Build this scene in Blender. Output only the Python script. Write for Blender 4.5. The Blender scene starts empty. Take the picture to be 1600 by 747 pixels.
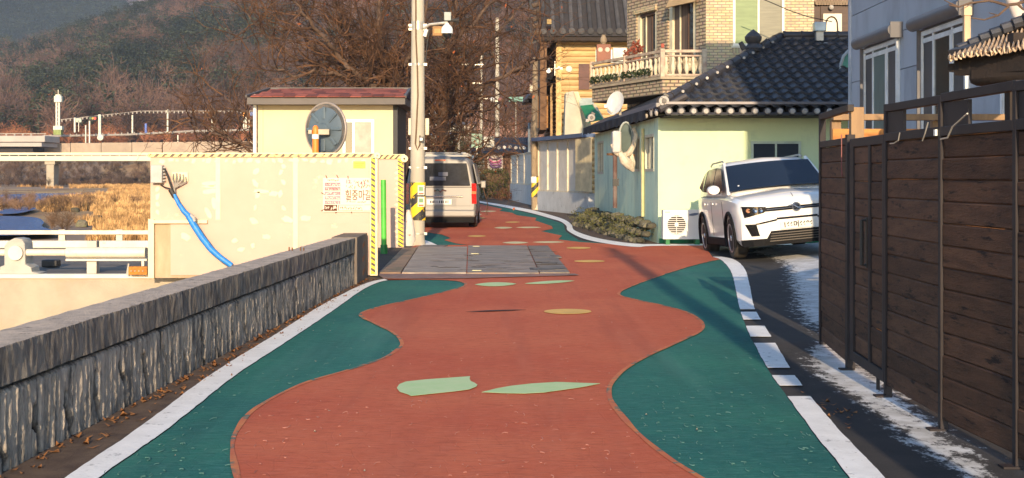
import bpy, bmesh, math, random
import numpy as np
from mathutils import Vector, Matrix, noise, Euler
random.seed(7); rs = np.random.RandomState(7)
SC = bpy.context.scene
COL = SC.collection
R = math.radians
# ---------------------------------------------------------------- camera, sky, sun, exposure
F = 2133.0; EYE = 1.4; HZ = 275.0                # focal length and horizon in photograph pixels
cam = bpy.data.cameras.new('camera'); cam_o = bpy.data.objects.new('camera', cam); COL.objects.link(cam_o)
cam.sensor_width = 36; cam.lens = F/1600*36; cam.shift_y = -(373.5-HZ)/1600
cam.clip_start = 0.1; cam.clip_end = 6000
cam_o.location = (0, 0, EYE); cam_o.rotation_euler = (R(90), 0, 0); SC.camera = cam_o
SUN_EL = 15.0; SUN_DX = -0.006                    # rays travel (SUN_DX, 1) over the ground
world = bpy.data.worlds.new('World'); SC.world = world; world.use_nodes = True
wn = world.node_tree
sky = wn.nodes.new('ShaderNodeTexSky'); sky.sky_type = 'NISHITA'; sky.sun_disc = False
sky.sun_elevation = R(SUN_EL); sky.air_density = 1.0; sky.dust_density = 0.6; sky.ozone_density = 3.0
to_sun = Vector((-SUN_DX, -1.0, math.tan(R(SUN_EL)))).normalized()
sky.sun_rotation = math.atan2(to_sun.x, to_sun.y)
wn.links.new(sky.outputs[0], wn.nodes['Background'].inputs[0])
wn.nodes['Background'].inputs[1].default_value = 0.135
sun = bpy.data.lights.new('sun', 'SUN'); sun.energy = 3.1; sun.angle = R(0.5); sun.color = (1.0, 0.76, 0.49)
sun_o = bpy.data.objects.new('sun', sun); COL.objects.link(sun_o)
sun_o.rotation_euler = to_sun.to_track_quat('Z', 'Y').to_euler(); sun_o.location = (0, -20, 30)
SC.view_settings.view_transform = 'Standard'; SC.view_settings.look = 'None'
SC.view_settings.exposure = 1.12; SC.view_settings.gamma = 1.0
SC.cycles.max_bounces = 6; SC.cycles.diffuse_bounces = 3; SC.cycles.volume_bounces = 1
SC.cycles.transparent_max_bounces = 8

def P(x, y, D): return Vector(((x-800)*D/F, D, EYE+(HZ-y)*D/F))
def G(x, y, z=0.0):
    D = (EYE-z)*F/(y-HZ); return Vector(((x-800)*D/F, D, z))
def XD(x, D): return (x-800)*D/F
def ZD(y, D): return EYE+(HZ-y)*D/F

# ---------------------------------------------------------------- materials
MATS = {}
def nd(t, kind, **kw):
    n = t.nodes.new(kind)
    for k, v in kw.items():
        if k in n.inputs: n.inputs[k].default_value = v
        else: setattr(n, k, v)
    return n
def mat(name, col, rough=0.8, metal=0.0, col2=None, scale=3.0, amount=None, bump=0.0, bscale=30.0, rand=0.0,
        stretch=(1, 1, 1), dirt=None, dscale=1.2, dlo=0.5, dhi=0.7, coat=0.0, spec=None, emit=None, detail=6):
    if spec is None and rough >= .7: spec = .3
    if name in MATS: return MATS[name]
    m = bpy.data.materials.new(name); m.use_nodes = True; t = m.node_tree; L = t.links.new
    b = t.nodes['Principled BSDF']; b.inputs['Roughness'].default_value = rough; b.inputs['Metallic'].default_value = metal
    if coat: b.inputs['Coat Weight'].default_value = coat; b.inputs['Coat Roughness'].default_value = 0.05
    if spec is not None: b.inputs['Specular IOR Level'].default_value = spec
    c4 = (*col, 1); tc = nd(t, 'ShaderNodeTexCoord'); info = nd(t, 'ShaderNodeObjectInfo')
    mp = nd(t, 'ShaderNodeMapping'); mp.inputs['Scale'].default_value = stretch
    off = nd(t, 'ShaderNodeVectorMath', operation='MULTIPLY_ADD')
    cmb = nd(t, 'ShaderNodeCombineXYZ')
    for i in range(3): L(info.outputs['Random'], cmb.inputs[i])
    L(cmb.outputs[0], off.inputs[0]); off.inputs[1].default_value = (37, 53, 71); L(tc.outputs['Object'], off.inputs[2])
    L(off.outputs[0], mp.inputs['Vector'])
    cur = None
    n1 = nd(t, 'ShaderNodeTexNoise', Scale=scale, Detail=detail, Roughness=0.62); L(mp.outputs[0], n1.inputs['Vector'])
    c2 = col2 if col2 else tuple(c*0.72 for c in col)
    rmp = nd(t, 'ShaderNodeMapRange'); rmp.inputs['From Min'].default_value = 0.36; rmp.inputs['From Max'].default_value = 0.64
    L(n1.outputs[0], rmp.inputs[0])
    mx = nd(t, 'ShaderNodeMix', data_type='RGBA'); mx.inputs[6].default_value = c4; mx.inputs[7].default_value = (*c2, 1)
    ml = nd(t, 'ShaderNodeMath', operation='MULTIPLY'); L(rmp.outputs[0], ml.inputs[0]); ml.inputs[1].default_value = 1.0 if amount is None else amount
    L(ml.outputs[0], mx.inputs[0]); cur = mx.outputs[2]
    if dirt:
        n2 = nd(t, 'ShaderNodeTexNoise', Scale=dscale, Detail=8, Roughness=0.7); L(mp.outputs[0], n2.inputs['Vector'])
        r2 = nd(t, 'ShaderNodeMapRange'); r2.inputs['From Min'].default_value = dlo; r2.inputs['From Max'].default_value = dhi
        L(n2.outputs[0], r2.inputs[0])
        m2 = nd(t, 'ShaderNodeMix', data_type='RGBA'); m2.inputs[7].default_value = (*dirt, 1)
        L(r2.outputs[0], m2.inputs[0]); L(cur, m2.inputs[6]); cur = m2.outputs[2]
    if rand:
        hs = nd(t, 'ShaderNodeHueSaturation'); mr = nd(t, 'ShaderNodeMapRange')
        mr.inputs['To Min'].default_value = 1-rand; mr.inputs['To Max'].default_value = 1+rand
        L(info.outputs['Random'], mr.inputs[0]); L(mr.outputs[0], hs.inputs['Value']); L(cur, hs.inputs['Color']); cur = hs.outputs[0]
    L(cur, b.inputs['Base Color'])
    if bump:
        n3 = nd(t, 'ShaderNodeTexNoise', Scale=bscale, Detail=6, Roughness=0.6); L(mp.outputs[0], n3.inputs['Vector'])
        bp = nd(t, 'ShaderNodeBump', Strength=bump, Distance=0.02); L(n3.outputs[0], bp.inputs['Height']); L(bp.outputs[0], b.inputs['Normal'])
    if emit: b.inputs['Emission Color'].default_value = (*emit[0], 1); b.inputs['Emission Strength'].default_value = emit[1]
    MATS[name] = m; return m
def stripes(name, ca, cb, period, width=0.5, slope=1.0, ax='x', other='z'):
    """diagonal two colour hazard stripes, flat print"""
    m = bpy.data.materials.new(name); m.use_nodes = True; t = m.node_tree; L = t.links.new
    b = t.nodes['Principled BSDF']; b.inputs['Roughness'].default_value = 0.6
    tc = nd(t, 'ShaderNodeTexCoord'); sp = nd(t, 'ShaderNodeSeparateXYZ'); L(tc.outputs['Object'], sp.inputs[0])
    a = nd(t, 'ShaderNodeMath', operation='MULTIPLY_ADD'); L(sp.outputs[other.upper()], a.inputs[0]); a.inputs[1].default_value = slope
    L(sp.outputs[ax.upper()], a.inputs[2])
    d = nd(t, 'ShaderNodeMath', operation='DIVIDE'); L(a.outputs[0], d.inputs[0]); d.inputs[1].default_value = period
    f = nd(t, 'ShaderNodeMath', operation='FRACT'); L(d.outputs[0], f.inputs[0])
    g = nd(t, 'ShaderNodeMath', operation='GREATER_THAN'); L(f.outputs[0], g.inputs[0]); g.inputs[1].default_value = width
    n = nd(t, 'ShaderNodeTexNoise', Scale=14.0, Detail=6); L(tc.outputs['Object'], n.inputs['Vector'])
    mr = nd(t, 'ShaderNodeMapRange'); mr.inputs['From Min'].default_value = 0.58; mr.inputs['From Max'].default_value = 0.66; L(n.outputs[0], mr.inputs[0])
    sb = nd(t, 'ShaderNodeMath', operation='SUBTRACT'); sb.use_clamp = True; L(g.outputs[0], sb.inputs[0]); L(mr.outputs[0], sb.inputs[1])
    mx = nd(t, 'ShaderNodeMix', data_type='RGBA'); mx.inputs[6].default_value = (*ca, 1); mx.inputs[7].default_value = (*cb, 1)
    L(sb.outputs[0], mx.inputs[0]); L(mx.outputs[2], b.inputs['Base Color']); return m
def brickmat(name, c1, c2, mortar, bw, bh, msize=0.012, horiz='x', bump=0.6):
    m = bpy.data.materials.new(name); m.use_nodes = True; t = m.node_tree; L = t.links.new
    b = t.nodes['Principled BSDF']; b.inputs['Roughness'].default_value = 0.85
    tc = nd(t, 'ShaderNodeTexCoord'); sp = nd(t, 'ShaderNodeSeparateXYZ'); L(tc.outputs['Object'], sp.inputs[0])
    ad = nd(t, 'ShaderNodeMath', operation='ADD')
    L(sp.outputs['X'], ad.inputs[0])
    if horiz == 'xy': L(sp.outputs['Y'], ad.inputs[1])
    else: ad.inputs[1].default_value = 0
    cb = nd(t, 'ShaderNodeCombineXYZ'); L(ad.outputs[0], cb.inputs[0]); L(sp.outputs['Z'], cb.inputs[1])
    br = nd(t, 'ShaderNodeTexBrick', Scale=1.0); br.inputs['Color1'].default_value = (*c1, 1); br.inputs['Color2'].default_value = (*c2, 1)
    br.inputs['Mortar'].default_value = (*mortar, 1); br.inputs['Brick Width'].default_value = bw; br.inputs['Row Height'].default_value = bh
    br.inputs['Mortar Size'].default_value = msize; br.inputs['Mortar Smooth'].default_value = 0.2
    L(cb.outputs[0], br.inputs['Vector'])
    n = nd(t, 'ShaderNodeTexNoise', Scale=9.0, Detail=5); L(tc.outputs['Object'], n.inputs['Vector'])
    mx = nd(t, 'ShaderNodeMix', data_type='RGBA', blend_type='MULTIPLY'); mx.inputs[0].default_value = 0.5
    L(br.outputs['Color'], mx.inputs[6]); L(n.outputs['Color'], mx.inputs[7])
    hs = nd(t, 'ShaderNodeHueSaturation'); hs.inputs['Value'].default_value = 1.3; hs.inputs['Saturation'].default_value = 0.95; L(mx.outputs[2], hs.inputs['Color'])
    L(hs.outputs[0], b.inputs['Base Color'])
    inv = nd(t, 'ShaderNodeMath', operation='SUBTRACT'); inv.inputs[0].default_value = 1; L(br.outputs['Fac'], inv.inputs[1])
    bp = nd(t, 'ShaderNodeBump', Strength=bump, Distance=0.02); L(inv.outputs[0], bp.inputs['Height']); L(bp.outputs[0], b.inputs['Normal'])
    return m
def glass(name, col, rough=0.06):
    return mat(name, col, rough, spec=0.9, scale=1.5, amount=0.3, coat=0.4)

# ---------------------------------------------------------------- mesh building
ORG = {}
def tag(o, label=None, cat=None, group=None, kind=None):
    if label: o['label'] = label
    if cat: o['category'] = cat
    if group: o['group'] = group
    if kind: o['kind'] = kind
    return o
def thing(name, label, cat, loc=(0, 0, 0), group=None):
    o = bpy.data.objects.new(name, None); COL.objects.link(o); o.location = loc; o.empty_display_size = 0.2
    ORG[o.name] = Vector(loc); return tag(o, label, cat, group)
def link(name, me, parent=None, loc=None, rot=None, scale=None):
    o = bpy.data.objects.new(name, me); COL.objects.link(o)
    if parent is not None:
        o.parent = parent; org = ORG.get(parent.name, Vector()); ORG[o.name] = org
        if loc is not None: o.location = Vector(loc)-org
    elif loc is not None: o.location = loc
    if rot is not None: o.rotation_euler = rot
    if scale is not None: o.scale = scale
    return o
class MB:
    def __init__(s): s.v = []; s.f = []
    def add(s, vs, fs):
        n = len(s.v); s.v += [Vector(v) for v in vs]; s.f += [tuple(i+n for i in f) for f in fs]; return s
    def box(s, x0, x1, y0, y1, z0, z1):
        return s.add([(x0, y0, z0), (x1, y0, z0), (x1, y1, z0), (x0, y1, z0), (x0, y0, z1), (x1, y0, z1), (x1, y1, z1), (x0, y1, z1)],
                     [(0, 3, 2, 1), (4, 5, 6, 7), (0, 1, 5, 4), (1, 2, 6, 5), (2, 3, 7, 6), (3, 0, 4, 7)])
    def cbox(s, c, size, rot=None):
        hx, hy, hz = [q/2 for q in size]; M = Euler(rot).to_matrix() if rot else Matrix.Identity(3); c = Vector(c)
        vs = [c+M@Vector(q) for q in ((-hx, -hy, -hz), (hx, -hy, -hz), (hx, hy, -hz), (-hx, hy, -hz), (-hx, -hy, hz), (hx, -hy, hz), (hx, hy, hz), (-hx, hy, hz))]
        return s.add(vs, [(0, 3, 2, 1), (4, 5, 6, 7), (0, 1, 5, 4), (1, 2, 6, 5), (2, 3, 7, 6), (3, 0, 4, 7)])
    def bar(s, p, q, w, h=None, up=(0, 0, 1)):
        h = h or w; p = Vector(p); q = Vector(q); d = (q-p).normalized(); u = Vector(up)
        if abs(d.dot(u)) > 0.97: u = Vector((0, 1, 0))
        a = d.cross(u).normalized()*(w/2); b = a.cross(d).normalized()*(h/2)
        vs = [p-a-b, p+a-b, p+a+b, p-a+b, q-a-b, q+a-b, q+a+b, q-a+b]
        return s.add(vs, [(0, 1, 2, 3), (7, 6, 5, 4), (0, 4, 5, 1), (1, 5, 6, 2), (2, 6, 7, 3), (3, 7, 4, 0)])
    def tube(s, pts, r, n=8, cap=True):
        pts = [Vector(p) for p in pts]; rr = r if isinstance(r, (list, tuple)) else [r]*len(pts)
        base = len(s.v); a = None
        for i, p in enumerate(pts):
            d = (pts[min(i+1, len(pts)-1)]-pts[max(i-1, 0)]).normalized()
            if a is None: a = d.orthogonal().normalized()
            else: a = (a-d*a.dot(d)).normalized()
            b = d.cross(a)
            for k in range(n):
                t = 2*math.pi*k/n; s.v.append(p+(a*math.cos(t)+b*math.sin(t))*rr[i])
        for i in range(len(pts)-1):
            for k in range(n):
                k2 = (k+1) % n; s.f.append((base+i*n+k, base+i*n+k2, base+(i+1)*n+k2, base+(i+1)*n+k))
        if cap:
            s.f.append(tuple(base+k for k in range(n))[::-1]); m = base+(len(pts)-1)*n; s.f.append(tuple(m+k for k in range(n)))
        return s
    def poly(s, pts, th=None, d=(0, 0, -1)):
        """flat polygon, extruded by th along d"""
        n = len(pts); pts = [Vector(p) for p in pts]
        if not th: return s.add(pts, [tuple(range(n))])
        o = Vector(d)*th
        return s.add(pts+[p+o for p in pts], [tuple(range(n)), tuple(range(2*n-1, n-1, -1))]+[(i, i+n, (i+1) % n+n, (i+1) % n) for i in range(n)])
    def quad(s, a, b, c, d): return s.add([a, b, c, d], [(0, 1, 2, 3)])
    def lathe(s, prof, c, n=16, axis='z'):
        base = len(s.v); c = Vector(c)
        for r, h in prof:
            for k in range(n):
                t = 2*math.pi*k/n; x, y = r*math.cos(t), r*math.sin(t)
                s.v.append(c+(Vector((x, y, h)) if axis == 'z' else Vector((h, x, y)) if axis == 'x' else Vector((x, h, y))))
        for i in range(len(prof)-1):
            for k in range(n):
                k2 = (k+1) % n; s.f.append((base+i*n+k, base+i*n+k2, base+(i+1)*n+k2, base+(i+1)*n+k))
        s.f.append(tuple(base+k for k in range(n))[::-1]); m = base+(len(prof)-1)*n; s.f.append(tuple(m+k for k in range(n)))
        return s
    def mesh(s, name, m, smooth=False, org=Vector(), fix=True):
        me = bpy.data.meshes.new(name); me.from_pydata([tuple(v-org) for v in s.v], [], s.f)
        if fix and len(s.f) < 20000:
            bm = bmesh.new(); bm.from_mesh(me); bmesh.ops.recalc_face_normals(bm, faces=bm.faces); bm.to_mesh(me); bm.free()
        if m: me.materials.append(m)
        if smooth:
            me.shade_smooth()
            try: me.set_sharp_from_angle(angle=R(38))
            except Exception: pass
        return me
    def build(s, name, m, parent=None, smooth=False, bevel=0, seg=2, fix=True, **tg):
        org = ORG.get(parent.name, Vector()) if parent is not None else Vector()
        o = link(name, s.mesh(name, m, smooth, org, fix), parent)
        if bevel:
            b = o.modifiers.new('bevel', 'BEVEL'); b.width = bevel; b.segments = seg; b.limit_method = 'ANGLE'; b.angle_limit = R(35)
            for p in o.data.polygons: p.use_smooth = True
            try: o.data.set_sharp_from_angle(angle=R(50))
            except Exception: pass
        return tag(o, **tg) if tg else o
def B(x0, x1, y0, y1, z0, z1): return MB().box(x0, x1, y0, y1, z0, z1)
def npmesh(name, V, Fq, m, attrs=None):
    """fast mesh from numpy arrays; Fq is (n,3) or (n,4)"""
    me = bpy.data.meshes.new(name); k = Fq.shape[1]
    me.vertices.add(len(V)); me.vertices.foreach_set('co', V.astype(np.float32).ravel())
    me.loops.add(Fq.size); me.loops.foreach_set('vertex_index', Fq.astype(np.int32).ravel())
    me.polygons.add(len(Fq)); me.polygons.foreach_set('loop_start', (np.arange(len(Fq))*k).astype(np.int32))
    if attrs:
        for an, arr in attrs.items():
            a = me.attributes.new(an, 'FLOAT', 'POINT'); a.data.foreach_set('value', arr.astype(np.float32))
    me.update(calc_edges=True); me.materials.append(m); return me
def text_mesh(s, size, m, name='lettering', bold=0.0):
    cu = bpy.data.curves.new('t', 'FONT'); cu.body = s; cu.size = size; cu.align_x = 'CENTER'; cu.align_y = 'CENTER'; cu.extrude = 0.001; cu.offset = bold
    o = bpy.data.objects.new('t', cu); COL.objects.link(o); dg = bpy.context.evaluated_depsgraph_get()
    me = bpy.data.meshes.new_from_object(o.evaluated_get(dg)); me.name = name; bpy.data.objects.remove(o)
    me.materials.clear(); me.materials.append(m); return me
def lettering(s, size, m, parent, loc, rot=(R(90), 0, 0), scale=(1, 1, 1), bold=0.0):
    o = link('lettering', text_mesh(s, size, m, bold=bold), parent, loc, rot, scale); return o
def bool_cut(o, cutters):
    """cut solids out of a mesh for good, the cutters are removed again"""
    tmp = []
    for c in cutters:
        co = bpy.data.objects.new('cut', c.mesh('cut', None)); COL.objects.link(co); co.parent = o.parent; tmp.append(co)
        b = o.modifiers.new('b', 'BOOLEAN'); b.object = co; b.solver = 'EXACT'
    dg = bpy.context.evaluated_depsgraph_get(); me = bpy.data.meshes.new_from_object(o.evaluated_get(dg)); mats = [q for q in o.data.materials]
    o.modifiers.clear(); o.data = me
    for co in tmp: bpy.data.objects.remove(co)
    me.materials.clear()
    for q in mats: me.materials.append(q)
    me.shade_smooth(); me.set_sharp_from_angle(angle=R(30))
def copy_tree(o, parent=None):
    c = o.copy(); COL.objects.link(c); c.parent = parent
    for ch in list(o.children): copy_tree(ch, c)
    return c

# ================================================================ SETTING: ground, riverbed, road paint
def seg_dist(px, py, poly, closed=True):
    d = np.full(px.shape, 1e9); n = len(poly)
    for i in range(n if closed else n-1):
        ax, ay = poly[i]; bx, by = poly[(i+1) % n]; vx, vy = bx-ax, by-ay
        t = np.clip(((px-ax)*vx+(py-ay)*vy)/(vx*vx+vy*vy+1e-12), 0, 1)
        d = np.minimum(d, np.hypot(px-ax-t*vx, py-ay-t*vy))
    return d
def inside(px, py, poly):
    c = np.zeros(px.shape, bool); n = len(poly)
    for i in range(n):
        ax, ay = poly[i]; bx, by = poly[(i+1) % n]
        if ay == by: continue
        c ^= ((ay > py) != (by > py)) & (px < (bx-ax)*(py-ay)/(by-ay)+ax)
    return c
def gpoly(pts): return [tuple(G(x, y)[:2]) for x, y in pts]
def sdist(px, py, poly): d = seg_dist(px, py, poly); return np.where(inside(px, py, poly), d, -d)
def sm(a, b, x): t = np.clip((x-a)/(b-a), 0, 1); return t*t*(3-2*t)
def hR(X, Y):       # the driveway under the white car rises to the right
    return 0.10*np.clip(X-4.05, 0, 4)*sm(17.5, 20.5, Y)*(1-sm(25.2, 27.2, Y))
def axis(parts):
    out = []
    for a, b, st in parts: out += list(np.arange(a, b, st))
    return np.array(out+[parts[-1][1]])
gx = axis([(-2.62, 6, 0.08), (6, 16, 1.0), (16, 120, 13)]); gy = axis([(-12, 3, 1.5), (3, 30, 0.1), (30, 90, 1.0), (90, 200, 11)])
GX, GY = np.meshgrid(gx, gy); Z = hR(GX, GY)
snow1 = gpoly([(1262, 545), (1256, 560), (1270, 585), (1300, 604), (1335, 625), (1372, 654), (1408, 688), (1445, 713), (1485, 738), (1525, 765), (1585, 830), (1640, 830), (1520, 705), (1440, 640), (1350, 568), (1290, 528), (1275, 534)])
snow2 = gpoly([(1292, 524), (1268, 508), (1248, 484), (1246, 462), (1238, 442), (1236, 424), (1222, 410), (1200, 402), (1175, 397), (1220, 391), (1420, 391), (1480, 470), (1420, 524)])
soil = gpoly([(735, 312), (790, 320), (832, 328), (868, 338), (885, 345), (892, 352), (900, 361), (930, 372), (960, 379), (1010, 384), (1060, 384), (1060, 376), (1000, 340), (900, 300), (740, 296)])
soilL = gpoly([(-400, 1100), (105, 747), (330, 590), (480, 500), (600, 436), (560, 430), (380, 500), (0, 735), (-600, 1000)])
def val(d, w=0.25): return np.clip(0.5+d/w*0.5, 0, 1)
A1 = np.maximum(val(sdist(GX, GY, snow1), 0.20), val(sdist(GX, GY, snow2), 0.35)*1.25)
A2 = np.maximum(val(sdist(GX, GY, soil), 0.5), val(sdist(GX, GY, soilL), 0.1))
far = np.clip((GY-40)/30, 0, 1)*np.clip((GX-1.5)/2, 0, 1); A2 = np.maximum(A2, far)
ny, nx = GX.shape; idx = np.arange(nx*ny).reshape(ny, nx)
Fq = np.stack([idx[:-1, :-1], idx[:-1, 1:], idx[1:, 1:], idx[1:, :-1]], -1).reshape(-1, 4)
def ground_mat():
    m = bpy.data.materials.new('asphalt_snow'); m.use_nodes = True; t = m.node_tree; L = t.links.new; b = t.nodes['Principled BSDF']
    tc = nd(t, 'ShaderNodeTexCoord')
    def ns(sc, d=6, r=0.6): n = nd(t, 'ShaderNodeTexNoise', Scale=sc, Detail=d, Roughness=r); L(tc.outputs['Object'], n.inputs['Vector']); return n.outputs[0]
    def mr(s, a, b_, c=0, d=1): n = nd(t, 'ShaderNodeMapRange'); L(s, n.inputs[0]); n.inputs[1].default_value = a; n.inputs[2].default_value = b_; n.inputs[3].default_value = c; n.inputs[4].default_value = d; return n.outputs[0]
    def mix(f, a, b_):
        n = nd(t, 'ShaderNodeMix', data_type='RGBA'); L(f, n.inputs[0])
        for i, q in ((6, a), (7, b_)):
            if isinstance(q, tuple): n.inputs[i].default_value = (*q, 1)
            else: L(q, n.inputs[i])
        return n.outputs[2]
    asp = mix(mr(ns(3), .35, .65), (0.018, 0.017, 0.019), (0.034, 0.030, 0.030))
    asp = mix(mr(ns(160, 2), .66, .72), asp, (0.16, 0.15, 0.14))
    soilc = mix(mr(ns(6), .35, .65), (0.06, 0.035, 0.025), (0.13, 0.085, 0.055))
    a2 = nd(t, 'ShaderNodeAttribute', attribute_name='soil'); a1 = nd(t, 'ShaderNodeAttribute', attribute_name='snow')
    def thr(a, sc, k, soft):
        ad = nd(t, 'ShaderNodeMath', operation='MULTIPLY_ADD'); L(ns(sc, 8, .7), ad.inputs[0]); ad.inputs[1].default_value = k; L(a.outputs['Fac'], ad.inputs[2])
        return mr(ad.outputs[0], .5+k*.5-soft, .5+k*.5+soft)
    c = mix(thr(a2, 7, 1.0, .12), asp, soilc)
    mpn = nd(t, 'ShaderNodeMapping'); mpn.inputs['Scale'].default_value = (1, 0.5, 1); L(tc.outputs['Object'], mpn.inputs[0])
    nz = nd(t, 'ShaderNodeTexNoise', Scale=11.0, Detail=9, Roughness=.78); L(mpn.outputs[0], nz.inputs['Vector'])
    ad = nd(t, 'ShaderNodeMath', operation='MULTIPLY_ADD'); L(nz.outputs[0], ad.inputs[0]); ad.inputs[1].default_value = 2.2; L(a1.outputs['Fac'], ad.inputs[2])
    sf = mr(ad.outputs[0], 1.66, 1.84)
    snowc = mix(mr(ns(5), .4, .65), (0.68, 0.68, 0.68), (0.45, 0.44, 0.42))
    c = mix(sf, c, snowc); L(c, b.inputs['Base Color']); b.inputs['Roughness'].default_value = .9
    bp = nd(t, 'ShaderNodeBump', Strength=.5, Distance=.02); L(ns(60, 6, .7), bp.inputs['Height']); L(bp.outputs[0], b.inputs['Normal'])
    return m
me = npmesh('ground', np.stack([GX.ravel(), GY.ravel(), Z.ravel()], 1), Fq, ground_mat(), {'snow': A1.ravel(), 'soil': A2.ravel()})
tag(link('ground', me), kind='structure')

# painted road surfaces, each sheet 4 mm above the one below
def smooth_line(pts, n=6):
    out = []; m = len(pts)
    for i in range(m-1):
        p0, p1, p2, p3 = pts[max(i-1, 0)], pts[i], pts[i+1], pts[min(i+2, m-1)]
        for k in range(n):
            t = k/n; out.append(tuple(0.5*((2*p1[j])+(-p0[j]+p2[j])*t+(2*p0[j]-5*p1[j]+4*p2[j]-p3[j])*t*t+(-p0[j]+3*p1[j]-3*p2[j]+p3[j])*t**3) for j in (0, 1)))
    return out+[pts[-1]]
def paint_mat(name, c1, c2, c3, rough=.75, scr=(.5, .5, .4)):
    m = bpy.data.materials.new(name); m.use_nodes = True; t = m.node_tree; L = t.links.new; b = t.nodes['Principled BSDF']
    tc = nd(t, 'ShaderNodeTexCoord')
    def ns(sc, d=6, r=0.6, st=(1, 1, 1), dist=0.0):
        mp = nd(t, 'ShaderNodeMapping'); mp.inputs['Scale'].default_value = st; L(tc.outputs['Object'], mp.inputs[0])
        n = nd(t, 'ShaderNodeTexNoise', Scale=sc, Detail=d, Roughness=r, Distortion=dist); L(mp.outputs[0], n.inputs['Vector']); return n.outputs[0]
    def mr(s, a, b_, c=0, d=1): n = nd(t, 'ShaderNodeMapRange'); L(s, n.inputs[0]); n.inputs[1].default_value = a; n.inputs[2].default_value = b_; n.inputs[3].default_value = c; n.inputs[4].default_value = d; return n.outputs[0]
    def mix(f, a, b_):
        n = nd(t, 'ShaderNodeMix', data_type='RGBA'); L(f, n.inputs[0])
        for i, q in ((6, a), (7, b_)):
            if isinstance(q, tuple): n.inputs[i].default_value = (*q, 1)
            else: L(q, n.inputs[i])
        return n.outputs[2]
    c = mix(mr(ns(0.55, 4), .35, .65), c1, c2); c = mix(mr(ns(14, 8, .75, (.35, 1.6, 1)), .52, .72, 0, .55), c, c3)
    c = mix(mr(ns(22, 6, .75, (.35, 2.4, 1)), .50, .64, 0, .55), c, scr)
    c = mix(mr(ns(34, 5, .75, (.3, 2.0, 1)), .52, .64, 0, .55), c, tuple(q*.42 for q in c1))
    c = mix(mr(ns(110, 3, .7), .58, .70, 0, .6), c, scr)
    c = mix(mr(ns(2.2, 9, .8, (.5, 1, 1)), .60, .70, 0, .35), c, tuple(q*.35 for q in c1))
    c = mix(mr(ns(1.3, 5, .6, (1.6, .10, 1)), .50, .66, 0, .42), c, tuple(q*.62+.02 for q in c1))
    c = mix(mr(ns(1.0, 5, .6, (1.9, .14, 1.3)), .54, .70, 0, .35), c, scr)
    # roller-laid coating: fine ripples across the road and a stamped cobble relief
    vo = nd(t, 'ShaderNodeTexVoronoi', Scale=9.0, feature='DISTANCE_TO_EDGE'); mp = nd(t, 'ShaderNodeMapping'); mp.inputs['Scale'].default_value = (.8, .5, 1); L(tc.outputs['Object'], mp.inputs[0])
    L(mp.outputs[0], vo.inputs['Vector']); ed = mr(vo.outputs['Distance'], 0, .035)
    c = mix(mr(ed, 0, 1, .05, 0), c, tuple(q*.4 for q in c1))
    L(c, b.inputs['Base Color'])
    b.inputs['Roughness'].default_value = .9; b.inputs['Specular IOR Level'].default_value = .12
    ad = nd(t, 'ShaderNodeMath', operation='MULTIPLY_ADD'); L(ns(60, 5, .7, (.3, 1.5, 1)), ad.inputs[0]); ad.inputs[1].default_value = .8; e2 = nd(t, 'ShaderNodeMath', operation='MULTIPLY'); e2.inputs[1].default_value = .22; L(ed, e2.inputs[0]); L(e2.outputs[0], ad.inputs[2])
    bp = nd(t, 'ShaderNodeBump', Strength=.6, Distance=.008); L(ad.outputs[0], bp.inputs['Height']); L(bp.outputs[0], b.inputs['Normal']); return m
GREEN = paint_mat('green_coating', (.020, .125, .115), (.034, .185, .135), (.06, .15, .16), scr=(.10, .26, .21))
RED = paint_mat('red_coating', (.49, .105, .055), (.56, .15, .075), (.39, .105, .075), scr=(.60, .20, .12))
WHITE = mat('road_white', (.90, .89, .86), .7, col2=(.80, .79, .76), scale=5, dirt=(.30, .29, .28), dscale=11, dlo=.59, dhi=.70, bump=.3)
def ragged(v, step=.06):      # brushed paint never ends in a clean curve
    out = []; n = len(v)
    for i in range(n):
        a, b = v[i], v[(i+1) % n]; L_ = (b-a).length; k = 1 if a.y > 22 or L_ > 4 else max(1, int(L_/step))
        for j in range(k):
            p = a.lerp(b, j/k)
            if p.y < 22: q = noise.noise_vector(Vector((p.x*26, p.y*14, 1.3)))*.0035+noise.noise_vector(Vector((p.x*5, p.y*3, 4.1)))*.006; p = p+Vector((q.x, q.y, 0))
            out.append(p)
    return out
def sheet(name, pts, z, m, smoothf=False, **tg):
    v = ragged([Vector((*G(x, y)[:2], z)) for x, y in pts]); mb = MB(); mb.poly(v, .0012); me = mb.mesh(name, m)
    bm = bmesh.new(); bm.from_mesh(me); bmesh.ops.triangulate(bm, faces=bm.faces); bm.to_mesh(me); bm.free()
    return tag(link(name, me), **tg)
L_out = smooth_line([(-500, 1180), (-250, 995), (106, 747), (215, 673), (323, 592), (431, 524), (500, 480), (545, 456), (575, 443), (600, 437)])
L_in = smooth_line([(-430, 1180), (-180, 995), (158, 747), (262, 673), (362, 593), (452, 533), (520, 487), (565, 455), (590, 443), (606, 439)])
R_in = smooth_line([(1620, 1180), (1500, 980), (1325, 747), (1280, 690), (1232, 624), (1207, 590), (1178, 538), (1163, 505), (1155, 480), (1149, 450), (1142, 425), (1128, 408), (1113, 402)])
R_out = smooth_line([(1760, 1180), (1590, 980), (1380, 747), (1325, 690), (1268, 624), (1243, 590), (1211, 538), (1188, 500), (1178, 480), (1172, 450), (1164, 422), (1148, 407), (1126, 402)])
green_pts = L_in+[(700, 436), (760, 436), (1000, 400), (1113, 402)]+R_in[::-1]
sheet('road_green_surface', green_pts, .004, GREEN, kind='structure')
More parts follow.
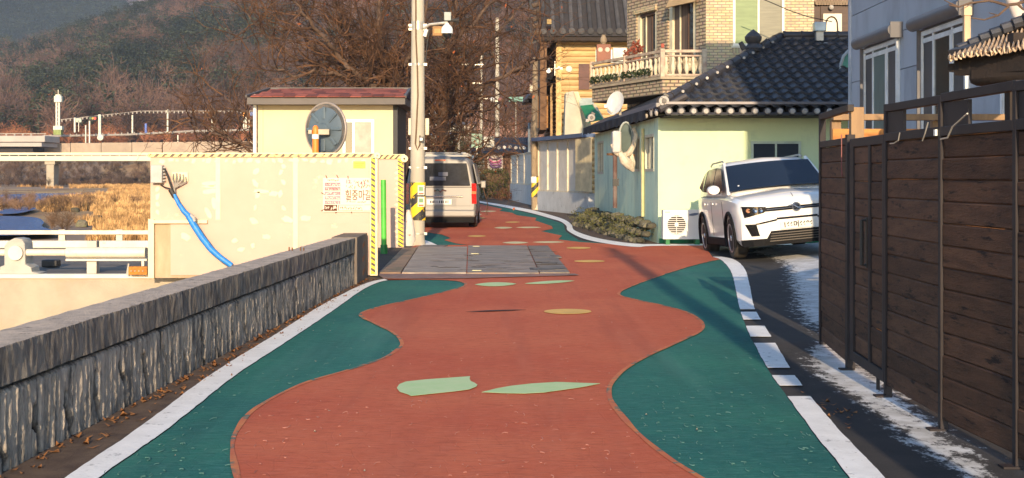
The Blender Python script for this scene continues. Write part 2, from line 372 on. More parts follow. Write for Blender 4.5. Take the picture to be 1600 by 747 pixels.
red_L = smooth_line([(420, 1180), (395, 850), (370, 747), (363, 700), (372, 672), (400, 640), (470, 603), (545, 580), (600, 561), (622, 547), (628, 537), (615, 522), (588, 508), (566, 497), (566, 490), (592, 481), (645, 469), (700, 456), (724, 449), (727, 444), (712, 440), (670, 438), (606, 437.5)])
red_R = smooth_line([(1700, 1180), (1260, 850), (1090, 747), (1040, 715), (995, 678), (962, 640), (952, 620), (955, 602), (975, 580), (1012, 558), (1060, 536), (1090, 522), (1099, 513), (1094, 502), (1075, 490), (1042, 480), (1000, 471), (972, 464), (968, 458), (990, 447), (1040, 429), (1085, 415), (1127, 405.5)])
sheet('road_red_surface', red_L+[(606, 434), (600, 432), (640, 388), (650, 383.5), (1100, 383.5), (1113, 402)]+red_R[::-1], .008, RED, kind='structure')
# far stretch of the road beyond the steel plates
sheet('far_road_green', [(560, 384), (640, 384), (660, 384), (1000, 387), (905, 376), (884, 362), (880, 350), (845, 338), (790, 325), (742, 316.5), (700, 317), (560, 345)], .004, GREEN, kind='structure')
sheet('far_road_red', [(560, 384), (640, 384), (735, 384), (712, 381), (694, 376), (705, 373), (690, 367), (668, 364), (640, 357), (640, 330), (735, 318), (748, 318.5), (768, 323), (785, 327), (780, 330), (800, 333), (808, 337), (838, 341), (836, 345), (862, 354), (864, 358), (845, 362), (878, 369), (872, 375), (905, 379), (950, 382), (1000, 384.2)], .0125, RED, kind='structure')
far_o = smooth_line([(742, 313.5), (790, 321), (832, 329), (868, 339), (884, 345), (893, 352), (898, 361), (925, 371), (960, 378), (1000, 382.5), (1040, 382.5), (1300, 381)])
far_i = smooth_line([(742, 315.5), (786, 324), (828, 333), (860, 342), (876, 347), (885, 354), (888, 362), (912, 374), (950, 382), (996, 387), (1040, 385), (1300, 383.5)])
sheet('far_white_edge_line', far_o+far_i[::-1], .0165, WHITE, kind='structure')
sheet('left_white_edge_line', L_out+L_in[::-1], .0125, WHITE, kind='structure')
sheet('far_left_edge_line', [(663, 376), (672, 379), (690, 387), (700, 390), (672, 390), (655, 383)], .0165, WHITE, kind='structure')
def cutline(y0, y1):
    a = [p for p in R_in if y0 <= p[1] <= y1]; b = [p for p in R_out if y0 <= p[1] <= y1]
    def at(Ln, y):
        for p, q in zip(Ln, Ln[1:]):
            if min(p[1], q[1]) <= y <= max(p[1], q[1]) and p[1] != q[1]: return (p[0]+(q[0]-p[0])*(y-p[1])/(q[1]-p[1]), y)
    return [at(R_in, y1)]+a+[at(R_in, y0)]+[at(R_out, y0)]+b[::-1]+[at(R_out, y1)]
for k, (y0, y1) in enumerate([(622, 1150), (589, 605), (538, 577), (511, 528), (489, 501), (402.2, 485)]):
    sheet('right_edge_line_dash', cutline(y0, y1), .0125, WHITE, kind='structure')
PALE = mat('pale_green_paint', (.42, .60, .28), .7, col2=(.50, .62, .33), scale=6, bump=.2)
CREAM = mat('cream_paint', (.75, .70, .40), .7); YEL = mat('ochre_paint', (.78, .47, .12), .7)
def ell(cx, cy, rx, ry, n=24): return [(cx+rx*math.cos(2*math.pi*k/n), cy+ry*math.sin(2*math.pi*k/n)) for k in range(n)]
def spindle(x0, y0, x1, y1, h, n=12):
    a = []; b = []
    for k in range(n+1):
        t = k/n; w = math.sin(math.pi*t)**.7*h; x = x0+(x1-x0)*t; y = y0+(y1-y0)*t; a.append((x, y-w)); b.append((x, y+w))
    return a+b[-2:0:-1]
sheet('painted_leaf', [(620, 610), (624, 604), (634, 600), (665, 596.5), (700, 594), (735, 591.5), (733, 595), (735, 599), (742, 602), (746, 605), (744, 608), (734, 612), (705, 616), (675, 619), (642, 622.5), (637, 620), (625, 616)], .0165, PALE, kind='structure')
sheet('painted_leaf', [(752, 616.5), (775, 611), (800, 606.5), (830, 603), (870, 600.5), (938, 603), (915, 607.5), (880, 613), (850, 617), (820, 618.5), (785, 618)], .0165, PALE, kind='structure')
sheet('painted_petal', ell(887, 489, 37, 4), .0165, YEL, kind='structure')
sheet('painted_leaf', spindle(742, 446.5, 807, 445.5, 3), .0165, PALE, kind='structure')
sheet('painted_leaf', spindle(820, 445, 898, 440.5, 2), .0165, PALE, kind='structure')
sheet('painted_petal', ell(921, 409.5, 24, 1.7), .0165, YEL, kind='structure')
sheet('painted_petal', ell(904, 388.6, 19, 1.5), .0165, YEL, kind='structure')
for x0, x1, y, h, m in [(785, 826, 380.3, 1.5, CREAM), (832, 882, 379.5, 1.2, CREAM), (730, 760, 370, 1.3, YEL), (772, 801, 356.8, 1.4, CREAM), (806, 846, 356.3, 1.1, CREAM), (789, 813, 348, 1.1, YEL),
                        (742, 758, 341.5, 1., YEL), (742, 753, 335.8, .8, CREAM), (750, 776, 330.8, .9, CREAM), (742, 752, 326, .7, YEL)]:
    sheet('painted_petal', spindle(x0, y, x1, y-.2, h, 8), .0165, m, kind='structure')
# thin dark transverse line near the yellow petal, and the joint strip
sheet('road_crack', [(728, 489.5), (760, 487.3), (800, 486.2), (822, 486), (800, 487.4), (760, 489)], .0165, mat('tar', (.035, .02, .02), .8), kind='structure')
sheet('concrete_joint_strip', [(592, 432.5), (600, 437.8), (720, 437), (830, 434), (905, 432), (898, 429.5), (592, 429.8)], .0205, mat('joint_concrete', (.34, .17, .13), .85, col2=(.2, .15, .14), scale=3, dirt=(.12, .08, .06), dscale=5, bump=.5), kind='structure')
# curled flakes and scuffs in the coating: light crescents a few centimetres long
redpoly = gpoly(red_L+red_R[::-1])
for nm, lb, mt_, isred in (('coating_flakes', 'curled pale flakes in the red road coating', mat('flake_red', (.60, .25, .17), .7, col2=(.42, .14, .09), scale=3), True), ('coating_flakes', 'curled pale flakes in the green road coating', mat('flake_green', (.13, .27, .22), .7, col2=(.07, .18, .14), scale=3), False)):
    V = []; Fc = []; cnt = 0
    while cnt < 230:
        y = 500+(rs.rand()**.6)*280; x = rs.uniform(20, 1400); p = G(x, y); q_ = np.array([p.x]), np.array([p.y])
        if bool(inside(*q_, redpoly)[0]) != isred or not inside(*q_, gpoly([(v[0], v[1]) for v in L_in]+R_in[::-1]))[0]: continue
        cnt += 1; r = rs.uniform(.007, .024); a0 = rs.uniform(0, 6.28); sp = rs.uniform(1.0, 2.8); w = rs.uniform(.0012, .0028); b = len(V); n = 6; st = rs.uniform(.5, 1.1)
        for i in range(n+1):
            a = a0+sp*i/n; ww = w*math.sin(math.pi*(i+.3)/(n+.6)); ca, sa = math.cos(a)*st, math.sin(a)*2.6
            V += [(p.x+ca*(r-ww), p.y+sa*(r-ww), .0115), (p.x+ca*(r+ww), p.y+sa*(r+ww), .0115), (p.x+ca*r, p.y+sa*r, .0115+w*1.6)]
        for i in range(n):
            c = b+3*i; Fc += [(c, c+2, c+5, c+3), (c+2, c+1, c+4, c+5)]
    tag(link(nm, npmesh(nm, np.array(V), np.array(Fc), mt_)), lb, kind='stuff')
# brighter newer orange rim where the red coat overlaps the green
RIMO = mat('orange_rim', (.58, .19, .06), .75, col2=(.46, .11, .05), scale=4, dirt=(.05, .14, .11), dscale=6, dlo=.52, dhi=.6)
for Ln in (red_L[:-6], red_R):
    pts = [Vector((*G(x, y)[:2], .0115)) for x, y in Ln]; mb = MB()
    for i, p in enumerate(pts):
        d = (pts[min(i+1, len(pts)-1)]-pts[max(i-1, 0)]); d.normalize(); n_ = Vector((-d.y, d.x, 0)); w = .016+.008*noise.noise(p*2.5); mb.v += [p-n_*w, p+n_*w]
    for i in range(len(pts)-1): mb.f.append((2*i, 2*i+1, 2*i+3, 2*i+2))
    mb.build('coat_rim', RIMO, kind='structure', fix=False)

# steel plates across the road
PLATE = mat('steel_plate', (.09, .078, .07), .65, col2=(.38, .31, .24), scale=4, stretch=(.45, 3.2, 1), bump=.9, bscale=9, dirt=(.26, .15, .09), dscale=2.2, rand=.25, dlo=.52, dhi=.68)
RUST = mat('rusty_slab', (.33, .21, .13), .8, col2=(.22, .15, .10), scale=3, dirt=(.10, .11, .07), dscale=2, bump=.6)
pl = thing('steel_road_plates', 'worn steel plates laid across the red road between the flood gates', 'road plate', (-.6, 22.5, 0))
def bent(name, quadpx, m, th=.022, lift=.018, nx=14, ny=6, seed=0):
    a, b, c, d = [Vector((*G(x, y)[:2], 0)) for x, y in quadpx]; vs = []; fs = []
    for j in range(ny+1):
        for i in range(nx+1):
            u, v = i/nx, j/ny; p = (a*(1-u)+b*u)*(1-v)+(d*(1-u)+c*u)*v
            e = (u in (0, 1)) or (v in (0, 1)); z = lift+th+(0 if e else .012*noise.noise(Vector((p.x*2.3, p.y*1.2, seed))))
            vs.append(Vector((p.x, p.y, z)))
    n = len(vs)
    for j in range(ny):
        for i in range(nx): q = j*(nx+1)+i; fs.append((q, q+1, q+nx+2, q+nx+1))
    rim = [i for i in range(nx+1)]+[(j+1)*(nx+1)-1 for j in range(1, ny+1)]+[ny*(nx+1)+i for i in range(nx-1, -1, -1)]+[j*(nx+1) for j in range(ny-1, 0, -1)]
    vs += [vs[i]-Vector((0, 0, th+.006)) for i in rim]
    for k in range(len(rim)): k2 = (k+1) % len(rim); fs.append((rim[k], n+k, n+k2, rim[k2]))
    MB().add(vs, fs).build(name, m, pl)
bent('rusty_slab', [(592, 429.5), (626, 429.5), (652, 389.5), (630, 389.5)], RUST, .02, .016)
bent('plate', [(628, 430), (728.5, 430), (730, 388.5), (654, 388.5)], PLATE, seed=1)
bent('plate', [(730, 430.3), (842, 430.3), (823, 386.5), (731.5, 386.5)], PLATE, seed=2)
bent('plate', [(843.5, 429), (890, 429), (856, 386.5), (824.5, 386.5)], PLATE, .018, seed=3)
bent('plate', [(650, 388), (690, 388), (700, 385), (662, 385)], PLATE, .012, seed=4)
# buckled creases and the loose end blocks of the worn plates
CRE = mat('plate_crease', (.030, .026, .025), .9, col2=(.07, .058, .05), scale=9)
for k in range(34):
    y0 = 390+39*rs.rand()**.8; x0 = rs.uniform(655, 840); w = rs.uniform(12, 55); mb = MB(); pts = []
    for i in range(6):
        u = i/5; p = G(x0+w*u, y0+rs.uniform(-.25, .25)); pts.append(Vector((p.x, p.y, .037+.003*math.sin(u*3.1))))
    mb.tube(pts, [.002]+[rs.uniform(.004, .008) for _ in range(4)]+[.002], 5); mb.build('crease', CRE, pl, smooth=True)
for (x, y, w, h) in [(850, 425, .30, .34), (872, 424, .26, .30), (858, 415, .24, .3), (838, 424.5, .20, .36), (846, 404, .22, .5), (868, 404, .16, .4)]:
    p = G(x, y); MB().cbox((p.x, p.y, .034), (w, h*1.4, .018), (rs.uniform(-.01, .01), rs.uniform(-.015, .015), rs.uniform(-.1, .1))).build('loose_block', mat('block_grey', (.20, .175, .15), .8, col2=(.09, .08, .075), scale=5, rand=.4, bump=.5), pl, bevel=.006)
for (x, y) in [(745, 428.2), (742, 401), (744, 389)]:
    p = G(x, y); MB().cbox((p.x, p.y, .052), (.13, .05, .008)).build('white_mark', CREAM, pl)

# bridge deck to the left between the gates, and the river land beyond
CONC = mat('pale_concrete', (.40, .345, .26), .85, col2=(.34, .29, .22), scale=2, dirt=(.35, .29, .2), dscale=1.5, bump=.3)
B(-30, -2.625, 19.3, 26.4, -1.6, -.02).build('road_bridge', CONC, kind='structure')
B(-30, -2.625, 19.36, 26.3, -.021, .003).build('bridge_road_surface', mat('old_asphalt', (.17, .15, .135), .9, col2=(.12, .11, .10), scale=1.5, bump=.4, dirt=(.24, .2, .15), dscale=1.2), kind='structure')
tx = axis([(-1500, -420, 60), (-420, -60, 12), (-60, -2.5, .8), (-2.5, 420, 18), (420, 1500, 120)]); ty = axis([(-12, 19, 3), (19, 60, 1.0), (60, 240, 4), (240, 860, 10), (860, 3400, 90)])
TX, TY = np.meshgrid(tx, ty)
def fbm(x, y, s, o=4):
    x = np.asarray(x, float); out = np.zeros(x.shape); a = 1.0; it = np.nditer([x, np.asarray(y, float), out], op_flags=[['readonly'], ['readonly'], ['writeonly']])
    for px, py, oo in it:
        oo[...] = noise.fractal(Vector((float(px)*s, float(py)*s, 0.37)), 1.0, 2.0, o)
    return out
N1 = fbm(TX, TY, .012, 5); N2 = fbm(TX, TY, .07, 3)
def terrain(X, Y, n1, n2):
    river = -.62+.05*n2+.4*sm(90, 200, Y)+np.where(Y < 19.3, -1.0, 0)
    right = sm(-7.0, -5.2, X)*sm(20, 26.6, Y)
    z = river*(1-right)+(-.05)*right
    z += 5.2*sm(208, 247, Y)+2.0*sm(250, 262, Y)       # bank up to the far road
    t = np.clip((Y-268)/470, 0, 1); S = np.clip(.335*(X*690/np.maximum(Y, 1)+470)-15, -30, 190)
    z += (S*(t**1.15))*(1+.05*n1)+6*n1*t*sm(0, .3, t)
    back = sm(745, 1100, Y); z -= back*S*.9
    # blue ridge behind, left of the near hill, and a farther pink one
    u = X/np.maximum(Y, 1)
    r1 = np.clip((-.318-u)*3200, -60, 250)*np.exp(-((Y-1500)/260.)**2)
    z += np.where(Y > 900, np.maximum(0, 232+r1*1.2+25*n1)*np.exp(-((Y-1500)/260.)**2), 0)
    z += np.where(Y > 1900, (455+50*n1)*np.exp(-((Y-2800)/380.)**2), 0)
    return z
TZ = terrain(TX, TY, N1, N2)
# keep the terrain below the detailed ground sheet
TZ = np.where((TX > -2.6) & (TY < 199), np.minimum(TZ, -.12), TZ)
ny, nx = TX.shape; idx = np.arange(nx*ny).reshape(ny, nx); Fq = np.stack([idx[:-1, :-1], idx[:-1, 1:], idx[1:, 1:], idx[1:, :-1]], -1).reshape(-1, 4)
def terr_mat():
    m = bpy.data.materials.new('river_land'); m.use_nodes = True; t = m.node_tree; L = t.links.new; b = t.nodes['Principled BSDF']
    tc = nd(t, 'ShaderNodeTexCoord'); sp = nd(t, 'ShaderNodeSeparateXYZ'); L(tc.outputs['Object'], sp.inputs[0])
    def ns(sc, d=6, r=0.6, st=(1, 1, 1)):
        mp = nd(t, 'ShaderNodeMapping'); mp.inputs['Scale'].default_value = st; L(tc.outputs['Object'], mp.inputs[0])
        n = nd(t, 'ShaderNodeTexNoise', Scale=sc, Detail=d, Roughness=r); L(mp.outputs[0], n.inputs['Vector']); return n.outputs[0]
    def mr(s, a, b_): n = nd(t, 'ShaderNodeMapRange'); L(s, n.inputs[0]); n.inputs[1].default_value = a; n.inputs[2].default_value = b_; return n.outputs[0]
    def mix(f, a, b_):
        n = nd(t, 'ShaderNodeMix', data_type='RGBA'); L(f, n.inputs[0])
        for i, q in ((6, a), (7, b_)):
            if isinstance(q, tuple): n.inputs[i].default_value = (*q, 1)
            else: L(q, n.inputs[i])
        return n.outputs[2]
    straw = mix(mr(ns(.25, 6, .7, (1, .25, 1)), .4, .6), (.50, .33, .16), (.24, .145, .08))
    mud = mix(mr(ns(.06, 5, .6, (1, .3, 1)), .45, .55), straw, (.30, .22, .16))
    hill = mix(mr(ns(.03, 6), .42, .58), (.10, .055, .04), (.20, .095, .05))
    hill = mix(mr(ns(.3, 6), .5, .7), hill, (.045, .05, .032))
    fr = mix(mr(ns(.012, 6), .42, .6), (.035, .055, .045), (.12, .08, .065)); c = mix(mr(sp.outputs['Y'], 228, 248), mud, hill); c = mix(mr(sp.outputs['Y'], 1000, 1100), c, fr); L(c, b.inputs['Base Color']); b.inputs['Roughness'].default_value = .95
    b.inputs['Specular IOR Level'].default_value = .1
    return m
me = npmesh('river_land_and_hills', np.stack([TX.ravel(), TY.ravel(), TZ.ravel()], 1), Fq, terr_mat()); me.shade_smooth(); tag(link('hills', me), kind='structure')
WATER = bpy.data.materials.new('water'); WATER.use_nodes = True; t = WATER.node_tree; b = t.nodes['Principled BSDF']
b.inputs['Base Color'].default_value = (.010, .075, .26, 1); b.inputs['Roughness'].default_value = .25; b.inputs['Specular IOR Level'].default_value = .25
tc = nd(t, 'ShaderNodeTexCoord'); n = nd(t, 'ShaderNodeTexNoise', Scale=1.2, Detail=4.0); bp = nd(t, 'ShaderNodeBump', Strength=.6, Distance=.25)
t.links.new(tc.outputs['Object'], n.inputs['Vector']); t.links.new(n.outputs[0], bp.inputs['Height']); t.links.new(bp.outputs[0], b.inputs['Normal'])
WZ = -.44
def wpoly(pts, name):
    v = []
    for x, y in smooth_line(pts+[pts[0]], 4)[:-1]:
        p = G(x, y, WZ); k = 1+.10*noise.noise(Vector((p.x*.5, p.y*.2, 0))); v.append(Vector((p.x, p.y*1, WZ)))
    me = MB().poly(v).mesh(name, WATER); bm = bmesh.new(); bm.from_mesh(me); bmesh.ops.triangulate(bm, faces=bm.faces); bm.normal_update()
    for f in bm.faces:
        if f.normal.z < 0: f.normal_flip()
    bm.to_mesh(me); bm.free(); tag(link(name, me), kind='structure')
wpoly([(-160, 336), (-20, 337), (50, 339), (68, 346), (66, 354), (78, 366), (-160, 366)], 'river_water')
wpoly([(-60, 302), (0, 304), (70, 301), (120, 298), (170, 300), (150, 305), (90, 308), (60, 315), (10, 320), (-60, 322)], 'river_water')
wpoly([(112, 290.5), (150, 287.5), (205, 287.5), (232, 289), (190, 292), (140, 293.5)], 'river_water')
wpoly([(0, 328), (40, 324), (56, 326), (30, 333), (0, 334)], 'river_water')

# ================================================================ LEFT: parapet wall, flood gate leaves, rails
WALLC = mat('weathered_concrete', (.27, .24, .20), .92, col2=(.11, .10, .09), scale=9, stretch=(1, 1, .45), dirt=(.03, .03, .03), dscale=5, dlo=.55, dhi=.7, bump=.8, bscale=45)
WALLTOP = mat('wall_top_concrete', (.56, .45, .35), .9, col2=(.38, .31, .25), scale=6, dirt=(.07, .06, .05), dscale=14, dlo=.58, dhi=.68, bump=.7, bscale=70)
RIBC = mat('ribbed_concrete', (.46, .40, .33), .92, col2=(.20, .185, .16), scale=14, stretch=(1, 1, .22), dirt=(.07, .07, .068), dscale=7, dlo=.52, dhi=.66, bump=.9, bscale=60)
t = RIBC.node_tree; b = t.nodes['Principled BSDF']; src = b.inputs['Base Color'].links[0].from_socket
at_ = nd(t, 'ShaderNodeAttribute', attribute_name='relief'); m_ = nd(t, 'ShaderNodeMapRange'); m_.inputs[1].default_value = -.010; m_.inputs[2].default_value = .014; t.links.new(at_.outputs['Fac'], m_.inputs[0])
x_ = nd(t, 'ShaderNodeMix', data_type='RGBA'); x_.inputs[6].default_value = (.016, .016, .017, 1); t.links.new(m_.outputs[0], x_.inputs[0]); t.links.new(src, x_.inputs[7]); t.links.new(x_.outputs[2], b.inputs['Base Color'])  # shade in the hollows between ribs put into the colour, ridges left pale
wall = thing('parapet_wall', 'low weathered concrete parapet wall with ribbed side along the left road edge', 'wall', (-2.3, 10, 0))
def wx(Y): return -2.605+.032*Y
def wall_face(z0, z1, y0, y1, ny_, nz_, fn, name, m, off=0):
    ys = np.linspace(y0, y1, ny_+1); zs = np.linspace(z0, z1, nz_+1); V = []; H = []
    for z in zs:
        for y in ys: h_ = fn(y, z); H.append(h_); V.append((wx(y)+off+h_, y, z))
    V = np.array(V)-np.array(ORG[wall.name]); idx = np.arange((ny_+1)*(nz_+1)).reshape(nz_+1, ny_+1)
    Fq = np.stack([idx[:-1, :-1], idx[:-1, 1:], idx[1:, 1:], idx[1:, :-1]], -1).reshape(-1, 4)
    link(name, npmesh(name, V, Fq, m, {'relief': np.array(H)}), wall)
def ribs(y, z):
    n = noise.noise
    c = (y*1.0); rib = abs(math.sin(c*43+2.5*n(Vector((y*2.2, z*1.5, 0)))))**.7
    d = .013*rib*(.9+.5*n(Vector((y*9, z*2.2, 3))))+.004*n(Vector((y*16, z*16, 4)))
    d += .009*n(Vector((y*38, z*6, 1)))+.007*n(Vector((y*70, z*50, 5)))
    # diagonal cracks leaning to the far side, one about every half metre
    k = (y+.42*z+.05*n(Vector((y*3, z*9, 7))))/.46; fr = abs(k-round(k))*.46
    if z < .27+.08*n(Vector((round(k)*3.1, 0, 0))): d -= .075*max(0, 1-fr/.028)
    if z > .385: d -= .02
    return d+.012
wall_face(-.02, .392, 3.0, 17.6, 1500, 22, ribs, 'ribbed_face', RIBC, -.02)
def capn(y, z): n = noise.noise; return .010*n(Vector((y*4, z*6, 0)))+.012*abs(n(Vector((y*14, z*4, 2))))-(.018 if z > .59 else 0)*abs(n(Vector((y*20, 0, 9))))*2-.03*max(0, n(Vector((y*2.2, 4, 4)))-.45)
wall_face(.414, .600, 3.0, 17.6, 900, 8, capn, 'cap_face', WALLC, .012)
ys = np.linspace(3, 17.6, 500); V = []; nw = 6
for j in range(nw+1):
    for y in ys: V.append((wx(y)+.012-.30*j/nw+(capn(y, .6) if j == 0 else 0), y, .600+.006*noise.noise(Vector((y*5, j, 0)))+(0 if 0 < j < nw else -.004)))
V = np.array(V)-np.array(ORG[wall.name]); idx = np.arange(len(V)).reshape(nw+1, 500)
link('cap_top', npmesh('cap_top', V, np.stack([idx[:-1, :-1], idx[:-1, 1:], idx[1:, 1:], idx[1:, :-1]], -1).reshape(-1, 4), WALLTOP), wall)
mb = MB(); a, b_ = wx(3.), wx(17.6)
mb.add([(a-.29, 3, -1.7), (a-.04, 3, -1.7), (a-.04, 3, .585), (a-.29, 3, .585), (b_-.29, 17.6, -1.7), (b_-.04, 17.6, -1.7), (b_-.04, 17.6, .585), (b_-.29, 17.6, .585)],
       [(0, 1, 2, 3), (7, 6, 5, 4), (0, 4, 5, 1), (1, 5, 6, 2), (2, 6, 7, 3), (3, 7, 4, 0)])
mb.build('core', WALLC, wall)
ENDM = mat('end_post_concrete', (.20, .165, .135), .9, col2=(.13, .11, .095), scale=4, bump=.5)
B(wx(18)-.30, wx(18)+.03, 17.62, 18.86, -.02, .612).build('end_pier', ENDM, wall, bevel=.008)
FADED = mat('faded_orange', (.30, .13, .06), .9)
for z in (.12, .30, .48):
    MB().poly([(wx(18)+.032, 18.28, z-.05), (wx(18)+.032, 18.50, z-.02), (wx(18)+.032, 18.50, z+.04), (wx(18)+.032, 18.28, z+.01)], .003, (1, 0, 0)).build('faded_stripe', FADED, wall)
for (x, y) in [(443, 373), (461, 369)]:
    D = 14.6; p = P(x, y, D); MB().cbox((p.x+.06, D, .615), (.012, .02, .05)).cbox((p.x+.09, D+.02, .612), (.012, .02, .04)).build('rusty_stub', mat('rust', (.18, .09, .04), .9), wall)

# leaf litter along both edges: curled brown leaves
def litter(name, label, n, pos, cols, size=(.015, .04)):
    V = []; Fc = []
    for k in range(n):
        x, y, z = pos(); s = rs.uniform(*size); a = rs.uniform(0, 6.28); c, q = math.cos(a), math.sin(a); w = s*rs.uniform(.35, .6); b = len(V)
        h = rs.uniform(.2, .8)*s
        for u, v, hh in ((-s, 0, h), (0, w, 0), (0, -w, 0), (s, 0, h*.9), (0, 0, -.002)): V.append((x+u*c-v*q, y+u*q+v*c, z+.004+max(0, hh)))
        Fc += [(b, b+2, b+4), (b, b+4, b+1), (b+4, b+2, b+3), (b+4, b+3, b+1)]
    return tag(link(name, npmesh(name, np.array(V), np.array(Fc), cols)), label, kind='stuff')
LEAFM = mat('dry_leaf', (.40, .17, .05), .8, col2=(.18, .075, .03), scale=1.2)
def lpos():
    Y = 6+12.5*rs.rand()**.9; cl = noise.noise(Vector((Y*.9, 2.2, 0))); w = .28 if rs.rand() < .6+cl else .15
    return wx(Y)+.03+abs(rs.normal(0, .10)), Y, 0
litter('leaf_litter', 'dry brown leaves gathered in the gutter at the foot of the parapet wall', 420, lpos, LEAFM)
def lpos2(): a = rs.rand(); Y = 8.2+rs.normal(0, .28); return 1.93+.14*(Y-8.2)+rs.normal(0, .06), Y, 0
litter('leaf_litter', 'few dry leaves on the black verge before the wooden fence', 22, lpos2, LEAFM, (.012, .03))
def lpos3(): Y = rs.uniform(6, 20); return rs.uniform(-1.8, 1.6), Y, .012
litter('leaf_litter', 'tiny bits of leaf and grit on the painted road', 46, lpos3, mat('grit', (.5, .42, .3), .8), (.006, .014))

# flood gate leaves
GATE = mat('gate_cream', (.47, .325, .25), .55, col2=(.50, .355, .28), scale=1.6, dirt=(.68, .58, .34), dscale=2.4, dlo=.62, dhi=.66, bump=.12, bscale=6)
GATEB = mat('gate_stained', (.28, .17, .08), .6, col2=(.46, .34, .21), scale=2.4, stretch=(1, 1, .25), bump=.2)
SEAM = mat('gate_seam', (.72, .63, .38), .5, col2=(.68, .57, .34), scale=8)
HAZX = stripes('hazard_stripes', (.85, .62, .22), (.10, .07, .05), .11, .55, -1.0)
HAZV = stripes('hazard_stripes_upright', (.90, .66, .03), (.07, .06, .05), .125, .5, 1.6, 'x', 'z')
ORG0 = Vector()
D1 = 19.0; X0, X1 = XD(235, D1), XD(590, D1); ZT = ZD(240, D1)
gate = thing('flood_gate', 'long cream steel flood gate leaf with hazard striped top and blue hose', 'flood gate', (X1, D1, 0))
B(X0, X1, D1, D1+.10, .90-.16, ZT-.05).build('panel', GATE, gate)
B(X0+.28, X1-.004, D1+.002, D1+.10, .02, .74).build('lower_panel', GATE, gate)
B(X0+.02, X0+.28+.5, D1+.015, D1+.09, -.02, .738).build('stained_recess', GATEB, gate)
B(X0-.03, X1+.02, D1-.022, D1+.13, ZT-.052, ZT+.012).build('top_flange', SEAM, gate, bevel=.006)
for mbx in [B(X0-.025, X1+.015, D1-.026, D1-.0225, ZT-.045, ZT-.004)]:
    mbx.build('hazard_band', HAZX, gate)
B(X1-.10, X1+.005, D1-.05, D1-.003, .015, ZT-.054).build('edge_post', SEAM, gate, bevel=.004)
B(X1-.085, X1-.03, D1-.054, D1-.0505, .04, ZT-.06).build('hazard_band', HAZV, gate)
B(X0-.02, X0+.06, D1-.045, D1-.003, -.02, .80).build('edge_post', SEAM, gate)
B(X0+.03, X0+.80, D1-.05, D1-.003, .74, .79).build('ledge', SEAM, gate, bevel=.004)
for x in (341, 462): B(XD(x, D1)-.035, XD(x, D1)+.03, D1-.006, D1-.0015, .79 if x == 341 else .02, ZT-.054).build('seam', SEAM, gate)
# touched up paint spots, a few mm proud
mb = MB()
spots = [(328, 287, 13, 4), (328, 299, 12, 4), (330, 292, 14, 2), (335, 318, 5, 8), (325, 332, 4, 9), (408, 299, 14, 3), (427, 302, 8, 4), (438, 303, 4, 6), (396, 345, 6, 6), (449, 343, 8, 5), (477, 341, 8, 4), (416, 370, 6, 4), (367, 376, 5, 4), (377, 390, 5, 4),
         (400, 268, 4, 5), (399, 287, 4, 6), (403, 305, 4, 5), (399, 324, 2, 5), (439, 269, 3, 4), (443, 260, 3, 4), (443, 285, 3, 5), (443, 325, 3, 4), (246, 295, 3, 4), (246, 307, 3, 5), (246, 319, 3, 4), (246, 332, 3, 4), (290, 370, 7, 6), (395, 384, 3, 4)]
for i in range(26): spots.append((252+i*12.6+rs.uniform(-3, 3), 251+rs.uniform(-1, 2), rs.uniform(2.5, 5), rs.uniform(2, 4.5)))
for (x, y, rx, ry) in spots:
    p = P(x, y, D1); n = 11; tl = rs.uniform(-.5, .5); pts = []
    for k in range(n):
        a = 2*math.pi*k/n; r_ = 1+rs.uniform(-.25, .25); u = rx*math.cos(a)*r_; v = ry*math.sin(a)*r_
        pts.append((p.x+(u+v*tl)*D1/F, D1-.003, p.z+v*D1/F))
    mb.poly(pts, .0025, (0, 1, 0))
mb.build('paint_spots', SEAM, gate, kind='stuff')
GREYP = mat('grey_plastic', (.42, .42, .40), .5)
jb = B(XD(239, D1), XD(257, D1), D1-.13, D1-.003, ZD(286, D1), ZD(258, D1)).build('junction_box', GREYP, gate, bevel=.01)
for k in range(5): MB().tube([(XD(257, D1), D1-.07, ZD(262+k*5, D1)), (XD(260, D1), D1-.07, ZD(262+k*5, D1))], .012, 6).build('cable_gland', GREYP, jb)
B(XD(269, D1), XD(294, D1), D1-.02, D1-.003, ZD(284, D1), ZD(269, D1)).build('cable_plate', SEAM, gate, bevel=.003)
CAB = mat('black_cable', (.03, .028, .026), .6); GCAB = mat('grey_cable', (.30, .27, .23), .6)
for k, (x, y) in enumerate([(271, 272), (276, 271), (281, 272), (286, 273), (290, 277)]):
    pts = [P(x, y, D1-.03), P(x-1+k*.4, y+7, D1-.07), P(273, 291+k*.6, D1-.07), P(270+k*.8, 300, D1-.06), P(273, 306, D1-.06)]
    MB().tube(pts, .011, 6).build('cable', GCAB, gate, smooth=True)
MB().tube([P(257, 264, D1-.06), P(262, 275, D1-.09), P(267, 290, D1-.09), P(272, 304, D1-.08), P(275, 310, D1-.07)], .016, 6).build('cable', CAB, gate, smooth=True)
MB().tube([P(251, 289, D1-.03), P(258, 293, D1-.06), P(266, 295, D1-.07)], .011, 6).build('cable', CAB, gate, smooth=True)
MB().tube([P(266, 296, D1-.08), P(273, 308, D1-.08)], .035, 8).build('tape_wrap', CAB, gate, smooth=True)
BLUE = mat('blue_hose', (.012, .17, .58), .45, col2=(.02, .24, .65), scale=12, bump=.5, bscale=20)
h1 = [P(272, 304, D1-.09), P(279, 318, D1-.10), P(287, 330, D1-.11), P(299, 341, D1-.11)]
MB().tube(h1, [.024, .030, .036, .042], 10).build('blue_hose', BLUE, gate, smooth=True)
h2 = [P(294, 337, D1-.13), P(303, 352, D1-.14), P(316, 372, D1-.16), P(330, 390, D1-.18), P(345, 403, D1-.2), P(362, 415, D1-.2)]
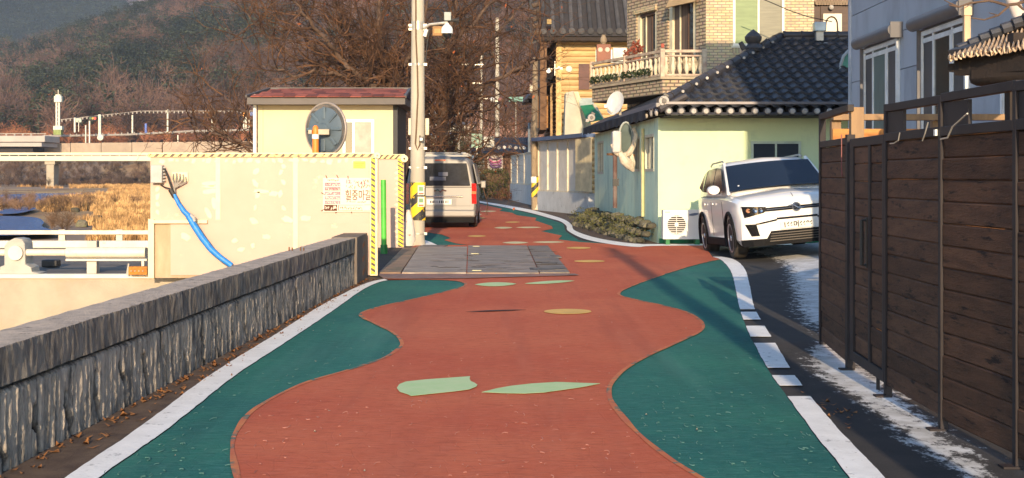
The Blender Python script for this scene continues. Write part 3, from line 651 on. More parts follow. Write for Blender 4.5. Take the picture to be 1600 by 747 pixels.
MB().tube(h2, [.042, .046, .047, .044, .040, .038], 10).build('blue_hose', BLUE, gate, smooth=True)
MB().tube([P(298, 336, D1-.13), P(303, 341, D1-.14), P(304, 346, D1-.14)], .03, 8).build('tape_wrap', mat('tape', (.35, .33, .3), .5), gate)
# poster tied on the gate and a small yellow label
bp_ = thing('notice_banner', 'white notice with hand written Korean lettering tied to the cream gate', 'notice', (XD(543, D1), D1-.03, ZD(303, D1)))
PW = mat('banner_white', (.68, .58, .47), .6, col2=(.66, .55, .42), scale=5)
nb = B(XD(505, D1), XD(585, D1)-.02, D1-.020, D1-.008, ZD(331, D1), ZD(278, D1)).build('sheet', PW, bp_)
INK = mat('ink_brown', (.12, .05, .03), .8); PINK = mat('ink_pink', (.62, .18, .22), .8)
def tx_(s, x, y, size, m, **k): return lettering(s, size, m, bp_, (XD(x, D1), D1-.0225, ZD(y, D1)), **k)
tx_('힐중마갈', 560, 306, .10, INK, scale=(1.0, 1.55, 1), bold=.0005); tx_('12.', 545, 284, .07, PINK, bold=.003)
def scribble(x0, x1, y, h, m, n, par=None, dd=.0215, w=.007):
    """strokes of handwriting too small to read in the photograph"""
    mb = MB()
    for k in range(n):
        x = x0+(x1-x0)*(k+.5)/n; q = rs.uniform(.5, 1)
        for j in range(2):
            u, v = rs.uniform(-.5, .5, 2)*(x1-x0)/n*.9; yy = y+rs.uniform(-.5, .5)*h*.6
            mb.bar(P(x+u, yy-h*q*.35, D1-dd), P(x+(v if j else u), yy+(h*q*.35 if j else 0)+.6, D1-dd), w*rs.uniform(.6, 1.2), .002, (0, 1, 0))
    return mb.build('handwriting', m, par or bp_, kind='stuff')
scribble(553, 583, 284, 6, INK, 7); scribble(556, 575, 287, 8, PINK, 3, w=.012); scribble(540, 556, 292, 6, INK, 4); scribble(558, 580, 292, 6, INK, 5)
scribble(541, 548, 315, 4, PINK, 2); B(XD(549, D1), XD(556, D1), D1-.023, D1-.0205, ZD(315.8, D1), ZD(315, D1)).build('text_bar', PINK, bp_); scribble(558, 572, 315.5, 2.4, PINK, 8)
scribble(511, 530, 281.5, 3, INK, 8)
for k in range(5):
    y = 288+k*7
    B(XD(508, D1), XD(532, D1), D1-.023, D1-.0205, ZD(y+2.7, D1), ZD(y-2.6, D1)).build('text_bar', mat('bar_pink', (.68, .25, .28), .8), bp_)
    scribble(509, 531, y, 3.4, PW, 7, dd=.0245, w=.012)
B(XD(507, D1), XD(527, D1), D1-.023, D1-.0205, ZD(329.5, D1), ZD(320, D1)).build('text_bar', INK, bp_)
scribble(508, 526, 325, 6, PW, 5, dd=.0245, w=.014)
for (a, b2) in (((529, 320.5), (567, 320.5)), ((529, 329), (567, 329)), ((529, 320.5), (529, 329)), ((580, 320), (580, 329.5)), ((569, 320), (580, 320)), ((569, 329.5), (580, 329.5))):
    MB().bar(P(*a, D1-.0215), P(*b2, D1-.0215), .008, .003).build('frame_line', INK, bp_)
scribble(531, 566, 325, 5, INK, 12)
for (a, b2) in (((509, 274), (511, 279)), ((526, 273.5), (528.5, 278.5)), ((543.5, 275), (544, 280)), ((502, 301), (507, 304)), ((502, 329.5), (507, 327)), ((585, 303), (578, 305)), ((550, 329), (549, 333)), ((527, 330), (524, 333))):
    MB().tube([P(*a, D1-.012), P(*b2, D1-.024)], .005, 5).build('tie', INK, bp_)
yl = thing('yellow_label', 'small yellow label near the top right corner of the cream gate', 'label', (XD(561, D1), D1-.01, ZD(258, D1)))
B(XD(552, D1), XD(571, D1), D1-.008, D1-.004, ZD(263, D1), ZD(252, D1)).build('plate', mat('label_yellow', (.85, .58, .06), .5), yl)
for k in range(3): B(XD(554, D1), XD(569-k*2, D1), D1-.0105, D1-.0085, ZD(256+k*2.7, D1), ZD(255+k*2.7, D1)).build('text_bar', mat('label_ink', (.42, .26, .03), .6), yl)
MB().lathe([(.045, -.05), (.045, .05)], P(590, 243, D1), 14, 'y').build('roller', SEAM, gate)
MB().lathe([(.015, -.06), (.015, .06)], P(590, 243, D1), 8, 'y').build('bolt', GCAB, gate)
D2 = 26.7; a, b_ = XD(590, D2)-.2, XD(631, D2); zt = ZD(245, D2)
g2 = thing('flood_gate', 'short cream flood gate leaf behind the long one, by the green pole', 'flood gate', (b_, D2, 0))
B(a, b_, D2, D2+.10, .0, zt).build('panel', GATE, g2)
B(a, b_+.02, D2-.03, D2+.12, zt+.001, zt+.05).build('top_flange', SEAM, g2)
B(a, b_+.01, D2-.034, D2-.0305, zt-.04, zt+.04).build('hazard_band', HAZX, g2)
B(b_-.11, b_-.01, D2-.034, D2-.003, .02, zt-.045).build('hazard_band', HAZV, g2)
MB().lathe([(.07, -.05), (.07, .05)], P(632, 248, D2-.05), 16, 'y').build('roller', SEAM, g2); MB().lathe([(.02, -.07), (.02, .07)], P(632, 248, D2-.05), 8, 'y').build('bolt', CAB, g2)
mb = MB()
for i in range(15):
    p = P(621+rs.uniform(-1.5, 1.5), 262+i*8.3, D2-.003); w = rs.uniform(.03, .07); mb.poly([(p.x-w, D2-.003, p.z), (p.x, D2-.003, p.z+.035), (p.x+w, D2-.003, p.z+.01), (p.x+.01, D2-.003, p.z-.04)], .002, (0, 1, 0))
mb.build('paint_spots', SEAM, g2, kind='stuff')
gp = thing('green_pole', 'bright green painted pole standing in the gap between the gate leaves', 'pole', (XD(600, 24.6), 24.6, 0))
GRN = mat('signal_green', (.10, .55, .06), .4)
MB().tube([(XD(600, 24.6), 24.6, 0), (XD(599, 24.6), 24.6, ZD(281, 24.6))], .05, 12).build('shaft', GRN, gp, smooth=True); MB().tube([(XD(600, 24.6), 24.6, -.01), (XD(600, 24.6), 24.6, .16)], .065, 12).build('sleeve', mat('dark_green', (.04, .28, .05), .5), gp)
wb = thing('cloth_bundle', 'white cloth sack with red print slumped at the utility pole foot', 'sack', (XD(637, 27.3), 27.3, 0))
mb = MB(); pts = [(.10, 0, .0), (.13, 0, .12), (.11, 0, .3), (.07, 0, .5), (.035, 0, .72)]
mb.lathe([(r_*1.15, z) for r_, _, z in pts], (XD(638, 27.3), 27.4, 0), 10); o = mb.build('cloth', mat('white_cloth', (.72, .68, .62), .8, dirt=(.5, .08, .05), dscale=7, dlo=.6, dhi=.62), wb, smooth=True)
for v in o.data.vertices: v.co += Vector((noise.noise(v.co*9), noise.noise(v.co*9+Vector((5, 0, 0))), 0))*.05

# guard rails of the bridge, near side
WRAIL = mat('white_rail', (.68, .62, .50), .45, col2=(.60, .53, .40), scale=3, dirt=(.45, .40, .34), dscale=4, dlo=.64, dhi=.70)
GRAYP = mat('grey_post', (.42, .40, .35), .7, col2=(.34, .32, .28), scale=3, bump=.2)
Dn = 19.6
gr1 = thing('guard_rail', 'near white pipe guard rail with a grey stepped post block by the gate', 'guard rail', (XD(100, Dn), Dn, 0))
for i, x in enumerate((28, -190)):
    pb = [(-.27, 0), (-.27, .035), (-.20, .05), (-.19, .11), (-.13, .13), (-.13, .40), (-.08, .47), (.02, .52), (.12, .50), (.16, .44), (.17, .14), (.25, .10), (.26, .03), (.36, .02), (.36, 0)]
    cx = XD(x, Dn); MB().poly([(cx+u, Dn-.18, w) for u, w in pb], .34, (0, 1, 0)).build('post_block', GRAYP, gr1, bevel=.01)
    MB().lathe([(.105, 0), (.105, .04)], (cx+.04, Dn-.225, ZD(394, Dn)), 18, 'y').build('pipe_collar', WRAIL, gr1)
zc = ZD(394, Dn)
MB().tube([(XD(-190, Dn), Dn-.1, zc), (XD(106, Dn), Dn-.1, zc)], .05, 14).build('rail_pipe', WRAIL, gr1, smooth=True)
MB().tube([(XD(98, Dn), Dn-.1, zc), (XD(106, Dn), Dn-.1, zc), (XD(108, Dn), Dn-.1, zc), (XD(231, Dn), Dn-.1, zc)], [.05, .05, .077, .077], 16).build('rail_sleeve', WRAIL, gr1, smooth=True)
B(XD(106, Dn), XD(232, Dn), Dn-.1, Dn-.03, zc-.12, zc-.09).build('flat_bar', WRAIL, gr1)
B(XD(224, Dn), XD(228, Dn), Dn-.1, Dn-.05, 0, zc-.12).build('upright', WRAIL, gr1)
B(XD(137, Dn), XD(152, Dn), Dn-.04, Dn+.1, 0, zc+.16).build('upright', mat('galvanised', (.48, .44, .36), .5, metal=.3, col2=(.40, .36, .30), scale=6), gr1)
B(-30, X0-.01, 19.27, 19.44, -.045, .012).build('kerb_ledge', WRAIL, gr1)
OR = mat('rust_orange', (.55, .22, .03), .8, col2=(.35, .13, .03), scale=10, bump=.4)
rb = thing('rusty_bracket', 'rusty orange bracket at the foot of the cream gate left end', 'bracket', (XD(215, 19.2), 19.2, 0))
MB().box(XD(203, 19.2), XD(232, 19.2), 19.12, 19.24, .015, .13).build('plate', OR, rb, bevel=.006); MB().poly([(XD(202, 19.2), 19.16, .01), (XD(198, 19.2), 19.16, .01), (XD(201, 19.2), 19.16, .17), (XD(203, 19.2), 19.16, .17)], .02, (0, 1, 0)).build('fin', GRAYP, rb)
for k in range(4): MB().lathe([(.012, 0), (.012, -.02)], (XD(208+k*6, 19.2), 19.12, .07), 8, 'y').build('bolt', GATEB, rb)
db = thing('rubber_block', 'small dark rubber block lying on the bridge road surface', 'block', (XD(80, 20.8), 20.8, 0))
MB().cbox((XD(80, 20.8), 20.8, .07), (.24, .2, .11)).build('body', CAB, db, bevel=.02)
Df = 26.2
gr2 = thing('guard_rail', 'far white double rail of the bridge in front of the river grass', 'guard rail', (XD(100, Df), Df, 0))
B(-30, XD(236, Df), Df, Df+.05, ZD(366.5, Df), ZD(360, Df)).build('rail', WRAIL, gr2, bevel=.008)
B(-30, XD(236, Df), Df-.03, Df+.06, ZD(388, Df), ZD(376, Df)).build('rail', WRAIL, gr2, bevel=.02)
for x in (-130, -20, 95, 185): B(XD(x-5, Df), XD(x+5, Df), Df+.051, Df+.12, 0, ZD(359, Df)).build('upright', mat('galvanised', (.48, .44, .36), .5), gr2)

# control hut behind the gate
D3 = 30.0
hut = thing('control_hut', 'small cream control hut with red shingle roof behind the flood gate', 'hut', (XD(510, D3), D3, 0))
CRW = mat('hut_cream', (.62, .52, .34), .7, col2=(.58, .48, .31), scale=1.2, bump=.08, dirt=(.68, .57, .34), dscale=3, dlo=.6, dhi=.8)
xa, xb = XD(403, D3), XD(614, D3); zw = ZD(161, D3); w0, w1, wz0, wz1 = XD(536, D3), XD(585, D3), ZD(243, D3), ZD(187, D3)
B(xa, w0, D3, D3+2.4, 0, zw).build('wall', CRW, hut); B(w1, xb, D3, D3+2.4, 0, zw).build('wall', CRW, hut)
B(w0, w1, D3, D3+2.4, 0, wz0).build('wall', CRW, hut); B(w0, w1, D3, D3+2.4, wz1, zw).build('wall', CRW, hut)
B(w0, w1, D3+1.2, D3+1.25, wz0, wz1).build('back_panel', mat('hut_inside', (.16, .13, .1), .9), hut)
for x in (411, ): B(XD(x, D3)-.006, XD(x, D3)+.006, D3-.006, D3-.001, 0, zw).build('joint', mat('joint', (.55, .47, .28), .7), hut)
B(xb+.001, xb+.10, D3-.002, D3+2.4, 0, zw).build('corner_post', mat('dark_trim', (.02, .022, .026), .6), hut)
def window(parent, x0, x1, z0, z1, y, fr=.05, mull=(.5,), fm=None, gm=None, depth=.06, name='window', face='y'):
    """framed window in a plane; face 'y': faces -Y at y; face 'x': faces -X at x=y and x0..x1 run along Y"""
    def bx(a0, a1, d0, d1, c0, c1): return B(a0, a1, y+d0, y+d1, c0, c1) if face == 'y' else B(y+d0, y+d1, a0, a1, c0, c1)
    f = MB()
    for q in (bx(x0, x0+fr, -depth, 0, z0, z1), bx(x1-fr, x1, -depth, 0, z0, z1), bx(x0+fr, x1-fr, -depth, 0, z1-fr, z1), bx(x0+fr, x1-fr, -depth, 0, z0, z0+fr)): f.add(q.v, q.f)
    fo = f.build(name, fm, parent); xs = [x0+fr]+[x0+(x1-x0)*m for m in mull]+[x1-fr]
    for m in mull:
        c = x0+(x1-x0)*m; bx(c-fr*.4, c+fr*.4, -depth*.8, 0, z0+fr, z1-fr).build('mullion', fm, fo)
    for i in range(len(xs)-1): bx(xs[i]+.001, xs[i+1]-.001, -depth*.45, -depth*.25, z0+fr, z1-fr).build('pane', gm[i % len(gm)] if isinstance(gm, list) else gm, fo)
    return fo
WPVC = mat('white_pvc', (.80, .80, .76), .35, amount=.2)
DGL = glass('dark_glass', (.02, .025, .03)); GGL = mat('grey_blind', (.42, .37, .30), .5)
window(hut, w0, w1, wz0, wz1, D3-.002, .06, (.34,), WPVC, [DGL, GGL])
MB().tube([(XD(401, D3)-.02, D3-.1, 0), (XD(401, D3)-.02, D3-.1, ZD(148, D3))], .04, 10).build('drain_pipe', WPVC, hut, smooth=True)
DTR = mat('roof_fascia', (.10, .085, .08), .6, col2=(.08, .07, .065), scale=2)
rx0, rx1 = XD(386, D3-.4), XD(633, D3-.4); zf0, zf1 = ZD(163, D3-.4), ZD(152, D3-.4)
B(rx0, rx1, D3-.4, D3+2.8, zf0, zf1).build('fascia', DTR, hut)
zr = ZD(138, D3+.9); deck = MB(); y0_, y1_ = D3-.42, D3+1.3
deck.add([(rx0-.02, y0_, zf1), (rx1+.02, y0_, zf1), (rx1-.02, y1_, zr), (rx0+.22, y1_, zr), (rx0-.02, D3+2.82, zf1), (rx1+.02, D3+2.82, zf1)], [(0, 1, 2, 3), (3, 2, 5, 4), (0, 3, 4), (1, 5, 2), (0, 4, 5, 1)])
roof = deck.build('roof', mat('roof_deck', (.06, .03, .03), .9), hut)
SHG = mat('red_shingle', (.27, .075, .045), .8, col2=(.19, .05, .03), scale=6, rand=.5, bump=.3); shm = MB().cbox((0, 0, 0), (.232, .40, .014)).mesh('shingle', SHG)
sl = math.atan2(zr-zf1, y1_-y0_); L_ = math.hypot(zr-zf1, y1_-y0_)
for r_ in range(6):
    t = (r_+.5)/6; yy = y0_+(y1_-y0_)*t; zz = zf1+(zr-zf1)*t+.016; xs = rx0+.24*t+.06
    n = int((rx1-xs)/.24)
    for k in range(n+1):
        x = xs+.12+(k+(.5 if r_ % 2 else 0))*.24
        if x < rx1-.06: link('shingle', shm, roof, (x, yy, zz+rs.uniform(0, .006)), (sl+.02, 0, 0))
MB().bar((rx0+.18, y1_, zr+.02), (rx1-.0, y1_, zr+.02), .12, .04).build('ridge_cap', DTR, hut)
MB().bar((rx1+.0, y0_, zf1+.01), (rx1-.02, y1_, zr+.01), .06, .06).build('verge', DTR, hut); MB().bar((rx0-.02, y0_, zf1+.02), (rx0+.2, y1_, zr+.02), .05, .05).build('verge', DTR, hut)
# traffic mirror seen from behind
mr_ = thing('convex_mirror', 'round traffic mirror seen from its blue grey back on an orange pole', 'mirror', (XD(493, 22), 22, 0))
c = P(508, 202, 22); MG = mat('mirror_back', (.10, .14, .17), .5, col2=(.08, .11, .14), scale=2)
mo = MB().lathe([(.415, .0), (.43, .012), (.43, .03), (.40, .02), (.34, -.005), (.25, -.03), (.12, -.04), (.01, -.04)], (0, 0, 0), 40, 'y'); o = mo.mesh('disc', MG, True)
RZ = R(-33); disc = link('disc', o, mr_, c, (0, 0, RZ)); rim = MB().lathe([(.415, .035), (.435, .035), (.435, .0), (.425, -.008), (.410, .0)], (0, 0, 0), 40, 'y'); link('rim', rim.mesh('rim', mat('mirror_rim', (.35, .30, .26), .5), True), mr_, c, (0, 0, RZ))
for k in range(8):
    a = k*math.pi/4; mm = MB().cbox((0, 0, 0), (.20, .03, .055)).mesh('rib', MG); q = link('rib', mm, mr_, c+Matrix.Rotation(RZ, 3, 'Z')@Vector((math.cos(a)*.26, -.035, math.sin(a)*.26)), (0, -a, RZ)); bv = q.modifiers.new('b', 'BEVEL'); bv.width = .014; bv.segments = 3
link('hub', MB().lathe([(.10, 0), (.10, -.03), (.08, -.06), (.02, -.06)], (0, 0, 0), 20, 'y').mesh('hub', MG, True), mr_, c+Matrix.Rotation(RZ, 3, 'Z')@Vector((0, -.02, 0)), (0, 0, RZ))
OP = mat('orange_pole', (.80, .24, .03), .5, col2=(.70, .20, .03), scale=4)
px_ = XD(493, 21.8); MB().tube([(px_, 21.8, 0), (px_, 21.8, ZD(205, 21.8))], .052, 16).build('pole', OP, mr_, smooth=True)
MB().tube([(px_, 21.8, ZD(205, 21.8)), (px_, 21.8, ZD(199, 21.8)), (px_, 21.8, ZD(196, 21.8))], [.05, .045, .02], 16).build('pole_cap', OP, mr_, smooth=True)
MB().tube([(px_, 21.8, ZD(217, 21.8)), (px_, 21.8, ZD(210, 21.8))], .057, 16).build('white_band', WPVC, mr_, smooth=True)
B(px_-.02, c.x+.10, 21.78, 21.92, c.z-.10, c.z-.0).build('clamp', mat('clamp', (.28, .25, .2), .5, metal=.5), mr_, bevel=.01)
B(px_-.11, px_-.055, 21.76, 21.84, c.z-.08, c.z-.02).build('clamp', mat('clamp', (.2, .2, .2), .5), mr_)

# concrete utility pole with camera
D4 = 27.6; ux = XD(653, D4)
up = thing('utility_pole', 'tall grey concrete utility pole with dome camera and hazard sleeve', 'utility pole', (ux, D4, 0))
PCON = mat('pole_concrete', (.46, .42, .34), .85, col2=(.38, .35, .28), scale=4, stretch=(1, 1, .3), bump=.25, dirt=(.36, .33, .28), dscale=5, dlo=.6, dhi=.75)
MB().tube([(ux-.01, D4, -.1), (ux-.005, D4, 2), (ux, D4, 5), (ux, D4, 9.5)], [.150, .146, .128, .105], 20).build('shaft', PCON, up, smooth=True)
MB().tube([(ux-.03, D4-.05, 0), (ux-.03, D4-.05, .22)], [.19, .165], 14).build('footing', PCON, up, smooth=True)
GALV = mat('zinc', (.55, .52, .45), .4, metal=.5, col2=(.45, .42, .36), scale=8)
def band(y, h=.05): z = ZD(y, D4); MB().tube([(ux, D4, z-h/2), (ux, D4, z+h/2)], .155-.0045*z, 20).build('band', GALV, up, smooth=True); MB().cbox((ux-.15, D4-.04, z), (.06, .05, .045)).build('clamp', GALV, up); MB().cbox((ux+.15, D4-.04, z), (.07, .05, .05)).build('clamp', GALV, up)
for y, h in ((40, .16), (46, .02), (101, .05), (365, .02), (232, .012), (262, .012)): band(y, h)
for y in (20, 57, 72, 85, 120, 133, 160, 178, 196, 214): MB().tube([(ux, D4, ZD(y, D4)-.003), (ux, D4, ZD(y, D4)+.003)], .1505-.0045*ZD(y, D4), 20, False).build('casting_ring', mat('ring', (.3, .28, .24), .9), up)
MB().tube([(ux-.045, D4-.15, 8), (ux-.03, D4-.15, ZD(60, D4)), (ux+.0, D4-.155, ZD(110, D4)), (ux+.01, D4-.16, ZD(150, D4)), (ux-.02, D4-.165, ZD(200, D4)), (ux-.04, D4-.165, ZD(225, D4)), (ux+.0, D4-.17, ZD(234, D4)), (ux+.05, D4-.17, ZD(226, D4)), (ux+.05, D4-.165, ZD(212, D4))], .016, 6).build('cable', mat('brown_cable', (.16, .10, .06), .7), up, smooth=True)
MB().cbox((ux+.08, D4-.17, ZD(218, D4)), (.09, .08, .10)).build('switch_box', mat('dark_box', (.10, .10, .10), .5), up, bevel=.01); MB().cbox((ux+.08, D4-.215, ZD(218, D4)), (.05, .01, .05)).build('switch_plate', WPVC, up)
HZ2 = stripes('sleeve_stripes', (.85, .56, .02), (.03, .03, .03), .50, .52, -1.15)
so = MB()
n = 14; z0_, z1_ = ZD(344, D4), ZD(285, D4); sv = []
for k in range(n+1):
    a = math.pi*(1.0+k/n); sv.append((ux+math.cos(a)*.155, D4+math.sin(a)*.155))
vs = [(x, y, z0_) for x, y in sv]+[(x, y, z1_) for x, y in sv]+[(x, y+.004, z0_) for x, y in sv]+[(x, y+.004, z1_) for x, y in sv]
so.add(vs, [(i, i+1, n+2+i, n+1+i) for i in range(n)]).build('hazard_sleeve', HZ2, up, fix=False)
SIGNW = mat('sign_white', (.75, .74, .62), .6)
for k, y in enumerate((297, 315)):
    sp = MB().cbox((ux+.075, D4-.165, ZD(y, D4)), (.135, .006, .20)).build('small_notice', SIGNW, up)
    MB().cbox((ux+.075, D4-.170, ZD(y-2, D4)), (.085, .004, .085)).build('picture', mat('pic_green', (.22, .38, .20), .7), sp); MB().cbox((ux+.075, D4-.170, ZD(y+5.5, D4)), (.10, .004, .028)).build('caption', mat('pic_red', (.55, .12, .06), .7), sp)
ca = thing('security_camera', 'white dome security camera hanging from a short arm on the concrete pole', 'security camera', (ux, D4, ZD(45, D4)))
za = ZD(41, D4); MB().tube([(ux+.12, D4-.1, za-.05), (XD(672, D4), D4-.12, za+.02), (XD(700, D4), D4-.14, za+.06)], .028, 8).build('arm', GALV, ca, smooth=True)
MB().tube([(ux+.14, D4-.1, ZD(58, D4)), (XD(667, D4), D4-.1, ZD(47, D4))], .04, 8).build('bracket', WPVC, ca, smooth=True)
cx_ = XD(699, D4); MB().lathe([(.02, .02), (.05, -.02), (.10, -.07), (.118, -.12), (.118, -.20)], (cx_, D4-.14, ZD(38, D4)), 24).build('housing', WPVC, ca, smooth=True)
MB().lathe([(.10, 0), (.098, -.04), (.075, -.09), (.03, -.118), (.005, -.12)], (cx_, D4-.14, ZD(38, D4)-.2), 24).build('dome_glass', mat('dome', (.015, .015, .017), .12, coat=1), ca, smooth=True)
MB().cbox((XD(684, D4), D4-.1, ZD(49.5, D4)), (.19, .10, .19)).build('sign_box', mat('sign_box', (.30, .17, .07), .7), ca); MB().cbox((XD(684, D4), D4-.153, ZD(49.5, D4)), (.12, .004, .09)).build('sign_plate', mat('sign_plate', (.5, .3, .12), .7), ca)
MB().cbox((XD(700, D4), D4-.14, ZD(27, D4)), (.14, .10, .17)).build('control_box', mat('cb', (.28, .33, .32), .5), ca, bevel=.008)
MB().tube([(XD(703, D4), D4-.14, ZD(32, D4)), (XD(712, D4), D4-.14, ZD(34, D4))], .03, 8).build('horn', CAB, ca); MB().lathe([(.02, -.05), (.06, .06)], (XD(713, D4), D4-.16, ZD(33, D4)), 12, 'x').build('speaker_horn', CAB, ca)
MB().tube([(ux+.16, D4-.12, ZD(98, D4)), (XD(668, D4), D4-.12, ZD(70, D4)), (XD(672, D4), D4-.12, ZD(46, D4))], .012, 6).build('cable', CAB, ca, smooth=True)
for x in (641.0, 667.5): MB().cbox((XD(x, D4), D4+.02, ZD(198, D4)), (.075, .10, .34)).build('side_box', mat('beige_box', (.72, .62, .45), .6), up, bevel=.01)

# ================================================================ RIGHT: wooden fence, blue house, lean-to
FP = [(2.58, 11.35), (2.45, 9.86), (2.385, 8.66), (2.375, 7.52), (2.43, 6.55), (2.46, 5.3)]
STEEL = mat('fence_steel', (.026, .022, .024), .6, spec=.2, col2=(.035, .029, .03), scale=5)
SLAT = mat('dark_stained_slat', (.070, .034, .020), .7, spec=.2, col2=(.125, .060, .033), scale=3.2, stretch=(.9, 4, 6), rand=.30, bump=.45, bscale=20, dirt=(.018, .010, .008), dscale=4.5, dlo=.56, dhi=.64)
fen = thing('wooden_fence', 'dark stained wooden fence with horizontal boards and steel posts along the right verge', 'fence', (2.4, 8.5, 0))
def seg(i): a, b = Vector((*FP[i], 0)), Vector((*FP[i+1], 0)); d = (b-a).normalized(); return a, b, d, Vector((d.y, -d.x, 0))   # normal towards the road (-X)
def slats(i, z0, z1, t0=.02, t1=.02, parent=None, n=None, pitch=.1175):
    a, b, d, nn = seg(i); Lr = (b-a).length-t0-t1; n = n or int((z1-z0)/pitch); pt = (z1-z0)/n; out = nn*.0
    me = MB().cbox((0, 0, 0), (Lr, .022, pt-.0001)).mesh('slat', SLAT); ang = math.atan2(d.y, d.x); c = a+d*(t0+Lr/2)
    # bevel the shared mesh a little
    bm = bmesh.new(); bm.from_mesh(me); bmesh.ops.bevel(bm, geom=bm.edges[:], offset=.0085, segments=1, affect='EDGES'); bm.to_mesh(me); bm.free()
    for k in range(n):
        o = link('slat', me, parent or fen, c+Vector((rs.normal(0, .0018), 0, z0+pt*(k+.5)+rs.normal(0, .0003))), (rs.normal(0, .003), rs.normal(0, .0002), ang+rs.normal(0, .001)))
def vpost(p, w, z0, z1, name='post', parent=None, m=None, ang=0): return MB().cbox((p[0], p[1], (z0+z1)/2), (w, w, z1-z0), (0, 0, ang)).build(name, m or STEEL, parent or fen, bevel=.003)
def rail(i, z0a, z1a, th=.05, name='rail', parent=None, t0=.02, t1=.02, w=.045):
    a, b, d, nn = seg(i); p = a+d*t0; q = b-d*t1; MB().bar((p.x, p.y, z0a), (q.x, q.y, z1a), w, th).build(name, STEEL, parent or fen, bevel=.003)
vpost(FP[0], .05, .0, 1.915); vpost((FP[1][0]+.0, FP[1][1]+.03), .06, 0, 1.70)
TAN = mat('tan_post', (.30, .19, .10), .7, col2=(.22, .14, .08), scale=4, stretch=(2, 2, .4), bump=.3)
B(2.46, 2.555, 9.90, 9.97, 1.35, 1.90).build('wood_post', TAN, fen, bevel=.004)
for i, h in ((2, 1.855), (3, 1.845), (4, 1.86), (5, 1.86)): vpost(FP[i], .045, 0, h)
rail(0, 1.893, 1.893, .05); rail(0, 1.66, 1.655, .05); slats(0, .03, 1.63)
for i in (2, 3, 4): rail(i, 1.83, 1.822 if i != 3 else 1.835, .048); rail(i, 1.645, 1.645, .052)
slats(2, .075, 1.617, n=13); slats(3, .06, 1.617, n=13); slats(4, .05, 1.617, n=13)
for i in (2, 3, 4): a, b, d, nn = seg(i); MB().bar(a+d*.03+Vector((0, 0, 1.737)), a+d*.38+Vector((0, 0, 1.737)), .02, .13).build('bracket_plate', STEEL, fen)
for i in (1, 2, 3, 4): MB().cbox((FP[i][0]-.035, FP[i][1], .006), (.10, .08, .010)).build('base_plate', STEEL, fen)
MB().tube([(2.34, 8.45, 1.60), (2.335, 8.35, 1.60), (2.335, 8.25, 1.615), (2.335, 8.22, 1.66)], .004, 5).build('wire_hook', GALV, fen); MB().tube([(2.33, 7.75, 1.60), (2.33, 7.70, 1.64), (2.335, 7.66, 1.70)], .004, 5).build('wire_hook', GALV, fen)
MB().tube([(2.33, 7.42, 1.60), (2.33, 7.3, 1.605), (2.33, 7.22, 1.66), (2.335, 7.0, 1.72)], .005, 5).build('wire_hook', GALV, fen)
MB().cbox((2.345, 7.56, 1.64), (.012, .03, .035)).build('latch', WPVC, fen)
MB().tube([(2.39, 9.9, 1.70), (2.38, 9.86, 1.45), (2.37, 9.80, 1.40)], .004, 5).build('red_wire', mat('red_wire', (.25, .06, .05), .6), fen)
# gate leaf in the fence
gt = thing('garden_gate', 'narrow dark wooden garden gate with black pull handle in the fence', 'gate', (2.42, 9.3, 0))
a, b, d, nn = seg(1); ang = math.atan2(d.y, d.x)
def gbar(t, z0, z1, w=.05, name='frame'): p = a+d*t+nn*.0; return MB().cbox((p.x, p.y, (z0+z1)/2), (w, .045, z1-z0), (0, 0, ang)).build(name, STEEL, gt, bevel=.003)
Lg = (b-a).length
gbar(.12, .14, 1.66, .13); gbar(Lg*.60, .14, 1.66, .06); gbar(Lg-.05, .14, 1.66, .05)
for z, h in ((1.635, .06), (.12, .07)):
    p = a+d*.06; q = b-d*.03; MB().bar((p.x, p.y, z), (q.x, q.y, z), .046, h).build('frame', STEEL, gt, bevel=.003)
slats(1, .155, 1.603, .19, Lg*.4+.03, gt, 12); slats(1, .155, 1.603, Lg*.6+.03, .075, gt, 12)
pc = a+d*(Lg*.60-.07)+nn*.055
hd = MB().tube([pc+Vector((0, 0, .80))-nn*.03, pc+Vector((0, 0, .80)), pc+Vector((0, 0, 1.10)), pc+Vector((0, 0, 1.10))-nn*.03], .013, 8).build('handle', CAB, gt, smooth=True)
MB().cbox(pc-nn*.03+Vector((0, 0, .95)), (.055, .006, .34), (0, 0, ang)).build('handle_plate', CAB, gt)
MB().cbox((2.40, 8.95, .05), (.02, .02, .10)).build('drop_bolt', STEEL, gt)

# lit board screen behind the fence, and its dark post
OWOOD = mat('orange_board', (.55, .24, .07), .7, col2=(.40, .16, .045), scale=3, stretch=(.6, 1, 6), rand=.12, bump=.25)
scr = thing('board_screen', 'low orange wooden board screen with tan cap seen through the fence opening', 'screen', (3.8, 11.6, 0))
bm_ = MB().cbox((0, 0, 0), (2.55, .022, .128)).mesh('board', OWOOD)
for k in range(13): link('board', bm_, scr, (4.0, 11.6, .14+k*.133))
B(2.72, 5.28, 11.55, 11.65, 1.872, 1.925).build('cap', TAN, scr, bevel=.004)
for x in (2.76, 3.62, 4.5, 5.24): B(x-.04, x+.04, 11.613, 11.69, 0, 1.87).build('post', TAN, scr)

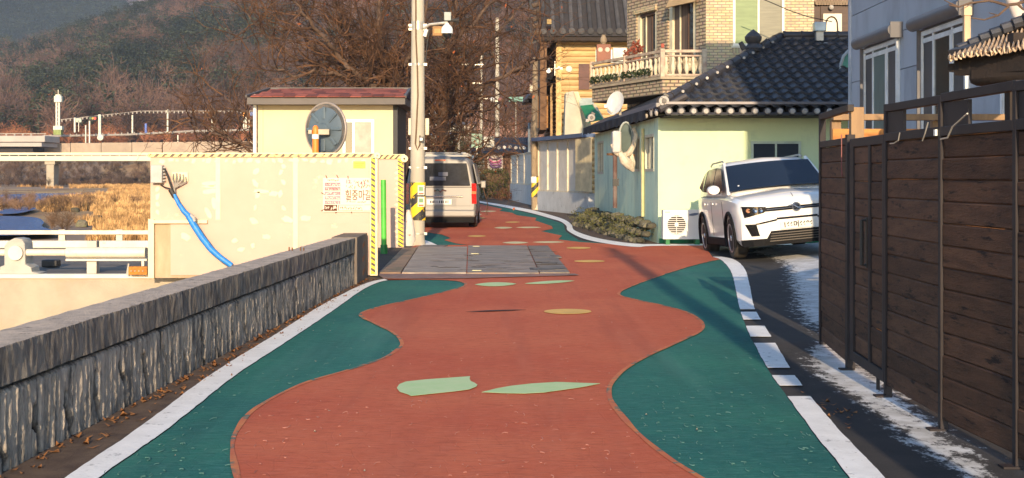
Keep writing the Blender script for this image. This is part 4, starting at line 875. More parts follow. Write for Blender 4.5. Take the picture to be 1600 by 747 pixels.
BLUEW = mat('grey_blue_panel', (.38, .41, .46), .75, col2=(.33, .36, .41), scale=1.2, rand=.05, bump=.06, dirt=(.27, .28, .31), dscale=1.2, dlo=.52, dhi=.75, stretch=(1, 1, .4))
XB = 4.96
bh = thing('grey_blue_house', 'grey blue panelled house wall with white sliding windows beyond the fence', 'house', (XB, 16, 0))
B(XB+.03, 11.0, 12.0, 20.0-.03, 0, 8.85).build('core', mat('house_core', (.25, .27, .3), .9), bh)
B(XB+.0, XB+.029, 12.0, 19.97, 5.9, 8.85).build('parapet', BLUEW, bh)
B(XB-.05, 11.1, 11.9, 20.05, 8.851, 9.2).build('roof', mat('dark_roof', (.04, .04, .05), .7), bh)
wins = [(17.45, 19.12, 1.75, 3.16), (14.80, 16.44, 1.75, 3.13), (12.6, 13.75, 1.6, 2.55)]
zc0 = 2.76-.485*5; zcs = [zc0+.485*k for k in range(0, 13)]
ycuts2 = [12.0, 13.9, 16.52, 17.28, 19.97]
for i in range(len(ycuts2)-1):
    for k in range(len(zcs)-1):
        y0, y1, z0, z1 = ycuts2[i]+.003, ycuts2[i+1]-.003, zcs[k]+.005, min(zcs[k+1]-.005, 5.89)
        if z1 <= z0: continue
        rects = [(y0, y1, z0, z1)]
        for (a0, a1, c0, c1) in wins:
            new = []
            for (p0, p1, q0, q1) in rects:
                if a1 <= p0 or a0 >= p1 or c1 <= q0 or c0 >= q1: new.append((p0, p1, q0, q1)); continue
                if p0 < a0: new.append((p0, a0, q0, q1))
                if a1 < p1: new.append((a1, p1, q0, q1))
                m0, m1 = max(p0, a0), min(p1, a1)
                if q0 < c0: new.append((m0, m1, q0, c0))
                if c1 < q1: new.append((m0, m1, c1, q1))
            rects = new
        for (p0, p1, q0, q1) in rects: B(XB, XB+.028, p0, p1, q0, q1).build('panel', BLUEW, bh)
for k in range(len(zcs)-1): B(XB+.06, 11.0, 19.972, 20.0, zcs[k]+.005, min(zcs[k+1]-.005, 6.9)).build('panel', BLUEW, bh)
SHB = mat('shutter_box', (.115, .11, .115), .55, col2=(.10, .095, .10))
GLS = mat('window_glass', (.035, .06, .055), .08, spec=.9, col2=(.02, .035, .035), scale=3); CURT = mat('green_curtain', (.10, .16, .15), .5, col2=(.06, .10, .095), scale=14, stretch=(1, 6, .2))
NET = mat('insect_screen', (.07, .065, .068), .6)
for wi, (a0, a1, c0, c1) in enumerate(wins):
    W_ = window(bh, a0, a1, c0, c1, XB+.0, .055, (.30, .72), mat('blue_white_pvc', (.80, .84, .86), .35), [NET, CURT if wi == 0 else GLS, NET], .045, face='x')
    B(XB-.030, XB-.012, a0+(a1-a0)*.32, a0+(a1-a0)*.36, c0+.06, c1-.12).build('sash', WPVC, W_)
    B(XB-.032, XB-.010, a0+.06, a1-.06, c1-.14, c1-.085).build('sash_top', mat('blue_white_pvc', (.8, .84, .86), .35), W_)
    if wi < 2:
        MB().tube([(XB-.10, a0-.1, c1+.10), (XB-.10, a1+.12, c1+.10)], .085, 14).build('shutter_box', SHB, bh, smooth=True)
        B(XB-.16, XB-.001, a0-.13, a0-.11, c1+.0, c1+.2).build('shutter_end', SHB, bh)
        B(XB-.09, XB-.001, a1-.03, a1, c0, c1+.02).build('shutter_rail', SHB, bh)
B(XB-.03, XB-.001, 19.93, 20.02, 0, 6.9).build('corner_trim', mat('corner', (.42, .47, .54), .6), bh)

# lean-to with corrugated sheet, posts, tiles and gutter at the right edge
lt = thing('lean_to_shed', 'lean-to with faded corrugated sheet roof and dark tile edge at the right of the house', 'shed', (3.6, 9.2, 0))
FAD = mat('faded_sheet', (.66, .50, .34), .8, col2=(.45, .33, .24), scale=3, bump=.4, dirt=(.20, .13, .09), dscale=4, dlo=.6, dhi=.68)
a = P(1480, 93, 9.8); b = P(1640, 66, 9.0); c = P(1650, 14, 11.0); d_ = P(1482, 90, 10.1); nx_, ny_ = 120, 6; vs = []; fs = []
for j in range(ny_+1):
    for i in range(nx_+1):
        u, v = i/nx_, j/ny_; p = (a*(1-u)+b*u)*(1-v)+(d_*(1-u)+c*u)*v; p.z += .022*math.sin(i*1.15)+.02*noise.noise(p*3)
        if j == 0: p.y += -.03+.06*noise.noise(Vector((i*.7, 0, 0)))
        vs.append(p)
for j in range(ny_):
    for i in range(nx_): q = j*(nx_+1)+i; fs.append((q, q+1, q+nx_+2, q+nx_+1))
o = MB().add(vs, fs).build('roof_sheet', FAD, lt, smooth=True, fix=False); sd = o.modifiers.new('s', 'SOLIDIFY'); sd.thickness = .012
DKW = mat('dark_timber', (.022, .017, .016), .8, col2=(.035, .025, .02), scale=5, bump=.4)
TILE = mat('charcoal_tile', (.030, .033, .042), .42, col2=(.045, .045, .052), scale=4, rand=.25, bump=.15, spec=.5)
mb = MB()
for k in range(10):
    t = k/9; p = a*(1-t)+b*t; mb.bar(p+Vector((.06, .1, -.05)), P(1500+t*160, 88-50*t, 10.8)+Vector((.3, .2, -.12)), .04, .06)
o = mb.build('rafter', DKW, lt)
MB().bar(P(1500, 103, 9.9), P(1640, 92, 9.1), .10, .14).build('beam', DKW, lt); MB().bar(P(1528, 118, 9.8), P(1640, 108, 9.2), .22, .16).build('beam', DKW, lt, bevel=.05)
MB().cbox(P(1592, 130, 9.6), (.12, .12, .7)).build('post', DKW, lt)
B(XD(1578, 9.5), XD(1600, 9.5)+.3, 9.5, 9.6, 0, ZD(92, 9.5)).build('post', DKW, lt)
for k in range(8):
    t = k/7; p = P(1497+t*120, 78-t*56, 10.4-.05*k); MB().tube([p, p+Vector((.16, -.02, .05))], .045, 8).build('ridge_tile', TILE, lt, smooth=True)
MB().bar(P(1496, 83, 10.3), P(1640, 22, 10.6), .2, .06).build('tile_bed', TILE, lt)
gp_ = thing('roof_post', 'tan wooden post rising above the dark tile edge', 'post', P(1512, 66, 10.8)); B(P(1507, 0, 10.8).x, P(1517, 0, 10.8).x, 10.8, 10.85, ZD(66, 10.8), ZD(9, 10.8)).build('shaft', mat('post_tan', (.66, .48, .30), .7), gp_, bevel=.004)
B(P(1506, 0, 10.8).x, P(1518, 0, 10.8).x, 10.79, 10.86, ZD(24, 10.8), ZD(11, 10.8)).build('cap', mat('post_tan', (.66, .48, .30), .7), gp_)
gu = thing('gutter_pipe', 'thick pale slanted pipe at the top right above the tiles', 'pipe', P(1597, 38, 10.2)); MB().tube([P(1600, 42, 10.2), P(1583, 3, 10.4), P(1572, -25, 10.5)], .048, 14).build('pipe', mat('pipe_cream', (.75, .62, .5), .5), gu, smooth=True)
tw = MB(); BARK = mat('bark', (.13, .085, .06), .9, col2=(.075, .05, .038), scale=8, stretch=(1, 1, .3), bump=.5)
for ln, r_ in ([(1620, -6), (1590, 6), (1572, 8), (1555, 3), (1545, 1), (1515, 5), (1498, 11), (1483, 8)], .012), ([(1576, 10), (1560, 24), (1538, 31), (1518, 28)], .009), ([(1498, 11), (1485, 5), (1475, 0)], .006), ([(1550, 3), (1540, -3), (1532, -8)], .008), ([(1560, 24), (1545, 20)], .005), ([(1515, 5), (1512, 10), (1500, 16)], .004), ([(1590, 6), (1598, 14), (1612, 22)], .01):
    n_ = len(ln); tw.tube([P(x, y, 9.0) for x, y in ln], [r_*(1-.6*k/(n_-1)) for k in range(n_)], 6)
t_ = thing('bare_branch', 'bare brown twig reaching in at the top right corner', 'branch', P(1590, 5, 9)); tw.build('twigs', BARK, t_, smooth=True)

# ================================================================ GREEN HOUSE with tiled hip roof
gh = thing('mint_house', 'single storey mint green house with charcoal tiled hip roof and white eave ends', 'house', (3.1, 28.4, 0))
MINT = mat('mint_plaster', (.58, .69, .43), .85, col2=(.62, .72, .46), scale=1.5, bump=.12, dirt=(.45, .56, .36), dscale=2.2, dlo=.55, dhi=.8)
MINTS = mat('mint_side_plaster', (.54, .72, .57), .85, col2=(.64, .76, .56), scale=.9, bump=.3, dirt=(.34, .50, .40), dscale=2.5, dlo=.5, dhi=.75, stretch=(1, 1, .4))
cA = Vector((3.04, 28.4, 0)); cB = Vector((2.42, 40.0, 0)); WH = 2.62; sd = (cB-cA).normalized(); sn = Vector((-sd.y, sd.x, 0))   # outward, to the road
if sn.x > 0: sn = -sn
wx0, wx1 = XD(1173, 28.4), XD(1251, 28.4); wz0, wz1 = ZD(250, 28.4)-.25, ZD(221, 28.4)
for (x0, x1, z0, z1) in ((cA.x, wx0, 0, WH), (wx1, 9.5, 0, WH), (wx0, wx1, 0, wz0), (wx0, wx1, wz1, WH)): B(x0, x1, 28.4, 28.65, z0, z1).build('front_wall', MINT, gh)
B(wx0, wx1, 28.62, 28.66, wz0, wz1).build('room_back', DGL, gh)
wf = window(gh, wx0, wx1, wz0, wz1, 28.398, .05, (.5,), mat('mint_frame', (.50, .60, .50), .5), DGL, .05)
B(wx0-.04, wx1+.04, 28.33, 28.397, wz1+.002, wz1+.03).build('lintel', MINT, gh)
mb = MB()   # uneven top edge of the render coat
for k in range(60):
    x = cA.x+.05+k*.1; z = WH-.14+.03*noise.noise(Vector((x*3, 0, 0))); mb.poly([(x, 28.397, z), (x+.1, 28.397, WH-.14+.03*noise.noise(Vector((x*3+.3, 0, 0)))), (x+.1, 28.397, WH), (x, 28.397, WH)], .03, (0, -1, 0))
mb.build('plaster_band', MINT, gh)
def sidewall(s0, s1, z0, z1, m, name='side_wall'):
    p, q = cA+sd*s0, cA+sd*s1; MB().add([p+Vector((0, 0, z0)), q+Vector((0, 0, z0)), q-sn*.25+Vector((0, 0, z0)), p-sn*.25+Vector((0, 0, z0)), p+Vector((0, 0, z1)), q+Vector((0, 0, z1)), q-sn*.25+Vector((0, 0, z1)), p-sn*.25+Vector((0, 0, z1))],
        [(0, 3, 2, 1), (4, 5, 6, 7), (0, 1, 5, 4), (1, 2, 6, 5), (2, 3, 7, 6), (3, 0, 4, 7)]).build(name, m, gh)
def s_of(x):   # distance along the side wall of a photograph column
    u = (x-800)/F; return (cA.x-u*cA.y)/(u*sd.y-sd.x)
def z_at(x, y): p = cA+sd*s_of(x); return ZD(y, p.y)
w_s = [(s_of(1022), s_of(1008), z_at(1015, 268), z_at(1015, 210)), (s_of(1000), s_of(990), z_at(995, 268), z_at(995, 214)), (s_of(943), s_of(934), z_at(938, 272), z_at(938, 221))]
cur = .0
for (a0, a1, c0, c1) in w_s:
    sidewall(cur, a0, 0, WH, MINTS); sidewall(a0, a1, 0, c0, MINTS); sidewall(a0, a1, c1, WH, MINTS); cur = a1
sidewall(cur, 11.6, 0, WH, MINTS)
ang = math.atan2(sd.y, sd.x)
for i, (a0, a1, c0, c1) in enumerate(w_s):
    f = MB(); m_ = cA+sd*(a0+a1)/2-sn*.04; Lw = a1-a0
    f.cbox(m_+Vector((0, 0, (c0+c1)/2))-sd*(Lw/2-.03), (.06, .10, c1-c0), (0, 0, ang)).cbox(m_+Vector((0, 0, (c0+c1)/2))+sd*(Lw/2-.03), (.06, .10, c1-c0), (0, 0, ang))
    f.cbox(m_+Vector((0, 0, c1-.03)), (Lw-.12, .10, .06), (0, 0, ang)).cbox(m_+Vector((0, 0, c0+.03)), (Lw-.12, .10, .06), (0, 0, ang))
    fo = f.build('window', mat('cream_frame', (.62, .60, .45), .5), gh); MB().cbox(m_-sn*.02+Vector((0, 0, (c0+c1)/2)), (Lw-.12, .02, c1-c0-.12), (0, 0, ang)).build('pane', DGL, fo)
    MB().cbox(m_+Vector((0, 0, (c0+c1)/2))+sd*.02, (.05, .06, c1-c0-.12), (0, 0, ang)).build('mullion', mat('cream_frame', (.6, .6, .45), .5), fo)
p = cA+sd*s_of(1007)+sn*.04; MB().tube([p+Vector((0, 0, .5)), p+Vector((0, 0, 2.45))], .035, 8).build('down_pipe', mat('yellow_pipe', (.66, .60, .30), .6), gh, smooth=True)
# roof
EZ = 2.80; RZt = 4.72; EY = 27.35; RY = 33.0; EX = 2.90; HX = 6.55
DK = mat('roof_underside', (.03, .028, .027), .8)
hipA = Vector((EX+.08, EY, EZ)); ridge0 = Vector((HX, RY, RZt)); rend = Vector((12.5, RY, RZt))
bk = Vector((2.20, 39.8, EZ+.02)); bk2 = Vector((12.5, 39.0, EZ))
mb = MB(); e0 = Vector((12.5, EY, EZ)); mb.add([hipA, e0, rend, ridge0, bk, bk2], [(0, 1, 2, 3), (0, 3, 4), (3, 2, 5, 4), (0, 4, 5, 1)])
roof = mb.build('roof', mat('roof_bed', (.02, .021, .026), .7), gh)
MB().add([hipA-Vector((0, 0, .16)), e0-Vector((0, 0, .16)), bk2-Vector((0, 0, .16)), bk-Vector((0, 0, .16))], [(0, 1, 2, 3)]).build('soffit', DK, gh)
# wavy pressed tiles on the front slope, one object each
def tile_mesh(w, l, m):
    vs = []; fs = []; nx_ = 8
    for j, (v, lift) in enumerate(((0, .045), (0.0, .018), (1.06, .0))):
        for i in range(nx_+1):
            u = i/nx_; h = .030*max(0, math.sin(u*2*math.pi))+.010*math.sin(u*2*math.pi)
            droop = -.05*(abs(math.sin(u*math.pi))) if j < 2 else 0
            vs.append((u*w, v*l+droop*(1 if j < 2 else 0), h+lift-(.03 if j == 1 else 0)))
    for j in range(2):
        for i in range(nx_): q = j*(nx_+1)+i; fs.append((q, q+1, q+nx_+2, q+nx_+1))
    me = MB().add(vs, fs).mesh('tile', m, True, fix=False); return me
TW, NR = .268, 14
sl_len = math.hypot(RY-EY, RZt-EZ); TL = sl_len/NR; sang = math.atan2(RZt-EZ, RY-EY); tm = tile_mesh(TW, TL, TILE); cnt = 0; extra = []
for r_ in range(NR):
    t = r_/NR; y = EY+(RY-EY)*t; z = EZ+(RZt-EZ)*t+.01; xl = hipA.x+(HX-hipA.x)*t+.05
    nmax = int((XD(1345, y)-xl)/TW)+1
    for k in range(nmax):
        x = xl+(TW*.0 if r_ % 2 else TW*.5)*0+k*TW
        x = math.floor((xl)/TW)*TW+TW+k*TW
        if cnt < 300: link('tile', tm, roof, (x, y, z), (sang, 0, 0)); cnt += 1
        else: extra.append((x, y, z))
TRIM = mat('ridge_tile', (.06, .052, .052), .45, col2=(.04, .036, .038), scale=5, rand=.3)
EDW = mat('eave_disc', (.47, .44, .40), .8, rand=.3, dirt=(.25, .22, .2), dscale=20)
def ridge(p, q, n, r_=.085, lift=.06, par=None):
    p, q = Vector(p), Vector(q); st = (q-p)/n
    for k in range(n):
        a = p+st*k+Vector((0, 0, lift)); b_2 = a+st*.96; MB().tube([a, a+st*.12, a+st*.13, b_2], [r_*1.12, r_*1.12, r_, r_*.97], 10).build('ridge_tile', TRIM, par or gh, smooth=True)
    MB().bar(p+Vector((0, 0, .0)), q+Vector((0, 0, .0)), .16, .11).build('ridge_bed', TRIM, par or gh)
ridge(hipA+Vector((.0, 0, .03)), ridge0+Vector((-.05, 0, .02)), 15); ridge(ridge0+Vector((.0, 0, .03)), ridge0+Vector((2.6, 0, .03)), 6, .10, .05)
for k, t in enumerate((.12, .22, .30, .38, .46, .60, .68, .77, .86)):
    p = hipA.lerp(ridge0, t)+Vector((.09, -.09, .10)); MB().lathe([(.03, -.02), (.035, .02)], p, 10, 'y').build('mortar_dab', EDW, gh)
# end ornament and finial
fo = thing('roof_ornament', 'dark onion shaped roof ornament on the hip of the mint house', 'ornament', hipA.lerp(ridge0, .74)); p = hipA.lerp(ridge0, .74)+Vector((-.05, 0, .05))
MB().lathe([(.16, 0), (.19, .08), (.13, .18), (.19, .26), (.20, .34), (.13, .42), (.03, .50), (.005, .52)], p, 16).build('bulb', TRIM, fo, smooth=True); MB().tube([p+Vector((-.2, 0, .05)), p+Vector((-.30, 0, .22))], [.07, .05], 8).build('horn', TRIM, fo, smooth=True); MB().tube([p+Vector((.2, 0, .16)), p+Vector((.32, 0, .30))], [.05, .02], 8).build('horn', TRIM, fo, smooth=True)
vt = thing('roof_vent', 'shiny galvanised square roof vent on the tiled ridge', 'vent', (XD(1280, 32.6), 32.6, 4.7)); vx = XD(1280, 32.6); vz = ZD(54, 32.6)
MB().cbox((vx, 32.6, vz-.02), (.17, .17, .26)).build('pipe', GALV, vt); MB().cbox((vx, 32.6, vz+.18), (.27, .27, .22)).build('head', mat('shiny_zinc', (.50, .58, .62), .3, metal=.6), vt, bevel=.015)
MB().lathe([(.07, 0), (.03, .02)], (XD(1289, 32), 31.9, 4.5), 8).build('white_cap', EDW, vt)
# front eave: gutter line, tile ends with white discs, drip boards
B(hipA.x+.1, 9.5, EY-.07, EY-.01, EZ+.035, EZ+.085).build('gutter', mat('gutter_grey', (.16, .15, .16), .4, metal=.3), gh)
n_ = int((XD(1345, EY)-hipA.x-.1)/.247); dm = MB().lathe([(.056, .12), (.058, -.03), (.045, -.05), (.01, -.055)], (0, 0, 0), 14, 'y').mesh('eave_disc', EDW, True); cm = MB().tube([(0, -.0, 0), (0, .4, .06)], .082, 10).mesh('eave_tile', TILE, True)
for k in range(n_+1):
    x = hipA.x+.16+k*.247; link('eave_tile', cm, gh, (x, EY-.03, EZ-.105)); link('eave_disc', dm, gh, (x, EY-.03, EZ-.105))
for k in range(n_+1):
    x = hipA.x+.28+k*.247; mb = MB(); mb.tube([(x-.12, EY+.02, EZ-.10), (x-.06, EY+.0, EZ-.155), (x+.06, EY+.0, EZ-.155), (x+.12, EY+.02, EZ-.10)], .035, 6); mb.build('drip_tile', TILE, gh)
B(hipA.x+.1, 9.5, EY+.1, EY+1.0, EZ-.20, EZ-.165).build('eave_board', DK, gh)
# left eave running away
sd2 = (bk-hipA); n_ = 40
for k in range(n_):
    p = hipA+sd2*(k/n_)+Vector((.02, 0, -.02)); MB().tube([p+Vector((-.04, .0, -.05)), p+Vector((.5, .1, .22))], .075, 8).build('verge_tile', TRIM, gh, smooth=True)
    if k in (1, 3, 5): MB().lathe([(.07, .03), (.07, -.01), (.03, -.03)], p+Vector((-.06, 0, -.09)), 10, 'x').build('eave_disc', EDW, gh)
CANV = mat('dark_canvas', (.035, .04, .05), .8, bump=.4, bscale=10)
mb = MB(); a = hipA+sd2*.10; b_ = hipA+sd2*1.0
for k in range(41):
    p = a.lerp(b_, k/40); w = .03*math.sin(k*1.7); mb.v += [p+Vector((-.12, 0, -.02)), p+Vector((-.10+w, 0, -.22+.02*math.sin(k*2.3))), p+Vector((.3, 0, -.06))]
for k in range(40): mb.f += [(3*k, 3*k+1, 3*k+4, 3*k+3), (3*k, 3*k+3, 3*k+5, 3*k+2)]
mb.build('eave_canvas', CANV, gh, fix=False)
# big white round ornament at the corner of the eave, and one farther along
for x, y, D, r_ in ((1037, 158, 27.4, .11), (924, 184, 38, .11)):
    od = thing('eave_finial', 'white round finial at the near eave corner of the mint house' if D < 30 else 'white round finial at the far end of the mint house eave', 'finial', P(x, y, D)); p = P(x, y, D)
    MB().lathe([(.02, -.10), (r_*.9, -.08), (r_, -.02), (r_, .08), (r_*.7, .16)], p, 18, 'y').build('disc', EDW, od, smooth=True); MB().lathe([(r_*.45, -.105), (r_*.4, -.12)], p, 12, 'y').build('boss', TRIM, od); MB().cbox(p+Vector((-.11, 0, -.08)), (.10, .12, .09)).build('base', EDW, od, bevel=.02)
    MB().cbox(p+Vector((.05, .02, .12)), (.12, .12, .06), (0, .5, 0)).build('cap', TRIM, od, bevel=.01)
# arch window bit beside the blue house
aw = thing('dormer_window', 'small arched dormer window on the tile roof next to the grey blue house', 'window', (XD(1322, 30.5), 30.5, 3.7)); D = 30.2
arc = [P(1313, 118, D), P(1315, 100, D), P(1319, 88, D), P(1326, 80, D), P(1345, 76, D), P(1345, 118, D)]
MB().poly(arc, .1, (0, 1, 0)).build('glass', mat('green_glass', (.10, .30, .22), .2), aw)
MB().tube([q+Vector((-.02, -.02, 0)) for q in arc[:5]], .035, 8).build('frame', mat('grey_frame', (.4, .42, .42), .4), aw, smooth=True); MB().bar(P(1308, 119, D), P(1345, 116, D), .12, .05).build('sill', mat('grey_frame', (.4, .42, .4), .4), aw)

# things on the green side wall
def SW(x, y, out=.3):    # point in front of the side wall
    p = cA+sd*s_of(x)+sn*out; return Vector((p.x, p.y, ZD(y, p.y)))
D = 31.0
ac = thing('air_conditioner', 'old white air conditioner wrapped in cloth on a post against the mint side wall', 'air conditioner', (XD(962, D), D, 0))
MB().tube([P(961, 241, D), P(961, 325, D)], .05, 8).build('post', mat('rust_post', (.10, .05, .04), .7, col2=(.2, .16, .14), scale=2), ac, smooth=True); MB().cbox(P(962, 285, D), (.13, .13, .16)).build('joint', CAB, ac)
MB().bar(P(950, 241, D), P(990, 243, D+.3), .12, .05).build('shelf', mat('rust', (.18, .09, .04), .8), ac)
MB().bar(P(968, 243, D), P(985, 262, D+.2), .05, .05).build('brace', mat('rust', (.18, .09, .04), .8), ac)
mb = MB().cbox(P(963, 222, D), (.20, .45, .5)); mb.build('casing', mat('ac_white', (.62, .60, .55), .6), ac, bevel=.04)
cl = MB(); cs = [P(990, 200, D), P(994, 212, D), P(990, 228, D), P(983, 240, D-.05), P(972, 244, D-.1), P(962, 238, D-.1), P(956, 225, D-.1)]
cl.tube(cs, [.04, .05, .06, .07, .07, .06, .04], 8); CLO = mat('wrap_cloth', (.66, .58, .46), .9, bump=.5, bscale=12, dirt=(.3, .22, .15), dscale=5)
cl.build('wrap_cloth', CLO, ac, smooth=True)
cl = MB(); cs = [P(968, 238, D-.15), P(975, 250, D-.15), P(984, 258, D-.1), P(990, 268, D-.1)]; cl.tube(cs, [.05, .11, .12, .03], 9).tube([P(985, 240, D), P(990, 255, D), P(989, 266, D)], [.06, .05, .02], 7); cl.build('hanging_cloth', CLO, ac, smooth=True, kind='stuff')
hoop = [P(978+11*math.cos(k*math.pi/10), 217+26*math.sin(k*math.pi/10), D+.1) for k in range(21)]; hp = thing('wire_hoop', 'tall oval wire hoop net hung on the mint side wall', 'hoop', P(978, 217, D)); MB().tube(hoop, .025, 6, False).build('ring', mat('hoop', (.33, .36, .32), .6), hp, smooth=True)
MB().poly([p+Vector((0, .03, 0)) for p in hoop[:-1]], .01, (0, 1, 0)).build('net', mat('net', (.10, .13, .12), .9), hp)
ds = thing('satellite_dish', 'white satellite dish seen edge on above the mint house eave', 'satellite dish', P(966, 172, 34)); D = 34
me = MB().lathe([(.01, .09), (.10, .08), (.20, .055), (.30, .01), (.305, -.005), (.29, .0), (.19, .04), (.01, .07)], (0, 0, 0), 28, 'x').mesh('dish', mat('dish_white', (.70, .70, .66), .5), True); link('dish', me, ds, P(961, 161, D), (R(15), R(14), R(38)))
MB().tube([P(948, 168, D), P(954, 176, D), P(962, 178, D), P(964, 172, D)], .02, 6).build('feed_arm', GALV, ds, smooth=True); MB().cbox(P(946, 166, D), (.05, .05, .07)).build('receiver', GALV, ds)
MB().tube([P(969, 180, D), P(969, 168, D)], .035, 8).build('mast', GALV, ds)
aco = thing('condenser_unit', 'white air conditioner outdoor unit on the ground before the mint front wall', 'air conditioner', (XD(1065, 27.6), 27.6, 0))
ACW = mat('condenser_white', (.70, .68, .62), .45, col2=(.66, .63, .57), scale=2); D = 27.5; x0, x1, z0, z1 = XD(1036, D), XD(1098, D), ZD(374, D), ZD(328, D)
B(x0, x1, D, D+.30, z0, z1).build('casing', ACW, aco, bevel=.012); gc = P(1057, 351, D)
MB().lathe([(.205, 0), (.205, -.02), (.185, -.025), (.185, .0)], gc, 28, 'y').build('fan_ring', ACW, aco); MB().lathe([(.186, -.004), (.0, -.004)], gc, 24, 'y').build('fan_hole', mat('fan_dark', (.12, .11, .09), .8), aco)
for k in range(9): z = gc.z-.165+k*.041; w = math.sqrt(max(.001, .19**2-(z-gc.z)**2)); MB().bar((gc.x-w, D-.022, z), (gc.x+w, D-.022, z), .012, .014).build('grille_bar', ACW, aco)
MB().lathe([(.045, -.03), (.03, -.04)], gc, 14, 'y').build('hub', ACW, aco); MB().tube([gc+Vector((0, -.02, -.2)), gc+Vector((0, -.02, .2))], .008, 5).build('grille_rib', ACW, aco)
MB().lathe([(.085, 0), (.085, -.004)], (0, 0, 0), 20, 'y'); me = MB().lathe([(1, 0), (1, -.004)], (0, 0, 0), 24, 'y').mesh('logo', mat('logo_blue', (.10, .13, .20), .5)); link('logo', me, aco, P(1084, 335, D-.002), (0, R(-8), 0), (.10, 1, .026))
B(XD(1039, D), XD(1047, D), D-.004, D-.0005, ZD(332, D), ZD(331, D)).build('mark', mat('logo_blue', (.1, .13, .2), .5), aco)
for x in (x0+.1, x1-.1): B(x-.04, x+.04, D+.02, D+.3, 0, z0).build('foot', mat('foot_green', (.05, .22, .08), .7), aco)
B(cA.x+.02, 9.2, 28.30, 28.395, 0, .10).build('green_plinth', mat('plinth_green', (.04, .26, .10), .7, dirt=(.02, .06, .03), dscale=3), gh)

# rough stones at the foot of the side wall
STN = mat('field_stone', (.17, .15, .11), .95, col2=(.08, .075, .055), scale=5, rand=.5, bump=.7, bscale=14, dirt=(.14, .15, .06), dscale=2)
sw = thing('stone_footing', 'rough mossy field stone footing along the base of the mint side wall', 'stone wall', (2.8, 33, 0))
rk = []
for v in range(5):
    bm = bmesh.new(); bmesh.ops.create_icosphere(bm, subdivisions=2, radius=1)
    for q in bm.verts: q.co *= 1+.35*noise.noise(q.co*1.3+Vector((v*9, 0, 0))); q.co = Vector([max(-.8, min(.8, c)) for c in q.co])
    me = bpy.data.meshes.new('stone'); bm.to_mesh(me); bm.free(); me.materials.append(STN); rk.append(me)
def stones(parent, fn, n):
    for k in range(n): p, s = fn(k); link('stone', rs.choice(rk), parent, p, (rs.uniform(-.3, .3), rs.uniform(-.3, .3), rs.uniform(0, 6)), s)
def sf(k):
    s = .1+11.2*((k % 46)/46); lvl = k//46; p = cA+sd*(s+rs.uniform(-.1, .1))+sn*(.10+.10*rs.rand()+(2-lvl)*.12*(1+.1*s)); r_ = rs.uniform(.08, .17); return Vector((p.x, p.y, .03+lvl*.17+rs.uniform(-.03, .03))), (r_*1.15, r_*.95, r_*.7)
stones(sw, sf, 138)
SCR = mat('scrub', (.14, .13, .05), .9, col2=(.05, .06, .025), scale=3)

# ================================================================ VEHICLES
CARW = mat('car_white', (.80, .79, .76), .28, coat=.8, amount=.1)
BLKP = mat('black_plastic', (.010, .010, .011), .7, spec=.12); GLOSSB = mat('gloss_black', (.01, .01, .012), .15, coat=.8)
CGL = mat('windscreen', (.008, .014, .03), .08, spec=.45, scale=.8, col2=(.010, .016, .03)); RUB = mat('tyre_rubber', (.03, .027, .024), .85, col2=(.07, .055, .04), scale=6)
ALU = mat('alloy', (.52, .53, .55), .3, metal=.7); CHR = mat('chrome', (.75, .75, .75), .12, metal=1.0)
def loft(sections, closed=False):
    """sections: list of point lists of equal length (full width, left to right)"""
    mb = MB(); n = len(sections[0]); mb.v = [Vector(p) for s in sections for p in s]
    for i in range(len(sections)-1):
        for k in range(n-1): q = i*n+k; mb.f.append((q, q+1, q+n+1, q+n))
    mb.f.append(tuple(range(n))[::-1]); mb.f.append(tuple((len(sections)-1)*n+k for k in range(n)))
    for i in range(len(sections)-1): mb.f.append((i*n, (i+1)*n, (i+1)*n+n-1, i*n+n-1))
    return mb
def wheel(parent, x, y, r, w, side, spokes=10):
    t = MB().lathe([(r*.66, -w/2+.01), (r*.90, -w/2), (r*.98, -w/2+.03), (r, -w/2+.06), (r, w/2-.06), (r*.98, w/2-.03), (r*.90, w/2), (r*.66, w/2-.01)], (x, y, r), 32, 'x').build('wheel', RUB, parent, smooth=True)
    xo = x+side*(w/2-.012)
    MB().lathe([(r*.67, -side*.0), (r*.69, side*.014), (r*.63, side*.012), (r*.61, -side*.03)], (xo, y, r), 28, 'x').build('rim', ALU, t, smooth=True)
    MB().lathe([(r*.62, 0), (.01, 0)], (xo-side*.045, y, r), 24, 'x').build('rim_back', BLKP, t)
    for k in range(spokes):
        a = 2*math.pi*k/spokes+.15; MB().bar((xo-side*.01, y+math.cos(a)*r*.10, r+math.sin(a)*r*.10), (xo-side*.008, y+math.cos(a)*r*.63, r+math.sin(a)*r*.63), r*.085, .02, up=(1, 0, 0)).build('spoke', ALU, t)
    MB().lathe([(r*.14, 0), (r*.12, side*.015)], (xo, y, r), 14, 'x').build('hub_cap', ALU, t)
    return t
